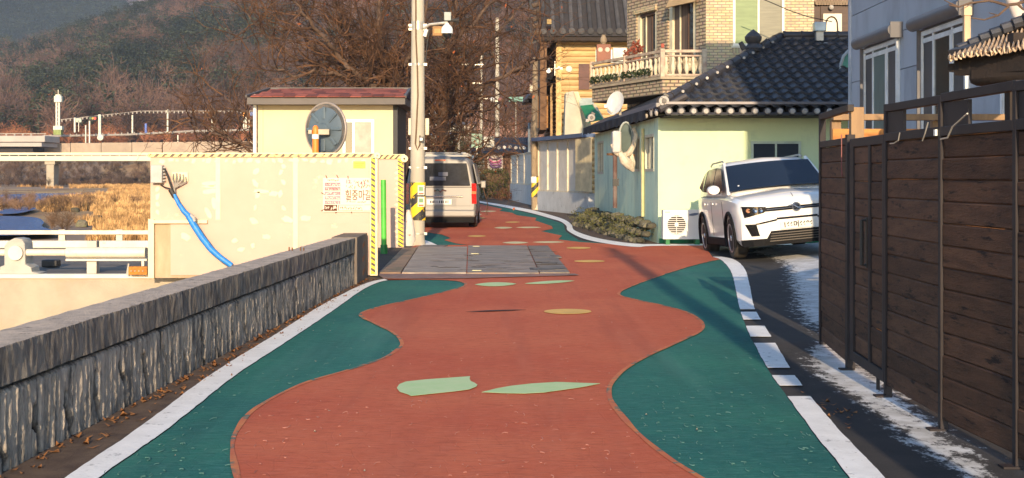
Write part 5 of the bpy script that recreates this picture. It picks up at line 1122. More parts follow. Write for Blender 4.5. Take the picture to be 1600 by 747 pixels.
# --- white SUV, local: -Y front, +Z up, origin on the ground amid the wheels
suv = thing('parked_suv', 'white compact SUV parked nose out beside the mint house', 'car', (0, 0, 0))
HW = .90
def sec(y, zb, zs, zt, w, crown, wb=None, belt=.0):
    """half profile mirrored: sill, lower side, mid, shoulder, top edge, centre"""
    wb = wb or w-.06; h = [(wb-.03, zb), (w-.01, zb+.10), (w, zb+.30), (w-.005, zs-.10), (w-.03, zs), (w-.10, zt-.02), (w-.26, zt), (0, zt+crown)]
    return [(-a, y, z) for a, z in h]+[(a, y, z) for a, z in h[-2::-1]]
secs = [sec(-2.12, .30, .66, .78, .66, .0, .60), sec(-2.09, .22, .74, .84, .76, .01, .70), sec(-2.02, .20, .80, .90, .84, .02, .80), sec(-1.90, .20, .86, .945, .880, .03), sec(-1.72, .21, .90, .975, .895, .04), sec(-1.3, .22, .93, 1.005, .905, .05), sec(-.95, .22, .95, 1.03, .905, .05),
        sec(-.6, .22, .965, 1.04, .90, .02), sec(0, .22, .98, 1.045, .895, 0), sec(.7, .22, .99, 1.05, .895, 0), sec(1.2, .22, 1.01, 1.06, .905, 0), sec(1.6, .24, 1.02, 1.06, .90, 0), sec(1.95, .28, 1.0, 1.04, .86, 0), sec(2.08, .34, .92, .98, .80, 0)]
body = loft(secs).build('body', CARW, suv)
bool_cut(body, [MB().lathe([(.385, -.36), (.385, .36)], (sx*.86, y, .345), 36, 'x') for sx in (-1, 1) for y in (-1.30, 1.30)])
# cabin shell
def csec(y, zb, zt, wb, wt, cr=.02): h = [(wb, zb), (wb-.02, zb+(zt-zb)*.25), (wt+.03, zt-.10), (wt, zt-.04), (wt-.10, zt), (0, zt+cr)]; return [(-a, y, z) for a, z in h]+[(a, y, z) for a, z in h[-2::-1]]
loft([csec(-1.0, 1.0, 1.04, .80, .76, .03), csec(-.30, 1.02, 1.50, .83, .70, .05), csec(-.05, 1.02, 1.575, .84, .68, .04), csec(.5, 1.03, 1.60, .845, .67, .03), csec(1.2, 1.04, 1.585, .85, .66, .03), csec(1.65, 1.04, 1.53, .84, .63, .02), csec(1.98, 1.04, 1.20, .80, .66, .02)]).build('cabin', CARW, suv, smooth=True)
# glass panels laid a few mm proud of the cabin
def gpanel(pts, name='window_glass', m=CGL, off=(0, 0, 0), th=.012, par=None):
    o = Vector(off); return MB().poly([Vector(p)+o for p in pts], th, -Vector(off).normalized() if o.length else (0, 0, -1)).build(name, m, par or suv)
def wsx(t, x): return Vector((x, -1.0+.68*t-.06*(1-abs(x)/.8)**1*(1-t), 1.055+.425*t+.035*(1-(x/.8)**2)))
mb = MB(); nx_, ny_ = 16, 8
for j in range(ny_+1):
    for i in range(nx_+1):
        t = j/ny_; w = .80-.10*t; x = -w+2*w*i/nx_; p = wsx(t, x)+Vector((0, -.02, .025)); mb.v.append(p)
for j in range(ny_):
    for i in range(nx_): q = j*(nx_+1)+i; mb.f.append((q, q+1, q+nx_+2, q+nx_+1))
mb.build('windscreen', CGL, suv, smooth=True, fix=False)
for s_ in (-1, 1):
    MB().tube([(s_*.815, -1.02, 1.05), (s_*.745, -.55, 1.35), (s_*.69, -.2, 1.555)], [.03, .028, .03], 8).build('pillar', CARW if s_ > 0 else CARW, suv, smooth=True)
    gpanel([(s_*.842, -.78, 1.10), (s_*.852, .22, 1.08), (s_*.730, .22, 1.50), (s_*.735, -.20, 1.48)], off=(s_*.022, 0, .008))
    gpanel([(s_*.852, .28, 1.08), (s_*.856, 1.10, 1.11), (s_*.735, 1.02, 1.49), (s_*.730, .28, 1.50)], off=(s_*.022, 0, .008))
    gpanel([(s_*.856, 1.17, 1.12), (s_*.845, 1.55, 1.19), (s_*.74, 1.42, 1.43), (s_*.735, 1.10, 1.48)], off=(s_*.022, 0, .008))
    mr = MB(); mr.lathe([(.02, -.09), (.07, -.07), (.085, 0), (.075, .06), (.06, .065)], (s_*.99, -.62, 1.13), 16, 'y'); o = mr.build('side_mirror', CARW, suv, smooth=True)
    for v in o.data.vertices: v.co.x = s_*.99+(v.co.x-s_*.99)*1.35
    MB().bar((s_*.88, -.60, 1.08), (s_*.96, -.61, 1.09), .05, .04).build('mirror_arm', BLKP, suv)
    MB().tube([(s_*.67, -.05, 1.575), (s_*.66, .1, 1.61), (s_*.645, 1.2, 1.605), (s_*.64, 1.4, 1.56)], .016, 6).build('roof_rail', GALV, suv, smooth=True)
    # wheel arches, sill
    for y in (-1.30, 1.30):
        arc = [(s_*(.905), y+math.cos(a)*.40, .345+math.sin(a)*.40) for a in [math.pi*(-.12+1.24*k/16) for k in range(17)]]
        MB().tube(arc, .028, 8).build('arch_trim', BLKP, suv, smooth=True)
        wheel(suv, s_*.79, y, .338, .225, s_)
    B(min(s_*.83, s_*.915), max(s_*.83, s_*.915), -.95, .95, .20, .33).build('sill_trim', BLKP, suv, bevel=.015)
    for y0, y1 in ((-.80, .20), (.24, 1.02)):
        MB().tube([(s_*.905, y0, .36), (s_*.907, y0, .93)], .004, 4).build('door_seam', BLKP, suv)
        MB().bar((s_*.915, y1-.20, .90), (s_*.915, y1-.04, .905), .02, .03).build('door_handle', CARW, suv)
# front details
fx = lambda x: -2.165+.17*(abs(x)/.86)**6     # bow of the bumper in plan
def fpanel(pts, name, m, th=.03, out=.012, n=1):
    mb = MB(); nseg = 12; 
    # quad strip between two polylines (upper, lower) sampled along x
    up, lo = pts
    for k in range(nseg+1):
        t = k/nseg
        for Ln in (up, lo):
            a, b_ = Ln; x = a[0]+(b_[0]-a[0])*t; z = a[1]+(b_[1]-a[1])*t; tilt = 0
            mb.v.append(Vector((x, fx(x)+tilt-out, z)))
    m0 = len(mb.v); mb.v += [v+Vector((0, th, 0)) for v in mb.v[:m0]]
    for k in range(nseg):
        q = 2*k; mb.f += [(q, q+2, q+3, q+1), (m0+q, m0+q+1, m0+q+3, m0+q+2), (q, m0+q, m0+q+2, q+2), (q+1, q+3, m0+q+3, m0+q+1)]
    mb.f += [(0, 1, m0+1, m0), (2*nseg, m0+2*nseg, m0+2*nseg+1, 2*nseg+1)]
    return mb.build(name, m, suv)
fpanel((((-.84, .66)), ((.84, .66))) and (((-.83, .83), (.83, .83)), ((-.86, .30), (.86, .30))), 'bumper', CARW, .10, .0)
fpanel((((-.86, .31), (.86, .31)), ((-.84, .20), (.84, .20))), 'lower_bumper', BLKP, .10, .012)
fpanel((((-.50, .785), (.50, .785)), ((-.50, .728), (.50, .728))), 'upper_grille', GLOSSB, .03, .018)
fpanel((((-.46, .760), (.46, .760)), ((-.46, .752), (.46, .752))), 'chrome_strip', CHR, .01, .024)
for s_ in (-1, 1):
    fpanel((((s_*.47, .80), (s_*.83, .835)), ((s_*.50, .715), (s_*.80, .655))), 'headlight', GLOSSB, .04, .020)
    for k, (x, r_, m_) in enumerate(((.56, .036, CHR), (.645, .042, CHR), (.74, .036, mat('amber', (.55, .28, .15), .3)))):
        z = .752+(.005*k); MB().lathe([(r_, 0), (r_*.9, -.02), (r_*.4, -.01), (.004, -.006)], (s_*x, fx(x)-.015, z), 14, 'y').build('lamp', m_, suv)
    fpanel((((s_*.64, .545), (s_*.80, .55)), ((s_*.60, .36), (s_*.72, .36))), 'side_vent', BLKP, .03, .016)
    for k in range(5): z = .39+k*.034; MB().bar((s_*.66, fx(.66)-.026, z), (s_*(.71+.012*k), fx(.73)-.026, z), .008, .010).build('vent_fin', GLOSSB, suv)
    fpanel((((s_*.32, .60), (s_*.64, .556)), ((s_*.32, .575), (s_*.64, .53))), 'black_line', GLOSSB, .03, .016)
fpanel((((-.32, .62), (.32, .62)), ((-.32, .590), (.32, .590))), 'black_line', GLOSSB, .03, .016)
fpanel((((-.42, .42), (.42, .42)), ((-.54, .24), (.54, .24))), 'intake', BLKP, .03, .022)
for k in range(4): z = .265+k*.038; MB().bar((-.46+k*.01, fx(.4)-.034, z), (.46-k*.01, fx(.4)-.034, z), .012, .014).build('intake_bar', mat('satin', (.07, .06, .05), .4, metal=.3), suv)
fpanel((((-.27, .550), (.27, .550)), ((-.27, .435), (.27, .435))), 'number_plate', mat('plate_white', (.78, .77, .70), .4), .02, .030)
o = lettering('166머6696', .105, mat('plate_ink', (.04, .04, .05), .6), suv, (0, -2.199, .492), bold=.003)
for s_, w in ((1, 0), ):
    MB().lathe([(.075, 0), (.07, -.025), (.05, -.025), (.045, .0)], (0, -2.175, .762), 20, 'y').build('emblem', CHR, suv, smooth=True)
    MB().tube([(-.12, -2.19, .785), (-.05, -2.20, .80), (0, -2.205, .765), (.05, -2.20, .735), (.12, -2.19, .75)], .012, 6).build('emblem_wing', CHR, suv, smooth=True)
MB().tube([(0, -2.02, .93), (0, -1.9, .985)], .004, 4).build('bonnet_seam', BLKP, suv)
MB().cbox((-.62, -.93, 1.15), (.03, .01, .07), (-.9, 0, 0)).build('phone_tag', WPVC, suv)
MB().cbox((0, 0, .28), (1.3, 3.6, .18)).build('underbody', BLKP, suv)
def sticker(parent, s, size, loc, rot, m): lettering(s, size, m, parent, loc, rot)
q = mat('sticker', (.35, .40, .48), .5)
for k in range(6): MB().cbox((.05+.03*k-.08, -.50, 1.415), (.014, .004, .02+.015*(k % 2)), (-1.0, 0, 0)).build('sticker_mark', q, suv)
suv.location = (4.60, 24.25, .055); suv.rotation_euler = (R(-1.6), R(-5.2), R(1.5)); suv.scale = (1.04, 1.04, 1.04)

# --- silver van seen from behind, local: rear towards -Y
van = thing('silver_van', 'silver van parked on the road beyond the utility pole, seen from behind', 'van', (0, 0, 0))
SIL = mat('silver_paint', (.24, .23, .215), .45, metal=.2, coat=.1, amount=.15)
def vs_(y, zb, zt, w, wt, sh=1.05):
    h = [(w-.05, zb), (w-.01, zb+.12), (w, .62), (w-.005, sh), (w-.05, sh+.12), (wt+.03, zt-.18), (wt-.03, zt-.06), (wt-.16, zt-.01), (0, zt+.02)]; return [(-a, y, z) for a, z in h]+[(a, y, z) for a, z in h[-2::-1]]
vb = loft([vs_(0.0, .42, 1.84, .90, .72), vs_(.05, .36, 1.89, .945, .76), vs_(.18, .30, 1.915, .96, .78), vs_(1.2, .28, 1.925, .96, .79), vs_(3.2, .28, 1.925, .96, .79), vs_(3.9, .28, 1.85, .95, .76), vs_(4.5, .28, 1.30, .93, .78), vs_(5.05, .32, .98, .82, .70, .85)]).build('body', SIL, van)
bool_cut(vb, [MB().lathe([(.39, -.3), (.39, .3)], (sx*.92, y, .34), 30, 'x') for sx in (-1, 1) for y in (.98, 4.15)])
VGL = mat('van_glass', (.010, .011, .015), .15, spec=.12, col2=(.03, .035, .05), scale=5, amount=.5)
MB().poly([(-.80, -.03, 1.14), (.80, -.03, 1.14), (.70, -.02, 1.74), (-.70, -.02, 1.74)], .03, (0, 1, 0)).build('rear_glass', VGL, van)
MB().poly([(-.88, -.004, .60), (.88, -.004, .60), (.88, -.004, .604), (-.88, -.004, .604)], .01, (0, 1, 0)).build('seam', BLKP, van)
for z in (.46, 1.10): MB().bar((-.86, -.008, z), (.86, -.008, z), .006, .012).build('seam', BLKP, van)
B(-.94, .94, -.12, .06, .30, .50).build('bumper', SIL, van, bevel=.05, seg=3)
B(-.90, .90, -.10, .2, .16, .30).build('under_trim', BLKP, van)
B(-.60, .60, -.03, .0, .83, .87).build('handle_trim', CHR, van, bevel=.01)
B(-.52, .42, -.018, .0, .60, .83).build('plate_recess', mat('recess', (.30, .29, .27), .5), van)
B(-.36, .30, -.035, -.012, .64, .78).build('number_plate', mat('plate_white', (.78, .77, .7), .4), van)
PI_ = mat('plate_ink', (.04, .04, .05), .6)
for k in range(9): B(-.27+k*.058, -.27+k*.058+rs.uniform(.02, .045), -.040, -.036, .675, .745).build('plate_mark', PI_, van)
MB().tube([(-.16, -.02, 1.0), (-.06, -.03, 1.03), (0, -.03, .97), (.06, -.03, 1.03), (.16, -.02, 1.0)], .018, 6).build('emblem', CHR, van, smooth=True)
RED = mat('tail_red', (.65, .015, .01), .2, coat=.8); 
for s_ in (-1, 1):
    for z0, z1, m_ in ((.66, .92, RED), (.925, .99, mat('tail_amber', (.7, .25, .1), .2)), (.995, 1.20, RED)):
        MB().poly([(s_*.84, -.03, z0), (s_*.965, .02, z0), (s_*.955, .02, z1), (s_*.83, -.03, z1)], .06, (0, 1, 0)).build('tail_light', m_, van)
    for y in (.98, 4.15): wheel(van, s_*.84, y, .335, .22, s_, 6)
    MB().tube([(s_*.70, .2, 1.99), (s_*.70, 3.6, 1.99)], .022, 8).build('roof_rail', mat('rack_white', (.42, .40, .36), .5), van)
    MB().poly([(s_*.968, .5, 1.18), (s_*.968, 3.9, 1.18), (s_*.85, 3.6, 1.72), (s_*.85, .55, 1.72)], .03, (s_, 0, 0)).build('side_glass', VGL, van)
    MB().cbox((s_*1.06, 4.0, 1.15), (.16, .10, .22)).build('side_mirror', SIL, van, bevel=.03)
for y in (.35, 1.6, 2.9): MB().bar((-.74, y, 1.985), (.74, y, 1.985), .06, .05).build('rack_bar', mat('rack_white', (.42, .40, .36), .5), van)
B(-.82, .46, .30, .38, 2.0, 2.035).build('ladder_box', mat('rack_white', (.42, .40, .36), .5), van, bevel=.015)
B(.54, .68, .28, .40, 1.96, 2.04).build('clamp_block', mat('rack_white', (.42, .40, .36), .5), van, bevel=.02)
B(-.14, .14, -.01, .06, 1.80, 1.84).build('brake_light', RED, van)
for z, x0, x1 in ((1.40, -.72, -.45), (1.33, -.28, .15), (1.45, -.05, .2)): B(x0, x1, -.036, -.022, z-.05, z+.05).build('inside_patch', mat('cargo', (.12, .13, .17), .6), van)
van.location = (XD(688, 36.4), 36.4, 0); van.rotation_euler = (0, 0, R(0))

# ================================================================ BRICK HOUSE with balcony
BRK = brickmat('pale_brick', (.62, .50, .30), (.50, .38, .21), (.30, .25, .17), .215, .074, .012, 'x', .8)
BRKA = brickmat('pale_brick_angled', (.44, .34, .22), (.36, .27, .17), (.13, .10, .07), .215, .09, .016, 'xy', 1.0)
DBR = mat('dark_brown_wood', (.075, .04, .025), .6, col2=(.05, .028, .018), scale=4, stretch=(1, 1, 5))
bk_ = thing('brick_house', 'pale yellow brick two storey house with green blinds and a balcony', 'house', (5.1, 36, 0))
D = 36.0; zt_ = 8.2; x0, x1 = XD(1103, D), XD(1272, D); g0, g1, gz0, gz1 = XD(1145, D), XD(1225, D), ZD(73, D), ZD(-30, D)
for (a, b_, c, d_) in ((x0, g0, 0, zt_), (g1, x1, 0, zt_), (g0, g1, 0, gz0-.10), (g0, g1, gz1, zt_)): B(a, b_, D, D+.3, c, d_).build('front_wall', BRK, bk_)
B(g0-.02, g1+.02, D-.03, D-.002, gz0-.17, gz0-.03).build('brick_sill', brickmat('sill_brick', (.50, .42, .27), (.45, .36, .22), (.25, .2, .14), .08, .4, .012), bk_)
B(g0-.04, g1+.04, D-.06, D+.10, gz0-.03, gz0+.02).build('sill', mat('sill_cream', (.7, .66, .52), .6), bk_)
BLN = mat('green_blind', (.20, .27, .12), .55, col2=(.16, .22, .10), scale=2, stretch=(1, 1, 8)); GBLN = mat('grey_blind2', (.20, .19, .13), .5, col2=(.15, .145, .10), scale=2, stretch=(1, 1, 8))
window(bk_, g0, g1, gz0+.02, gz1, D+.04, .06, (.5,), mat('ivory_pvc', (.80, .78, .66), .4), [BLN, GBLN], .09)
w0_, w1_ = Vector((x0, D, 0)), Vector((3.41, 40.3, 0)); wd = (w1_-w0_).normalized(); wn_ = Vector((-wd.y, wd.x, 0)); wn_ = wn_ if wn_.x < 0 else -wn_
def wpt(x): u = (x-800)/F; s = (w0_.x-u*w0_.y)/(u*wd.y-wd.x); return s
def awall(s0, s1, z0, z1, m=BRKA, name='angled_wall', inn=.3, out=0.):
    p, q = w0_+wd*s0+wn_*out, w0_+wd*s1+wn_*out; i_ = -wn_*inn; MB().add([p+Vector((0, 0, z0)), q+Vector((0, 0, z0)), q+i_+Vector((0, 0, z0)), p+i_+Vector((0, 0, z0)), p+Vector((0, 0, z1)), q+Vector((0, 0, z1)), q+i_+Vector((0, 0, z1)), p+i_+Vector((0, 0, z1))],
        [(0, 3, 2, 1), (4, 5, 6, 7), (0, 1, 5, 4), (1, 2, 6, 5), (2, 3, 7, 6), (3, 0, 4, 7)]).build(name, m, bk_)
o1, o2, o3, o4 = wpt(1087), wpt(1043), wpt(1026), wpt(994); zo = ZD(4, 37.5); zs_ = 3.95; zo2 = ZD(22, 39.5)
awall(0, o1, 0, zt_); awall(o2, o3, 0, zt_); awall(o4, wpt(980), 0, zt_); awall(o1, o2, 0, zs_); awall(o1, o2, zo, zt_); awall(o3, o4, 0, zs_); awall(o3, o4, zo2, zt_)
CTN = mat('brown_curtain', (.17, .12, .09), .8, col2=(.07, .05, .04), scale=5, stretch=(3, 3, .1)); IVW = mat('ivory_frame', (.74, .66, .46), .5)
for (s0, s1, zz) in ((o1, o2, zo), (o3, o4, zo2)):
    L_ = s1-s0; fr = thing('opening', None, None); bpy.data.objects.remove(fr)
    awall(s0, s0+L_*.14, zs_, zz, IVW, 'window_frame', .08, -.05); awall(s1-L_*.12, s1, zs_, zz, IVW, 'window_frame', .08, -.05); awall(s0+L_*.14, s1-L_*.12, zz-.08, zz, DBR, 'window_frame', .08, -.05)
    awall(s0+L_*.14, s0+L_*.36, zs_, zz-.08, DGL, 'window_pane', .03, -.12); awall(s0+L_*.36, s0+L_*.40, zs_, zz-.08, DBR, 'mullion', .05, -.09); awall(s0+L_*.40, s0+L_*.64, zs_, zz-.08, CTN, 'window_pane', .03, -.12)
    awall(s0+L_*.64, s0+L_*.67, zs_, zz-.08, IVW, 'mullion', .05, -.09); awall(s0+L_*.67, s1-L_*.12, zs_, zz-.08, CTN if s0 == o1 else DGL, 'window_pane', .03, -.12)
awall(o3-.02, o4+.05, zo2+.02, zo2+.16, BRK, 'lintel', .3, .06)
MB().poly([P(1040, 12, 37.2), P(1046, -2, 37.2), P(1090, -14, 36.2), P(1086, 2, 36.2)], .25, (0, 1, 0)).build('awning', mat('awning', (.42, .30, .17), .8), bk_)
MB().poly([w0_+Vector((-.2, -.4, zt_)), w1_+wn_*.4+Vector((0, 0, zt_)), Vector((4, 44, zt_)), Vector((x1+3, 44, zt_)), Vector((x1+3, D-.4, zt_))], .25).build('roof', mat('flat_roof', (.05, .045, .045), .8), bk_)
# dark brown entrance bay on the right
e0_, e1_ = XD(1271, 37), XD(1335, 37); B(e0_, e1_+1.5, 37.0, 37.3, 0, 7).build('bay_wall', DBR, bk_); 
B(XD(1282, 37), XD(1315, 37), 36.95, 36.997, ZD(62, 37), ZD(10, 37)).build('door_frame', DBR, bk_); B(XD(1285, 37), XD(1314, 37), 36.90, 36.948, ZD(52, 37), ZD(22, 37)).build('door_glass', mat('frosted', (.62, .58, .45), .4, col2=(.52, .48, .38), scale=3), bk_)
MB().tube([P(1290, 48, 36.88)]+[P(1299.5+9*math.cos(a), 38-12*math.sin(a), 36.88) for a in [math.pi-math.pi*k/10 for k in range(11)]]+[P(1309, 48, 36.88)], .018, 5).build('arch_line', DBR, bk_)
for k in range(14):
    for j in range(2): MB().lathe([(.06, 0), (.05, -.06)], P(1274+k*4.2+2*j, 1+j*4.5, 36.95), 8, 'y').build('lattice_knob', mat('lattice', (.30, .22, .15), .7), bk_)
MB().lathe([(.03, 0), (.07, -.04), (.06, -.10), (.02, -.12)], P(1298, 12, 36.9), 10, 'y').build('lantern', EDW, bk_)
# balcony
A_, B_, C_ = Vector((3.86, 35, 0)), Vector((2.29, 39, 0)), Vector((4.93, 35, 0)); W0 = w0_+wn_*.0; W1 = w0_+wd*4.9
bal = [(B_, A_), (A_, C_)]
def prism(pts, z0, z1, name, m, par=bk_): return MB().poly([Vector((p.x, p.y, z1)) for p in pts], z1-z0).build(name, m, par)
C2 = Vector((5.1, 36.0, 0)); B2 = Vector((3.2, 40.2, 0))
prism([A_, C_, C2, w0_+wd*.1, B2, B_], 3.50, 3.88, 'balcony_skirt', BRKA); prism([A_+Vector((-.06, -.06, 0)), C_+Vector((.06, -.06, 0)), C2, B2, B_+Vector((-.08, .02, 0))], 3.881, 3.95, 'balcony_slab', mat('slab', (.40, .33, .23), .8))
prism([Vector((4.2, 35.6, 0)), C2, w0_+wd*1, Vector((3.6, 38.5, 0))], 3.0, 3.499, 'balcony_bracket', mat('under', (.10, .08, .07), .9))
BAL = mat('baluster_cream', (.62, .54, .40), .7, col2=(.50, .42, .30), scale=6)
RAILB = mat('rail_cream', (.50, .42, .30), .6, col2=(.30, .2, .15), scale=5)
bmh = MB().lathe([(.03, 0), (.04, .04), (.065, .14), (.06, .22), (.03, .34), (.045, .42), (.03, .48)], (0, 0, 0), 10).mesh('baluster', BAL, True)
for (p, q, n) in ((B_, A_, 17), (A_, C_, 6)):
    for z, th in ((4.60, .07), (4.48, .04), (3.99, .05)): MB().bar(p+Vector((0, 0, z)), q+Vector((0, 0, z)), .09, th).build('balcony_rail', RAILB, bk_)
    for k in range(n): r_ = p.lerp(q, (k+.5)/n); link('baluster', bmh, bk_, r_+Vector((0, 0, 4.01)), (0, rs.uniform(-.05, .05), 0), (1, 1, .93))
    for t in ((0, .5, 1) if n > 8 else (1,)): r_ = p.lerp(q, t); MB().cbox(r_+Vector((0, 0, 4.3)), (.12, .12, .72)).build('balcony_post', RAILB, bk_, bevel=.01)
MB().cbox(A_+Vector((0, 0, 4.74)), (.08, .08, .1)).build('finial', mat('terracotta', (.35, .08, .05), .7), bk_)
# plants on the balcony
def bush(name, label, c, rad, n, ls, m, cat='plant', seed=0, parent=None, group=None, sq=(1, 1, 1), kind=None, shell=.5):
    r = np.random.RandomState(seed); d = r.normal(size=(n, 3)); d /= np.linalg.norm(d, axis=1)[:, None]; rr = (shell+(1-shell)*r.rand(n))**.6
    ctr = d*rr[:, None]*np.array(rad)*(1+.25*np.sin(d*5+seed).sum(1)[:, None]/3)+np.array(c)
    a = r.normal(size=(n, 3)); a /= np.linalg.norm(a, axis=1)[:, None]; b_ = np.cross(a, r.normal(size=(n, 3))); b_ /= np.linalg.norm(b_, axis=1)[:, None]; s = ls*r.uniform(.6, 1.3, n)[:, None]
    V = np.stack([ctr-a*s, ctr+b_*s*.45, ctr+a*s, ctr-b_*s*.45], 1).reshape(-1, 3); Fq = np.arange(4*n).reshape(n, 4)
    org = np.array(ORG[parent.name]) if parent else 0
    o = link(name, npmesh(name, V-org, Fq, m), parent)
    if parent is None: tag(o, label, cat, group, kind)
    return o
PLG = mat('plant_green', (.035, .055, .02), .7, col2=(.02, .03, .012), scale=6); PLR = mat('plant_red', (.30, .06, .03), .7, col2=(.15, .04, .02), scale=6)
hpn = 0
POT = mat('pot', (.35, .13, .08), .8)
for (t, lb) in ((.22, 'trailing dark plant on the balcony rail, left of the middle post'), (.68, 'trailing dark plant on the balcony rail, near the corner')):
    r_ = B_.lerp(A_, t)+Vector((-.08, 0, 4.12)); pt_ = thing('balcony_plant', lb, 'plant', r_)
    for k in range(5): bush('foliage', None, r_+(A_-B_)*(-.17+.085*k), (.12, .12, .10), 70, .05, PLG, seed=40+k, parent=pt_)
for (x, y, D, lb) in ((995, 80, 37, 'small reddish potted plant on the balcony beside the second window'), (985, 92, 37.8, 'small reddish potted plant behind the balcony middle post')):
    c = P(x, y, D); pt_ = thing('potted_plant', lb, 'plant', c-Vector((0, 0, .3))); MB().lathe([(.09, -.34), (.13, -.1), (.12, -.1)], c, 10).build('pot', POT, pt_); bush('foliage', None, c+Vector((0, 0, .08)), (.2, .2, .2), 90, .06, PLR, seed=x, parent=pt_)
red = thing('carved_box', 'brown carved wooden box with a jar on top at the balcony left end', 'box', P(943, 90, 39.2)); c = P(943, 84, 39.0)
MB().cbox(c, (.40, .3, .52)).build('case', mat('box_brown', (.22, .07, .035), .6), red, bevel=.01)
for s_ in (-1, 1): MB().lathe([(.075, 0), (.06, -.02)], c+Vector((s_*.10, -.155, .10)), 12, 'y').build('face_disc', mat('disc_pale', (.65, .45, .35), .6), red)
MB().lathe([(.05, .26), (.10, .34), (.09, .44), (.05, .52), (.06, .54)], c, 10).build('jar', mat('jar', (.28, .22, .15), .7), red)
ac2 = thing('balcony_unit', 'pale grey appliance under the balcony window behind the rail', 'appliance', P(967, 88, 39.6)); MB().cbox(P(968, 86, 39.9), (.40, .3, .40)).build('case', mat('pale_appliance', (.62, .64, .58), .5), ac2, bevel=.015)
lau = thing('hanging_laundry', 'white and pale cloths hanging on the balcony front rail', 'laundry', P(1075, 100, 35.2))
for k, x in enumerate((1052, 1062, 1069, 1077, 1086, 1093)):
    p = P(x, 88, 35.12); q = P(x+rs.uniform(-2, 2), 112-rs.uniform(0, 6), 35.12); MB().tube([p, p.lerp(q, .5)+Vector((.02, -.03, 0)), q], [.03, .06+.02*(k % 2), .05], 7).build('cloth', mat('laundry', (.66, .58, .42), .9, col2=(.2, .17, .12), scale=9), lau, smooth=True)

# ================================================================ BEHIND: brown tiled house, pale sheet walls, lane end, poles
th = thing('tiled_house', 'tall house with yellow log board walls and grey ribbed tile roof', 'house', (2.2, 62, 0))
YLOG = mat('yellow_log', (.56, .38, .17), .7, col2=(.46, .30, .13), scale=3, stretch=(.5, .5, 3), bump=.2, rand=.08)
D = 62.0; ex0, ex1 = XD(873, D), XD(990, D); ez = ZD(52, D)
n_ = 30; lh = ez/n_; lg = MB().tube([(0, 0, 0), (ex1-ex0, 0, 0)], lh*.56, 8).mesh('log', YLOG, True)
for k in range(n_): link('log', lg, th, (ex0, D+lh*.35, lh*(k+.5)))
DLOG = mat('brown_log', (.22, .12, .06), .8, col2=(.12, .065, .035), scale=4, rand=.15)
q0, q1 = Vector((ex0-.05, D+.05, 0)), Vector((1.75, 70, 0)); lg2 = MB().tube([(0, 0, 0), q1-q0], .11, 8).mesh('log', DLOG, True)
for k in range(int(ez/.19)): link('log', lg2, th, q0+Vector((0, .05, .1+.19*k)))
B(XD(904, D), XD(921, D), D-.10, D-.05, ZD(140, D), ZD(100, D)).build('door', mat('maroon', (.10, .03, .02), .6), th)
B(XD(932, D)-.04, XD(985, D), D-.10, D-.05, ZD(98, D), ZD(78, D)).build('window', mat('pale_win', (.70, .72, .66), .4), th)
B(ex0-.12, ex0+.12, D-.12, D-.03, 0, ez).build('corner_board', mat('corner_gold', (.66, .44, .18), .7), th)
MB().lathe([(.14, 0), (.15, -.03), (.13, -.05)], P(889, 108, D-.05), 18, 'y').build('wall_clock', mat('clock', (.6, .55, .42), .5), th)
RIBM = mat('grey_tile', (.085, .08, .078), .8, col2=(.05, .048, .05), scale=2, rand=.3, bump=.3)
u0 = Vector((XD(846, 61), 61.0, ez-.05)); slope = Vector((0, 1, .78)).normalized(); RL = 9
MB().poly([u0, Vector((XD(1000, 61), 61, ez-.05)), Vector((XD(1000, 61), 61, ez-.05))+slope*RL, u0+slope*RL], .18).build('roof', mat('roof_under', (.045, .042, .045), .9), th)
rm = MB().tube([Vector((0, 0, 0)), slope*RL], .105, 8).mesh('tile_row', RIBM, True); x = u0.x+.1; k = 0
while x < XD(1000, 61): link('tile_row', rm, th, (x, 60.96, ez+.02+rs.uniform(-.01, .01))); MB().lathe([(.145, .02), (.15, -.04), (.07, -.06)], (x, 60.94, ez-.02), 10, 'y').build('tile_end', RIBM, th); x += .42; k += 1
for k in range(16): MB().lathe([(.13, .0), (.14, .08), (.06, .12)], (u0.x+.12+.42*k+.1, 61.15, ez-.33), 8, 'y').build('rafter_end', DKW, th)
B(u0.x, XD(1000, 61), 61.1, 61.9, ez-.42, ez-.24).build('eave_board', DKW, th)
for k in range(15):   # verge tiles going up the gable edge
    p = u0+slope*(RL*k/15)+Vector((-.1, 0, .02)); MB().tube([p, p+Vector((-.28, -.02, -.10))], .12, 8).build('verge_tile', mat('verge_brown', (.12, .085, .06), .8, rand=.3), th, smooth=True)
MB().poly([u0+Vector((-.05, .3, -.2)), u0+slope*RL+Vector((-.05, .3, -.2)), Vector((u0.x-.05, 61+slope.y*RL+.3, 3.5)), Vector((u0.x-.05, 62, 3.5))], .3, (1, 0, 0)).build('gable', DLOG, th)
MB().poly([(XD(828, 63), 63, ez-.2), (XD(850, 63), 63, ez+.0), (XD(850, 63), 69, ez+5), (XD(832, 63), 69, ez+5)], .2).build('lower_roof', RIBM, th)
MB().cbox(P(858, 34, 60.5), (.20, .2, .22)).build('ridge_block', mat('ochre_block', (.35, .24, .10), .7), th)
lr = thing('low_tiled_roof', 'low dark tiled roof corner beside the wooden pole, in front of the log house', 'roof', (1.2, 66, 4))
for k in range(9):
    p = P(818+k*5.2, 160-k*5, 66-k*.4); MB().tube([p+Vector((0, 0, -.05)), p+Vector((.25, .6, .35))], .10, 8).build('roof_tile', TILE, lr, smooth=True)
MB().poly([P(816, 163, 66), P(862, 118, 63), P(872, 128, 65), P(872, 165, 66)], .25, (0, 1, 0)).build('eave_board', DKW, lr); MB().bar(P(848, 200, 65), P(848, 150, 65), .5, .3).build('post', mat('orange_post', (.4, .2, .07), .7), lr)
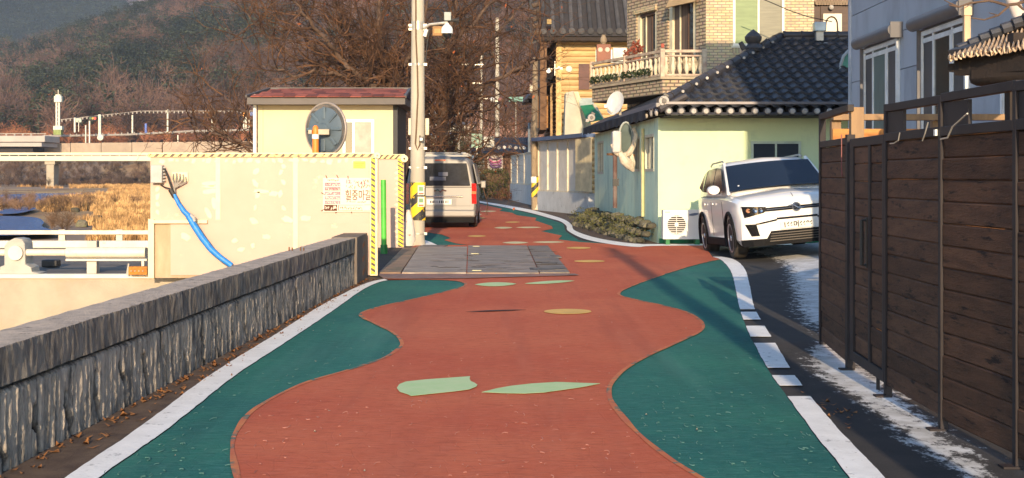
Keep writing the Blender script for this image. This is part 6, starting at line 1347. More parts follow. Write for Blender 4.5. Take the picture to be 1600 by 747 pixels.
MB().bar(P(862, 215, 64), P(862, 108, 64), .14, .14).build('pole', mat('tan_pole', (.45, .30, .16), .7), th)
# security lights on the log house corner
sl_ = thing('wall_lamp', 'white outdoor lamp cluster on the corner of the log wall house', 'lamp', P(866, 110, 60.5)); 
for x, y, r_ in ((857, 111, .10), (873, 106, .06)): MB().lathe([(.03, .12), (r_, .05), (r_, -.08), (.03, -.10)], P(x, y, 60.5), 12, 'y').build('lamp_head', WPVC, sl_, smooth=True)
MB().bar(P(857, 107, 60.5), P(876, 107, 60.5), .03, .03).build('arm', GALV, sl_); MB().bar(P(867, 118, 60.5), P(867, 96, 60.5), .03, .03).build('arm', GALV, sl_); MB().cbox(P(876, 107, 60.5), (.16, .1, .10)).build('camera_box', WPVC, sl_)
# green canopy and pale gable wedge left of the balcony
PL_ = mat('pale_plaster', (.50, .48, .38), .85, col2=(.42, .40, .32), scale=1.5)
sh = thing('plaster_annex', 'pale plaster annex with slanted wall under the balcony', 'annex', (3.2, 58, 0))
MB().poly([P(882, 215, 58), P(884, 145, 58), P(896, 142, 58), P(918, 200, 58), P(918, 340, 58), P(882, 340, 58)], 1.5, (0, 1, 0)).build('gable_wall', PL_, sh)
MB().poly([P(896, 143, 57.9), P(903, 143, 57.9), P(928, 205, 57.9), P(918, 205, 57.9)], .25, (0, 1, 0)).build('barge_board', mat('barge', (.66, .56, .36), .7), sh)
cn = thing('green_canopy', 'dark green canopy sheet between the annex and the satellite dish', 'canopy', (4, 57, 4))
MB().poly([P(907, 165, 57.5), P(928, 163, 57.5), P(942, 185, 56), P(918, 190, 56)], .06).build('sheet', mat('canopy_green', (.02, .20, .08), .5), cn); MB().poly([P(904, 153, 58), P(928, 153, 58), P(928, 164, 57.6), P(906, 166, 57.6)], .05, (0, 1, 0)).build('upper_sheet', mat('pale_sheet', (.45, .50, .42), .5), cn)
MB().bar(P(928, 163, 57.4), P(944, 190, 56), .12, .05).build('edge', mat('barge', (.6, .5, .3), .7), cn)
# pale sheet walls along the lane
PSH = mat('pale_sheet_wall', (.62, .59, .53), .7, col2=(.55, .52, .47), scale=1.5, bump=.15, dirt=(.5, .47, .40), dscale=2); PLB = mat('wall_base', (.54, .54, .54), .85, col2=(.46, .46, .46), scale=2, dirt=(.14, .13, .12), dscale=2.5, dlo=.6, dhi=.7, bump=.4)
POS = mat('pale_post', (.62, .55, .42), .6)
def lane_wall(name, label, a, b, ztop, zbase, nposts, cap=None, lit=None):
    t = thing(name, label, 'wall', (a+b)/2); d = (b-a).normalized(); nn = Vector((-d.y, d.x, 0)); nn = nn if nn.x < 0 else -nn
    MB().bar(a+Vector((0, 0, zbase/2)), b+Vector((0, 0, zbase/2)), .24, zbase).build('base', PLB, t)
    for k in range(nposts-1):
        p = a+(b-a)*(k/(nposts-1)); q = a+(b-a)*((k+1)/(nposts-1)); MB().bar(p+d*.04+Vector((0, 0, (zbase+ztop)/2)), q-d*.04+Vector((0, 0, (zbase+ztop)/2)), .04, ztop-zbase-.004).build('panel', PSH, t)
    for k in range(nposts): p = a+(b-a)*(k/(nposts-1))+nn*.03; MB().bar(p+Vector((0, 0, zbase)), p+Vector((0, 0, ztop)), .09, .09, up=(0, 1, 0)).build('post', POS, t)
    for z in (zbase+.03, ztop+.005): MB().bar(a+nn*.02+Vector((0, 0, z)), b+nn*.02+Vector((0, 0, z)), .11, .06).build('rail', POS, t)
    if cap: MB().bar(a+nn*.1+Vector((0, 0, ztop+.14)), b+nn*.1+Vector((0, 0, ztop+.10)), .5, .14).build('cap', cap, t)
    return t, d, nn
a, b_ = Vector((XD(924, 48.5), 48.5, 0)), Vector((XD(843, 56), 56, 0))
t, d, nn = lane_wall('sheet_wall', 'pale ribbed sheet wall with blue metal cap next to the mint house', b_, a, 2.75, .78, 6, mat('blue_cap', (.07, .12, .24), .5))
MB().poly([P(899, 298, 49.3), P(925, 300, 47.9), P(925, 214, 47.9), P(899, 218, 49.3)], .06, (0, 1, 0)).build('cream_panel', mat('cream_panel', (.70, .60, .38), .7), t)  # sun-facing stretch of the wall, its sunlight put into the cream colour
WM = mat('wall_writing', (.20, .19, .18), .9)     # dark daubed marks on the wall base
mb = MB()
for k in range(7):
    x = 850+k*6; D_ = 56-(x-843)/81*7.5-.18; mb.tube([P(x, 318+k*.6, D_), P(x+rs.uniform(-2, 3), 324+k*.6, D_), P(x+rs.uniform(-1, 2), 328+k*.6, D_)], .03, 4)
mb.build('daubed_marks', WM, t, kind='stuff')
a, b_ = Vector((XD(833, 66), 66, 0)), Vector((XD(800, 80), 80, 0))
lane_wall('sheet_wall', 'farther pale ribbed sheet wall left of the wooden pole', b_, a, 2.55, .95, 4)
wp = thing('wooden_pole', 'tall weathered wooden pole with yellow and black band beside the lane', 'utility pole', (XD(836, 56), 56, 0)); px_ = XD(836, 56)
MB().tube([(px_, 56, 0), (px_-.03, 56, 3), (px_+.02, 56, ZD(90, 56))], [.15, .14, .11], 12).build('shaft', mat('grey_wood', (.33, .25, .16), .9, col2=(.22, .16, .10), scale=4, stretch=(2, 2, .3), bump=.5), wp, smooth=True)
MB().tube([(px_, 56, ZD(308, 56)), (px_, 56, ZD(275, 56))], .155, 16).build('hazard_band', stripes('pole_stripes', (.80, .52, .03), (.04, .04, .04), .42, .5, -1.0), wp); MB().tube([(px_-.01, 56, ZD(286, 56)), (px_-.01, 56, ZD(276, 56))], .158, 16).build('white_band', WPVC, wp)
MB().cbox((px_-.16, 56, ZD(139, 56)), (.12, .12, .34)).build('box', mat('beige_box', (.7, .6, .45), .6), wp); MB().tube([(px_+.1, 56, .0), (px_+.25, 56, .5)], [.2, .1], 8).build('stay', mat('beige_box', (.7, .6, .45), .6), wp)
# lane end: tiled gate house with signs, banner, hedge
eh = thing('tiled_gatehouse', 'low dark tiled roof house with white eave discs at the lane end', 'house', (-1.5, 86, 0)); D = 85.0
BTL = mat('dark_blue_tile', (.02, .023, .035), .6, col2=(.035, .038, .05), scale=2)
zr0, zr1 = ZD(240, D), ZD(214, D)
MB().add([(XD(735, D), D-1.0, zr0), (XD(826, D), D-1.0, zr0), (XD(826, D), D+2, zr1), (XD(737, D), D+2, zr1), (XD(735, D), D+5, zr0), (XD(826, D), D+5, zr0)], [(0, 1, 2, 3), (3, 2, 5, 4), (0, 3, 4), (1, 5, 2), (0, 4, 5, 1)]).build('roof', BTL, eh)
for k in range(34): x = XD(736, D)+k*.11*.97; p = Vector((x, D-1.02, zr0+.02)); MB().tube([p, Vector((x, D+1.95, zr1+.03))], .035, 6).build('tile_row', BTL, eh)
for k, x in enumerate((757.5, 764, 772, 779.5, 788, 797, 806, 814, 819)): MB().lathe([(.10, .05), (.11, -.02), (.08, -.04)], P(x, 233-k*.7 if k < 6 else 231, D-1.1), 12, 'y').build('eave_disc', EDW, eh)
B(XD(757, D), XD(826, D), D, D+.3, 0, zr0).build('wall', mat('brown_boards', (.13, .07, .045), .8, col2=(.09, .05, .03), scale=2, stretch=(5, 5, .5)), eh)
for k in range(20): B(XD(757+k*3.4, D), XD(759.8+k*3.4, D), D-.03, D-.002, ZD(272, D), zr0-.02).build('board', mat('brown_board', (.15, .08, .05), .8, rand=.3), eh)
B(XD(735, D), XD(757, D), D+.5, D+.8, 0, zr0).build('wall', mat('grey_wall', (.24, .24, .24), .8), eh)
sg = thing('green_sign', 'faded green hanging sign with red writing above the lane end', 'sign', P(745, 220, 83)); MB().cbox(P(745, 220, 83), (.66, .08, .85)).build('board', mat('faded_green', (.30, .46, .32), .6, dirt=(.45, .35, .26), dscale=3), sg, bevel=.01)
mb = MB(); [mb.cbox(P(745+rs.uniform(-4, 4), 212+k*2.5, 82.95), (.14, .01, .05)) for k in range(7)]; mb.build('faded_writing', mat('faded_red', (.45, .22, .16), .7), sg, kind='stuff'); MB().bar(P(745, 228, 83.1), P(745, 300, 83.1), .08).build('post', GALV, sg)
sg = thing('white_sign', 'small white square sign with black emblem at the lane end', 'sign', P(764, 222, 83)); MB().cbox(P(764, 222, 83), (.66, .08, .66)).build('board', mat('sign_cream', (.62, .57, .46), .6), sg, bevel=.08)
c = P(764, 222, 82.94)
em = MB().lathe([(.075, 0), (.075, -.01)], c+Vector((0, 0, .13)), 12, 'y').cbox(c+Vector((0, 0, .0)), (.07, .012, .30)).cbox(c+Vector((0, -.002, -.13)), (.30, .012, .055)); em.bar(c+Vector((-.15, 0, -.02)), c+Vector((0, 0, .06)), .05, .012, (0, 1, 0)).bar(c+Vector((.15, 0, -.02)), c+Vector((0, 0, .06)), .05, .012, (0, 1, 0)); em.build('emblem', CAB, sg, kind='stuff')
bn = thing('hanging_banner', 'white banner with purple print sagging on the brown board wall at the lane end', 'banner', P(773, 252, 84)); vs = []; D = 84.5
for j in range(7):
    for i in range(11): u, v = i/10, j/6; sag = 1-(2*u-1)**2; vs.append(P(761.5+24*u+.5*v, 236+30*v+sag*(5*(1-v)+3*v*.4), D-.12-.06*math.sin(v*12+u*3)))
mb = MB(); mb.add(vs, [(j*11+i, j*11+i+1, j*11+i+12, j*11+i+11) for j in range(6) for i in range(10)]); o = mb.build('cloth', mat('banner_cloth', (.60, .54, .48), .8), bn, smooth=True, fix=False)
for k, (y, m_, w) in enumerate(((247, (.20, .13, .16), .5), (252, (.45, .12, .22), .6), (256, (.35, .14, .30), .55), (260, (.18, .10, .22), .6))):
    MB().tube([P(764+.3*k, y-3, D-.25), P(770, y+1.5, D-.27), P(778, y+1.2, D-.27), P(783.5, y-3+k*.4, D-.25)], .06*w*1.6, 5).build('print_line', mat('print%d' % k, m_, .7), bn)
HDG = mat('hedge_leaf', (.12, .11, .03), .8, col2=(.05, .055, .02), scale=2)
bush('hedge', 'round yellow green hedge shrub below the banner at the lane end', (XD(773, 81), 81, 1.0), (.95, .8, .95), 1700, .07, HDG, 'hedge', 5, shell=.6)
bush('hedge', 'small dark hedge shrub between the van and the round hedge', (XD(752, 80), 80, .75), (.42, .5, .85), 700, .06, mat('hedge_dark', (.04, .04, .02), .8), 'hedge', 6)
bush('ivy_column', 'ivy grown brown gate column just right of the van', (XD(748, 82), 82, 1.7), (.38, .35, 1.25), 900, .07, mat('ivy', (.09, .07, .04), .8, col2=(.03, .035, .015), scale=3), 'ivy', 7)
bush('hedge', 'low dry brown shrub row at the white wall foot near the lane end', (XD(785, 78), 78.5, .3), (.7, .5, .38), 500, .06, mat('dry_brown', (.20, .09, .045), .8), 'hedge', 8)
gs = thing('metal_side_panel', 'pale blue grey sheet panel standing beside the ivy column', 'panel', (XD(738, 83), 83, 0)); MB().poly([P(737, 330, 83), P(743, 330, 82), P(745, 235, 82), P(738, 240, 83)], .08, (0, 1, 0)).build('sheet', mat('blue_grey_sheet', (.36, .42, .46), .5), gs)
# far poles
def far_pole(x, y0, D, r_, label, arms=(), name='utility_pole', m=None):
    t = thing(name, label, 'utility pole', (XD(x, D), D, 0)); MB().tube([(XD(x, D), D, -.1), (XD(x, D), D, ZD(y0, D))], [r_, r_*.7], 10).build('shaft', m or PCON, t, smooth=True)
    for (x0, x1, y) in arms: MB().bar(P(x0, y, D-.2), P(x1, y, D-.2), .10, .12).build('cross_arm', GALV, t)
    return t
far_pole(777, 28, 105, .20, 'tall pale concrete pole rising behind the lane end signs')
far_pole(752, 82, 125, .15, 'thinner pale pole with two short cross arms left of the tall one', ((719, 755, 101), (748, 762, 154), (735, 752, 130)))
t = far_pole(806, 155, 95, .05, 'thin brown metal pole with a small green plate'); MB().cbox(P(806, 155, 94.8), (1.0, .06, .32)).build('plate', mat('road_green', (.10, .30, .25), .5), t)
t = far_pole(717, 178, 75, .08, 'short pale lamp post with a square lamp head above the van', name='lamp_post'); MB().cbox(P(712, 178, 74.8), (.50, .3, .24)).build('lamp_head', WPVC, t, bevel=.03)
cml = thing('ball_lights', 'two round white lamps on a bracket before the tall pale pole', 'lamp', P(772, 155, 104));
for x, y, r_ in ((769, 156, .22), (782, 156, .2)): MB().lathe([(.03, .2), (r_*.8, .12), (r_, 0), (r_*.8, -.12), (.03, -.2)], P(x, y, 104.3), 12).build('globe', WPVC if x < 775 else mat('rust_ball', (.25, .10, .08), .6), cml, smooth=True)
MB().bar(P(768, 158, 104.6), P(783, 158, 104.6), .06).build('arm', GALV, cml)
l2 = thing('street_lamp', 'white disc street lamp between the concrete pole and the lamp post', 'lamp', P(676, 178, 60)); MB().lathe([(.05, .10), (.30, .03), (.34, -.02), (.10, -.12)], P(676, 178, 60), 14).build('lamp_head', WPVC, l2, smooth=True); MB().tube([P(676, 177, 60), P(681, 168, 60), P(682, 300, 60)], .035, 6).build('post', GALV, l2, smooth=True)
l3 = thing('small_lamp', 'tiny cone lamp hanging in the tree branches right of the concrete pole', 'lamp', P(712, 132, 60)); MB().lathe([(.03, .2), (.05, .05), (.2, -.04)], P(712, 132, 60), 12).build('shade', mat('grey_cone', (.3, .28, .26), .5), l3); MB().tube([P(712, 126, 60), P(712, 112, 60)], .012, 5).build('cord', CAB, l3)
bp2 = thing('blue_post', 'thin blue grey post behind the far sheet wall', 'post', (XD(827, 70), 70, 0)); MB().tube([(XD(827, 70), 70, 0), (XD(827, 70), 70, ZD(192, 70))], .07, 8).build('shaft', mat('blue_grey_post', (.22, .26, .30), .5), bp2)

# ================================================================ TREES
def bare_tree(name, label, base, seed, trunk_r, limbs, depth=6, mat_=None, leaf=0, spread=1.0, cat='tree', nlen=1.0):
    """limbs: list of (points, radius) laid out by hand; fine branching grows from them"""
    r = random.Random(seed); t = thing(name, label, cat, base); mb = MB(); crown = MB(); leaves = []
    def grow(p, d, L_, rad, lv):
        n = 4; pts = [p]; q = p.copy(); dd = d.copy(); wob = .55
        for i in range(n):
            dd = (dd+Vector((r.gauss(0, wob), r.gauss(0, wob), r.gauss(0, wob)+.05))*.55).normalized(); q = q+dd*(L_/n); pts.append(q.copy())
        rr = [rad*(1-.45*i/n) for i in range(n+1)]; crown.tube(pts, rr, 3 if rad < .03 else 5, False)
        if lv <= 0 or rad < .0075:
            if leaf and r.random() < leaf: leaves.append(q.copy())
            return
        k = r.choice((2, 2, 3)) if lv > 1 else r.choice((2, 3))
        for j in range(k):
            i = r.randint(1, n); ax = Vector((r.gauss(0, 1), r.gauss(0, 1), r.gauss(0, 1))).normalized(); ang_ = r.uniform(.35, .95)*spread
            nd_ = (Matrix.Rotation(ang_, 3, ax.cross(dd).normalized())@dd).normalized(); grow(pts[i], nd_, L_*r.uniform(.58, .85), rr[i]*r.uniform(.5, .72), lv-1)
        grow(pts[-1], dd, L_*r.uniform(.65, .85), rr[-1]*.85, lv-1)
    for pts, r0, r1, dens in limbs:
        pts = [Vector(p) for p in pts]; n = len(pts); fine = []
        for i in range(n-1):
            for k in range(4): fine.append(pts[i].lerp(pts[i+1], k/4)+Vector((r.gauss(0, .04), r.gauss(0, .08), r.gauss(0, .04))))
        fine.append(pts[-1]); m = len(fine); rr = [r0+(r1-r0)*i/(m-1) for i in range(m)]
        mb.tube(fine, rr, 7)
        for i in range(1, m):
            for _ in range(dens if i < m-1 else dens+2):
                if r.random() > .46: continue
                d = (fine[i]-fine[i-1]).normalized(); ax = Vector((r.gauss(0, 1), r.gauss(0, 1), r.gauss(0, 1))).normalized(); nd_ = (Matrix.Rotation(r.uniform(.4, 1.2), 3, ax.cross(d).normalized())@d); nd_.z += .15; grow(fine[i], nd_.normalized(), r.uniform(1.0, 1.9)*nlen, max(rr[i]*.45, .028), depth-2)
    mb.build('trunk', mat_ or BARK, t, smooth=True, fix=False)
    V = np.array([tuple(v) for v in crown.v])-np.array(t.location); Fq = np.array(crown.f); link('branches', npmesh('branches', V, Fq, TWIG), t)
    if leaves:
        c = np.array([tuple(v) for v in leaves])-np.array(t.location); n = len(c); rr_ = np.random.RandomState(seed); a = rr_.normal(size=(n, 3))*.025; b2 = rr_.normal(size=(n, 3))*.022
        link('dead_leaves', npmesh('dead_leaves', np.stack([c-a, c+b2, c+a, c-b2], 1).reshape(-1, 3), np.arange(4*n).reshape(n, 4), mat('dead_leaf', (.40, .11, .04), .8)), t)
    return t
TWIG = mat('twig', (.17, .085, .042), .9, col2=(.025, .016, .014), scale=1.6)
D = 48
def L(pts, D0, dd=0): return [P(x, y, D0+dd*i) for i, (x, y) in enumerate(pts)]
bare_tree('zelkova_tree', 'big spreading bare tree behind the concrete utility pole', (XD(690, D), D, 0), 3, .3, [
    (L([(686, 320), (688, 260), (690, 205), (694, 160), (698, 110), (702, 60), (712, 5), (722, -50)], D), .19, .06, 3),
    (L([(689, 200), (712, 165), (745, 140), (785, 118), (820, 102), (850, 90)], D, -.4), .13, .03, 3),
    (L([(690, 212), (710, 190), (735, 180), (770, 168), (800, 150)], D, .5), .07, .02, 2),
    (L([(694, 160), (725, 115), (760, 70), (800, 25), (830, -10)], D, .3), .11, .03, 3),
    (L([(697, 120), (670, 80), (640, 45), (605, 10), (585, -20)], D, -.3), .11, .03, 3),
    (L([(700, 80), (735, 40), (775, 0), (800, -30)], D, -.3), .09, .03, 2),
    (L([(690, 200), (660, 160), (630, 135), (600, 110)], D, .4), .10, .03, 3)], leaf=.05)
D = 44
bare_tree('zelkova_tree', 'wide bare tree fanning out above the control hut roof', (XD(628, D), D, 0), 8, .3, [
    (L([(632, 320), (630, 240), (624, 180), (612, 140), (600, 95), (592, 40), (590, -20)], D), .22, .06, 3),
    (L([(622, 175), (590, 140), (560, 118), (525, 85), (500, 50), (470, 20), (455, -15)], D, -.3), .12, .03, 3),
    (L([(612, 140), (575, 100), (545, 60), (528, 20), (520, -20)], D, .3), .10, .03, 3),
    (L([(590, 140), (550, 128), (510, 105), (470, 95), (435, 72), (405, 45), (385, 20)], D, .3), .09, .02, 3),
    (L([(540, 120), (500, 112), (460, 118), (425, 105), (400, 95)], D, -.2), .06, .015, 2),
    (L([(560, 118), (520, 100), (480, 60), (440, 25), (410, -5)], D, .5), .08, .02, 2),
    (L([(612, 130), (640, 90), (660, 40), (670, -10)], D, -.3), .09, .03, 3)], leaf=.04)
D = 40
bare_tree('bare_shrub_tree', 'low bare branching tree reaching left from behind the control hut', (XD(418, D), D, -.5), 21, .2, [
    (L([(420, 330), (415, 270), (405, 235), (385, 225), (360, 215), (345, 205), (335, 180), (330, 165)], D, .1), .09, .02, 1),
    (L([(405, 236), (380, 228), (350, 212), (325, 200), (300, 185)], D, .2), .05, .012, 1),
    (L([(345, 208), (325, 212), (305, 200), (298, 188)], D, .2), .03, .012, 1),
    (L([(408, 240), (400, 200), (385, 175), (365, 165), (350, 150)], D, .2), .05, .012, 1),
    (L([(410, 238), (385, 240), (360, 232), (345, 230)], D, .2), .04, .012, 1)], depth=4, nlen=.7)
for i, (x, D, sd_, lb) in enumerate([(790, 92, 31, 'small bare tree behind the lane end house, right of the tall pale pole'), (668, 66, 32, 'bare tree behind the silver van'), (835, 75, 33, 'bare tree behind the wooden pole'), (730, 100, 34, 'bare tree between the far poles')]):
    h = 7 if i else 6; b0 = Vector((XD(x, D), D, 0)); bare_tree('bare_tree', lb, b0, sd_, .14, [([b0, b0+Vector((.1, 0, h*.3)), b0+Vector((-.1, .2, h*.6)), b0+Vector((.1, 0, h*.9))], .12, .03, 3), ([b0+Vector((0, 0, h*.3)), b0+Vector((1.0, .3, h*.6)), b0+Vector((1.7, 0, h*.85))], .07, .02, 2), ([b0+Vector((0, 0, h*.25)), b0+Vector((-1.1, -.3, h*.5)), b0+Vector((-1.8, 0, h*.75))], .07, .02, 2)], depth=5, nlen=1.1, leaf=.06)

# ================================================================ FAR SIDE: forest on the hills, road, reeds
def tz(X, Y):
    X = np.atleast_1d(np.asarray(X, float)); Y = np.atleast_1d(np.asarray(Y, float))
    i = np.clip(np.searchsorted(tx, X)-1, 0, len(tx)-2); j = np.clip(np.searchsorted(ty, Y)-1, 0, len(ty)-2)
    u = (X-tx[i])/(tx[i+1]-tx[i]); v = (Y-ty[j])/(ty[j+1]-ty[j])
    return TZ[j, i]*(1-u)*(1-v)+TZ[j, i+1]*u*(1-v)+TZ[j+1, i]*(1-u)*v+TZ[j+1, i+1]*u*v
def tone(m):      # every tree of a wood has its own lightness
    if m.get('toned'): return m
    t = m.node_tree; b = t.nodes['Principled BSDF']; src = b.inputs['Base Color'].links[0].from_socket; a = nd(t, 'ShaderNodeAttribute', attribute_name='tone')
    h = nd(t, 'ShaderNodeHueSaturation'); t.links.new(a.outputs['Fac'], h.inputs['Value']); t.links.new(src, h.inputs['Color']); t.links.new(h.outputs[0], b.inputs['Base Color']); m['toned'] = 1; return m
def scatter(name, label, protos, X, Y, S, m, kind='stuff', sink=.0):
    Z = tz(X, Y)-sink; Vs = []; Fs = []; Tn = []; base = 0; r = np.random.RandomState(len(X))
    for k in range(len(X)):
        V, Fq = protos[r.randint(len(protos))]; a = r.uniform(0, 6.28); c, q = math.cos(a), math.sin(a); s = S[k]
        W = np.stack([V[:, 0]*c-V[:, 1]*q, V[:, 0]*q+V[:, 1]*c, V[:, 2]*r.uniform(.85, 1.2)], 1)*s+np.array([X[k], Y[k], Z[k]]); Tn.append(np.full(len(V), r.uniform(.45, 1.6))); Vs.append(W); Fs.append(Fq+base); base += len(V)
    return tag(link(name, npmesh(name, np.concatenate(Vs), np.concatenate(Fs), tone(m), {'tone': np.concatenate(Tn)})), label, kind=kind)
def pine_proto(seed, n=165):
    r = np.random.RandomState(seed); V = []; Fq = []; h = 1.0
    nb = 11
    for b in range(nb):     # layered boughs, flat topped red pine habit
        z = .30+.68*(b+r.rand())/nb; rad = .42*(1-z)**.6+.09; a = r.uniform(0, 6.28); rr_ = rad*r.uniform(.3, 1.0); cx, cy = rr_*math.cos(a), rr_*math.sin(a)
        for k in range(n//nb):
            c = np.array([cx, cy, z])+r.normal(size=3)*np.array([.10, .10, .024]); u = r.normal(size=3)*np.array([1, 1, .35]); u /= np.linalg.norm(u); w = np.cross(u, [0, 0, 1]+r.normal(size=3)*.4); w /= np.linalg.norm(w); s = r.uniform(.028, .062)
            i = len(V); V += [c-u*s, c+w*s*.6, c+u*s, c-w*s*.6]; Fq.append((i, i+1, i+2, i+3))
    i = len(V); V += [np.array(v, float) for v in ((-.015, 0, 0), (.015, 0, 0), (.008, 0, .8), (-.008, 0, .8))]; Fq.append((i, i+1, i+2, i+3))
    return np.array(V), np.array(Fq)
def bare_proto(seed, n=70):
    r = np.random.RandomState(seed); V = []; Fq = []
    def strip(p, q, w):
        i = len(V); d = np.cross(q-p, r.normal(size=3)); d = d/np.linalg.norm(d)*w; V.extend([p-d, p+d, q+d*.5, q-d*.5]); Fq.append((i, i+1, i+2, i+3))
    z0 = np.array([0, 0, 0.]); top = np.array([r.normal()*.05, r.normal()*.05, .5]); strip(z0, top, .012)
    for k in range(n):
        t = r.uniform(.25, 1); p = z0*(1-t)+top*t; d = r.normal(size=3)*np.array([1, 1, .5]); d[2] = abs(d[2])+.9; d /= np.linalg.norm(d); q = p+d*r.uniform(.2, .5)
        strip(p, q, .006)
        for j in range(3): e = r.normal(size=3)*.6+d; e /= np.linalg.norm(e); strip(q, q+e*r.uniform(.08, .22), .0045)
    return np.array(V), np.array(Fq)
def tuft_proto(seed, n=40, sp=.5):
    r = np.random.RandomState(seed); V = []; Fq = []
    for k in range(n):
        a = r.uniform(0, 6.28); b = np.array([math.cos(a), math.sin(a), 0])*r.uniform(0, sp); t = b*(1+r.uniform(0, .7))+np.array([r.normal()*.08, r.normal()*.08, r.uniform(.4, 1)]); w = np.array([r.normal(), r.normal(), 0])*.025; i = len(V)
        V += [b-w, b+w, t+w*.4, t-w*.4]; Fq.append((i, i+1, i+2, i+3))
    return np.array(V), np.array(Fq)
PINES = [pine_proto(k) for k in range(7)]; BARES = [bare_proto(k+20) for k in range(6)]; TUFT = [tuft_proto(k+50) for k in range(6)]
PINEM = mat('pine_needles', (.048, .056, .028), .9, col2=(.018, .026, .017), scale=.02, detail=8)
BAREM = mat('bare_wood_far', (.15, .085, .062), .95, col2=(.08, .05, .042), scale=.02, detail=8); RUSTM = mat('rusty_brush', (.42, .16, .07), .95, col2=(.26, .11, .06), scale=.03)
def hill_pts(n, y0, y1, fn=None, seed=0, umin=-.42, umax=.12):
    r = np.random.RandomState(seed); Y = y0+(y1-y0)*r.rand(n)**.8; u = r.uniform(umin, umax, n); X = u*Y; return X, Y, r
X, Y, r = hill_pts(5200, 272, 745, seed=1); nz = np.array([noise.noise(Vector((x*.012, y*.012, 3.1)))+.5*noise.noise(Vector((x*.05, y*.05, 1.7))) for x, y in zip(X, Y)])
k = nz+.10*np.clip((Y-300)/300, -1, 1) > -.02; scatter('pine_forest', 'dark green pines covering the near hillside beyond the river', PINES, X[k], Y[k], r.uniform(5.5, 9.5, k.sum())*(1+.2*np.clip((Y[k]-300)/400, 0, 1)), PINEM)
X, Y, r = hill_pts(3600, 262, 745, seed=2); nz2 = np.array([noise.noise(Vector((x*.012, y*.012, 3.1)))+.5*noise.noise(Vector((x*.05, y*.05, 1.7))) for x, y in zip(X, Y)])
k = nz2 < .12; scatter('bare_woods', 'purple brown leafless woods among the pines on the near hillside', BARES, X[k], Y[k], r.uniform(7, 12, k.sum()), BAREM)
X, Y, r = hill_pts(2600, 258, 420, seed=3); scatter('rusty_undergrowth', 'rust red winter brush at the foot of the hill', BARES, X, Y, r.uniform(2.5, 5.0, len(X)), RUSTM)
X, Y, r = hill_pts(900, 300, 740, seed=33); scatter('rusty_undergrowth', 'scattered rust coloured oak patches on the hillside', PINES, X, Y, r.uniform(3.5, 6.5, len(X)), mat('oak_rust', (.26, .12, .06), .9, col2=(.16, .09, .06), scale=.03))
X, Y, r = hill_pts(8200, 1100, 1560, seed=4, umin=-.40, umax=-.285); scatter('far_forest', 'blue hazed forest on the ridge at the top left', PINES, X, Y, r.uniform(13, 22, len(X)), PINEM)
X, Y, r = hill_pts(1500, 2500, 2900, seed=5, umin=-.34, umax=-.22); scatter('far_forest', 'pinkish far mountain woods in the notch between the ridges', BARES, X, Y, r.uniform(25, 40, len(X)), mat('far_pink', (.28, .17, .13), .95))
# brush on the river bank below the far road, and reeds on the flats
r = np.random.RandomState(9); Y = r.uniform(200, 234, 1500); X = Y*r.uniform(-.40, -.02, 1500); scatter('bank_brush', 'dark brown brush on the far river bank under the road', BARES, X, Y, r.uniform(.8, 1.7, 1500), mat('bank_brush', (.13, .08, .055), .95, col2=(.07, .045, .035), scale=.1))
STRAW = mat('straw_reed', (.58, .36, .15), .9, col2=(.36, .20, .08), scale=.15); r = np.random.RandomState(11)
Yr = 42+(175*r.rand(9000)**1.2); Xr = Yr*r.uniform(-.40, -.235, 9000)
px, py = Xr/Yr*F+800, HZ+(EYE+.55)*F/Yr
def inpx(poly): return inside(px, py, poly)
wet = inpx([(-200, 334), (60, 336), (84, 348), (70, 362), (-200, 364)]) | inpx([(-60, 300), (70, 299), (175, 297), (165, 306), (90, 312), (60, 320), (-60, 324)]) | inpx([(105, 285), (240, 285), (240, 293), (105, 294)]) | inpx([(0, 322), (60, 322), (60, 336), (0, 336)])
nzr = np.array([noise.noise(Vector((x*.12, y*.05, 8))) for x, y in zip(Xr, Yr)])
keep = (~wet) & ((nzr > -.18) | (px > 150)) & ~((py > 292) & (py < 326) & (px < 110) & (nzr < .15))
scatter('reed_beds', 'golden dry reeds on the river flats', TUFT, Xr[keep], Yr[keep], r.uniform(.4, .95, keep.sum())*np.where(Yr[keep] < 75, .42, .60), STRAW)
Y2 = 46+60*r.rand(420); X2 = Y2*r.uniform(-.40, -.25, 420); n2 = np.array([noise.noise(Vector((x*.2, y*.08, 2))) for x, y in zip(X2, Y2)]); px, py = X2/Y2*F+800, HZ+(EYE+.55)*F/Y2
k = (n2 > .12) & ~inpx([(-200, 334), (60, 336), (84, 348), (70, 366), (-200, 366)]); scatter('river_brush', 'low dark brown brush among the reeds', BARES, X2[k], Y2[k], r.uniform(.5, 1.0, k.sum()), mat('river_brush', (.20, .12, .07), .95))
kx = [(118, 330, 70), (128, 352, 50), (153, 344, 58), (200, 296, 170), (176, 304, 150)]
for i, (x, y, D) in enumerate(kx[:3]):
    p = G(x, y, -.55); link_ = bpy.data.objects.new('river_rock', rk[i]); COL.objects.link(link_); link_.location = (p.x, p.y, -.5); link_.scale = (.28, .24, .2); tag(link_, ('pale rock among the reeds, leftmost', 'pale rock in the near reeds by the far rail', 'pale rock among the reeds near the gate')[i], 'rock')
for k in range(7):
    p = cA+sd*(.6+k*1.6)+sn*(.35+.02*k); bush('scrub_tuft', None, tuple(p+Vector((0, 0, .28))), (.5, .3, .22), 260, .035, SCR, seed=90+k, parent=sw)['kind'] = 'stuff'
wire = thing('overhead_cable', 'thin dark cable sagging past the brick house windows', 'cable', P(1235, 12, 34)); MB().tube([P(1180, -6, 34), P(1205, 4, 34), P(1235, 17, 34), P(1262, 26, 34), P(1300, 34, 34)], .012, 5).build('wire', CAB, wire)
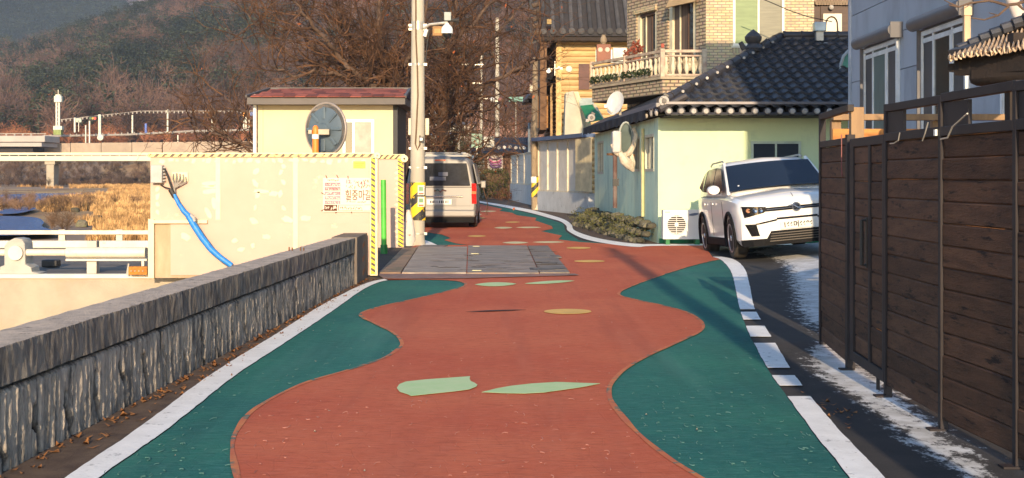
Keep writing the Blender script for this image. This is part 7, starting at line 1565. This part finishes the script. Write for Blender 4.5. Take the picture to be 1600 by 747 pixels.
# white pier bridge over the river
wbz = thing('white_footbridge', 'long white low bridge on a T shaped pier across the river', 'bridge', (-70, 200, 0)); D = 200.0
WBR = mat('bridge_white', (.72, .62, .42), .6, col2=(.66, .55, .36), scale=.2)
B(XD(-300, D), XD(560, D), D, D+3, ZD(251.5, D), ZD(244, D)).build('deck', WBR, wbz); B(XD(-300, D), XD(560, D), D-.1, D+.1, ZD(242, D), ZD(238.5, D)).build('rail', WBR, wbz)
for k in range(60): B(XD(-300+k*14.3, D)-.05, XD(-300+k*14.3, D)+.05, D, D+.08, ZD(244, D), ZD(242, D)).build('baluster', WBR, wbz)
for x in (77, -160, 330): B(XD(x-6, D), XD(x+6, D), D+.3, D+2.6, -1, ZD(257, D)).build('pier', CONC, wbz, bevel=.1); B(XD(x-8, D), XD(x+8, D), D+.2, D+2.8, ZD(257, D)+.01, ZD(251.5, D)-.01).build('pier_cap', CONC, wbz)
# far road: retaining wall, guard rail, left viaduct
D = 249.0; rw = thing('retaining_wall', 'long pale concrete retaining wall below the far road', 'wall', (-60, D, 4))
for k in range(12): x0 = 62+k*48; B(XD(x0, D)+.05, XD(x0+48, D)-.05, D, D+1, ZD(262, D), ZD(224-.55*k, D)).build('wall_panel', mat('retaining', (.40, .31, .23), .85, col2=(.33, .26, .19), scale=.3, dirt=(.25, .19, .15), dscale=.5, rand=.08), rw)
MB().poly([P(38, 240, D-.2), P(62, 224, D-.2), P(62, 240, D-.2)], 1, (0, 1, 0)).build('end_slope', MATS['retaining'], rw)
gr = thing('road_guard_rail', 'white guard rail along the far road', 'guard rail', (-60, 256, 8)); D = 256.0
MB().tube([P(66, 213, D), P(200, 210.5, D), P(300, 205, D), P(400, 203, D), P(700, 198, D)], .20, 6).build('rail', mat('far_white', (.36, .32, .28), .7), gr)
for k in range(34): x = 70+k*10; y = 212-(x-66)*.028; MB().bar(P(x, y+3, D), P(x, y-1.5, D), .2).build('post', mat('far_white', (.6, .55, .48), .6), gr)
D = 262; fb = thing('rail_fence', 'thin row of rails and posts on the slope above the far road', 'fence', (-50, D, 10))
MB().bar(P(95, 187, D), P(220, 173.5, D), .12).build('rail', MATS['far_white'], fb); MB().bar(P(220, 173.5, D), P(395, 173.5, D), .12).build('rail', MATS['far_white'], fb)
for k in range(46): x = 97+k*6.5; y = 187-(x-95)*.108 if x < 220 else 173.5; MB().bar(P(x, y+3.5, D), P(x, y-.5, D), .22).build('post', MATS['far_white'], fb)
D = 240; vi = thing('viaduct', 'pale road bridge end at the left edge below the hill', 'bridge', (-85, D, 5)); VM = mat('viaduct_grey', (.42, .38, .34), .8, col2=(.36, .32, .29), scale=.3)
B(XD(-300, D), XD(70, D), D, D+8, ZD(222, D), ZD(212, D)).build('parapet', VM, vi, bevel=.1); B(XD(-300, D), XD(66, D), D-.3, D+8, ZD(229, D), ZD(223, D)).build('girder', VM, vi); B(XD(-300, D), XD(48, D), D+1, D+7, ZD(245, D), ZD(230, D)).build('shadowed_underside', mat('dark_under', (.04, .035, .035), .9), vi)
for k in range(24): x = -250+k*13; MB().bar(P(x, 212, D+.5), P(x, 208.5, D+.5), .25).build('post', MATS['far_white'], vi)
MB().bar(P(-300, 209, D+.5), P(72, 209, D+.5), .15).build('rail', MATS['far_white'], vi)
D = 252
tw_ = thing('signal_tower', 'tall pale twin column tower with box head beside the far road', 'tower', P(91, 210, D)); FW = mat('tower_white', (.66, .64, .52), .6)
for x in (88.5, 92.5): MB().bar(P(x, 200, D), P(x, 160, D), .30).build('column', FW, tw_)
for k in range(6): MB().bar(P(88.5, 196-k*6, D), P(92.5, 196-k*6, D), .12).build('rung', FW, tw_)
MB().cbox(P(91.5, 155, D), (1.35, 1.0, 1.1)).build('head_box', FW, tw_); MB().cbox(P(91.5, 150, D), (.9, .8, .5)).build('head_box', FW, tw_); MB().bar(P(91, 148, D), P(91, 140, D), .1).build('antenna', GALV, tw_); MB().cbox(P(91, 207, D), (1.4, 1.2, .9)).build('base_block', mat('tower_green', (.25, .30, .10), .7), tw_); MB().cbox(P(91.5, 200, D), (1.6, 1.2, .7)).build('base_box', FW, tw_)
tl = thing('traffic_light', 'dark traffic light box with red and green lamps on a grey post', 'traffic light', P(140, 210, D)); MB().bar(P(140, 225, D), P(140, 186, D), .22).build('post', GALV, tl); MB().cbox(P(145, 185, D), (1.5, .5, .95)).build('lamp_box', CAB, tl, bevel=.1)
for x, c in ((141.5, (.02, .12, .04)), (145, (.45, .30, .03)), (148.5, (.80, .03, .02))): MB().lathe([(.24, 0), (.2, -.12)], P(x, 185, D-.3), 12, 'y').build('lamp', mat('tl_%g' % x, c, .4, emit=(c, .6) if x > 148 else None), tl)
for x, y0, y1, w, lb in ((156, 213, 179, .45, 'thick white post by the traffic light'), (117, 207, 184, .30, 'white post left of the traffic light'), (207, 208, 180, .26, 'grey white post standing right of the blue sign'), (262, 206, 171, .26, 'grey white post with short arm on the far road'), (332, 205, 182, .30, 'white post nearest the bare shrub tree'), (134, 225, 196, .2, 'thin grey post in front of the far guard rail'), (278, 222, 211, .2, 'short grey post below the far guard rail')):
    t = thing('road_post', lb, 'post', P(x, y0, D)); MB().bar(P(x, y0, D), P(x, y1, D), w).build('shaft', FW, t)
    if x == 156: MB().lathe([(.05, -.3), (.55, -.2), (.6, .2), (.3, .5)], P(157, 215, D-.3), 12, 'y').build('base', FW, t)
    if x == 262: MB().bar(P(262, 173.5, D), P(258, 173.5, D), .15).build('arm', FW, t)
t = thing('blue_marker', 'small blue marker post beside the far road', 'marker', P(228, 208, D)); MB().bar(P(228, 208, D), P(228, 193, D), .35).build('shaft', mat('marker_blue', (.06, .14, .50), .5), t)
t = thing('road_board', 'small pale green board next to the traffic light', 'board', P(123, 200, D)); MB().cbox(P(123, 188, D), (1.0, .1, .75)).build('plate', mat('board_pale', (.45, .50, .40), .6), t)
MB().bar(P(123, 206, D), P(123, 188, D), .1).build('post', GALV, t)
t = thing('road_signs', 'cluster of white posts with small orange sign left of the hut', 'sign', P(384, 205, 200)); D = 200
for x in (381, 384.5, 389): MB().bar(P(x, 202, D), P(x, 183, D), .2).build('post', FW, t)
MB().cbox(P(385, 179, D), (1.0, .1, .5)).build('plate', mat('sign_orange', (.75, .32, .05), .6), t); MB().cbox(P(394, 178, D), (.6, .1, .5)).build('plate', mat('sign_blue', (.12, .16, .35), .6), t)
# houses glimpsed between the branches at the lane end
for i, (x0, x1, y0, y1, D, lb) in enumerate(((668, 700, 205, 222, 110, 'pale low house glimpsed above the van roof'), (700, 742, 188, 215, 140, 'grey roofed house far behind the lamp post'))):
    t = thing('far_house', lb, 'house', P(x0, y1, D)); B(XD(x0, D), XD(x1, D), D, D+6, -1, ZD(y0+7, D)).build('wall', mat('far_wall', (.5, .45, .38), .8), t)
    zt = ZD(y0+7, D); MB().add([(XD(x0, D)-.3, D-.4, zt), (XD(x1, D)+.3, D-.4, zt), (XD(x1, D)+.3, D+6, zt), (XD(x0, D)-.3, D+6, zt), (XD(x0, D)-.3, D+3, ZD(y0, D)), (XD(x1, D)+.3, D+3, ZD(y0, D))], [(0, 1, 5, 4), (2, 3, 4, 5), (0, 4, 3), (1, 2, 5), (0, 3, 2, 1)]).build('roof', mat('far_roof', (.22, .20, .20), .8), t)
    for k in range(3): B(XD(x0, D)+.4+k*.9, XD(x0, D)+.9+k*.9, D-.03, D-.001, zt-1.1, zt-.4).build('window', DGL, t)
for i, (x, y, D, sz, lb) in enumerate(((700, 218, 95, 2.6, 'dark evergreen shrub right behind the lamp post'), (728, 205, 120, 3.0, 'dark evergreen tree left of the green sign'), (688, 232, 90, 2.0, 'low olive shrub above the van roof'), (715, 232, 88, 1.6, 'brownish shrub between the van and the lane end house'))):
    c = P(x, y, D); bush('evergreen_shrub', lb, tuple(c-Vector((0, 0, sz*.4))), (sz*.6, sz*.5, sz*.5), 1300, .10, PLG if i < 2 else HDG, 'shrub', 60+i, shell=.4)
X = np.random.RandomState(17).uniform(-18, 60, 500); Yb = np.random.RandomState(18).uniform(130, 240, 500)
scatter('lane_woods', 'brown leafless woods rising behind the lane end', BARES, X, Yb, np.random.RandomState(19).uniform(4, 8, 500), mat('lane_wood', (.30, .17, .12), .95, col2=(.20, .12, .10), scale=.05))

# unseen pole added right of the frame to cast the shadow along the green verge
op_ = thing('utility_pole', 'grey concrete utility pole standing beside the camera on the right verge', 'utility pole', (2.05, .6, 0))
MB().tube([(2.05, .6, -.1), (2.05, .6, 6.9)], [.15, .11], 16).build('shaft', PCON, op_, smooth=True)
MB().cbox((2.05, .6, 6.2), (.5, .12, .10)).build('cross_arm', GALV, op_)
# winter air between here and the mountains
hz = MB().box(-1600, 1600, -60, 3500, -3.2, 640).build('haze', None, kind='stuff')
hm = bpy.data.materials.new('haze'); hm.use_nodes = True; t = hm.node_tree; t.nodes.remove(t.nodes['Principled BSDF'])
v = t.nodes.new('ShaderNodeVolumePrincipled'); v.inputs['Color'].default_value = (.60, .78, 1.0, 1); v.inputs['Density'].default_value = .00017; v.inputs['Anisotropy'].default_value = .0
t.links.new(v.outputs[0], t.nodes['Material Output'].inputs['Volume']); hz.data.materials.append(hm)
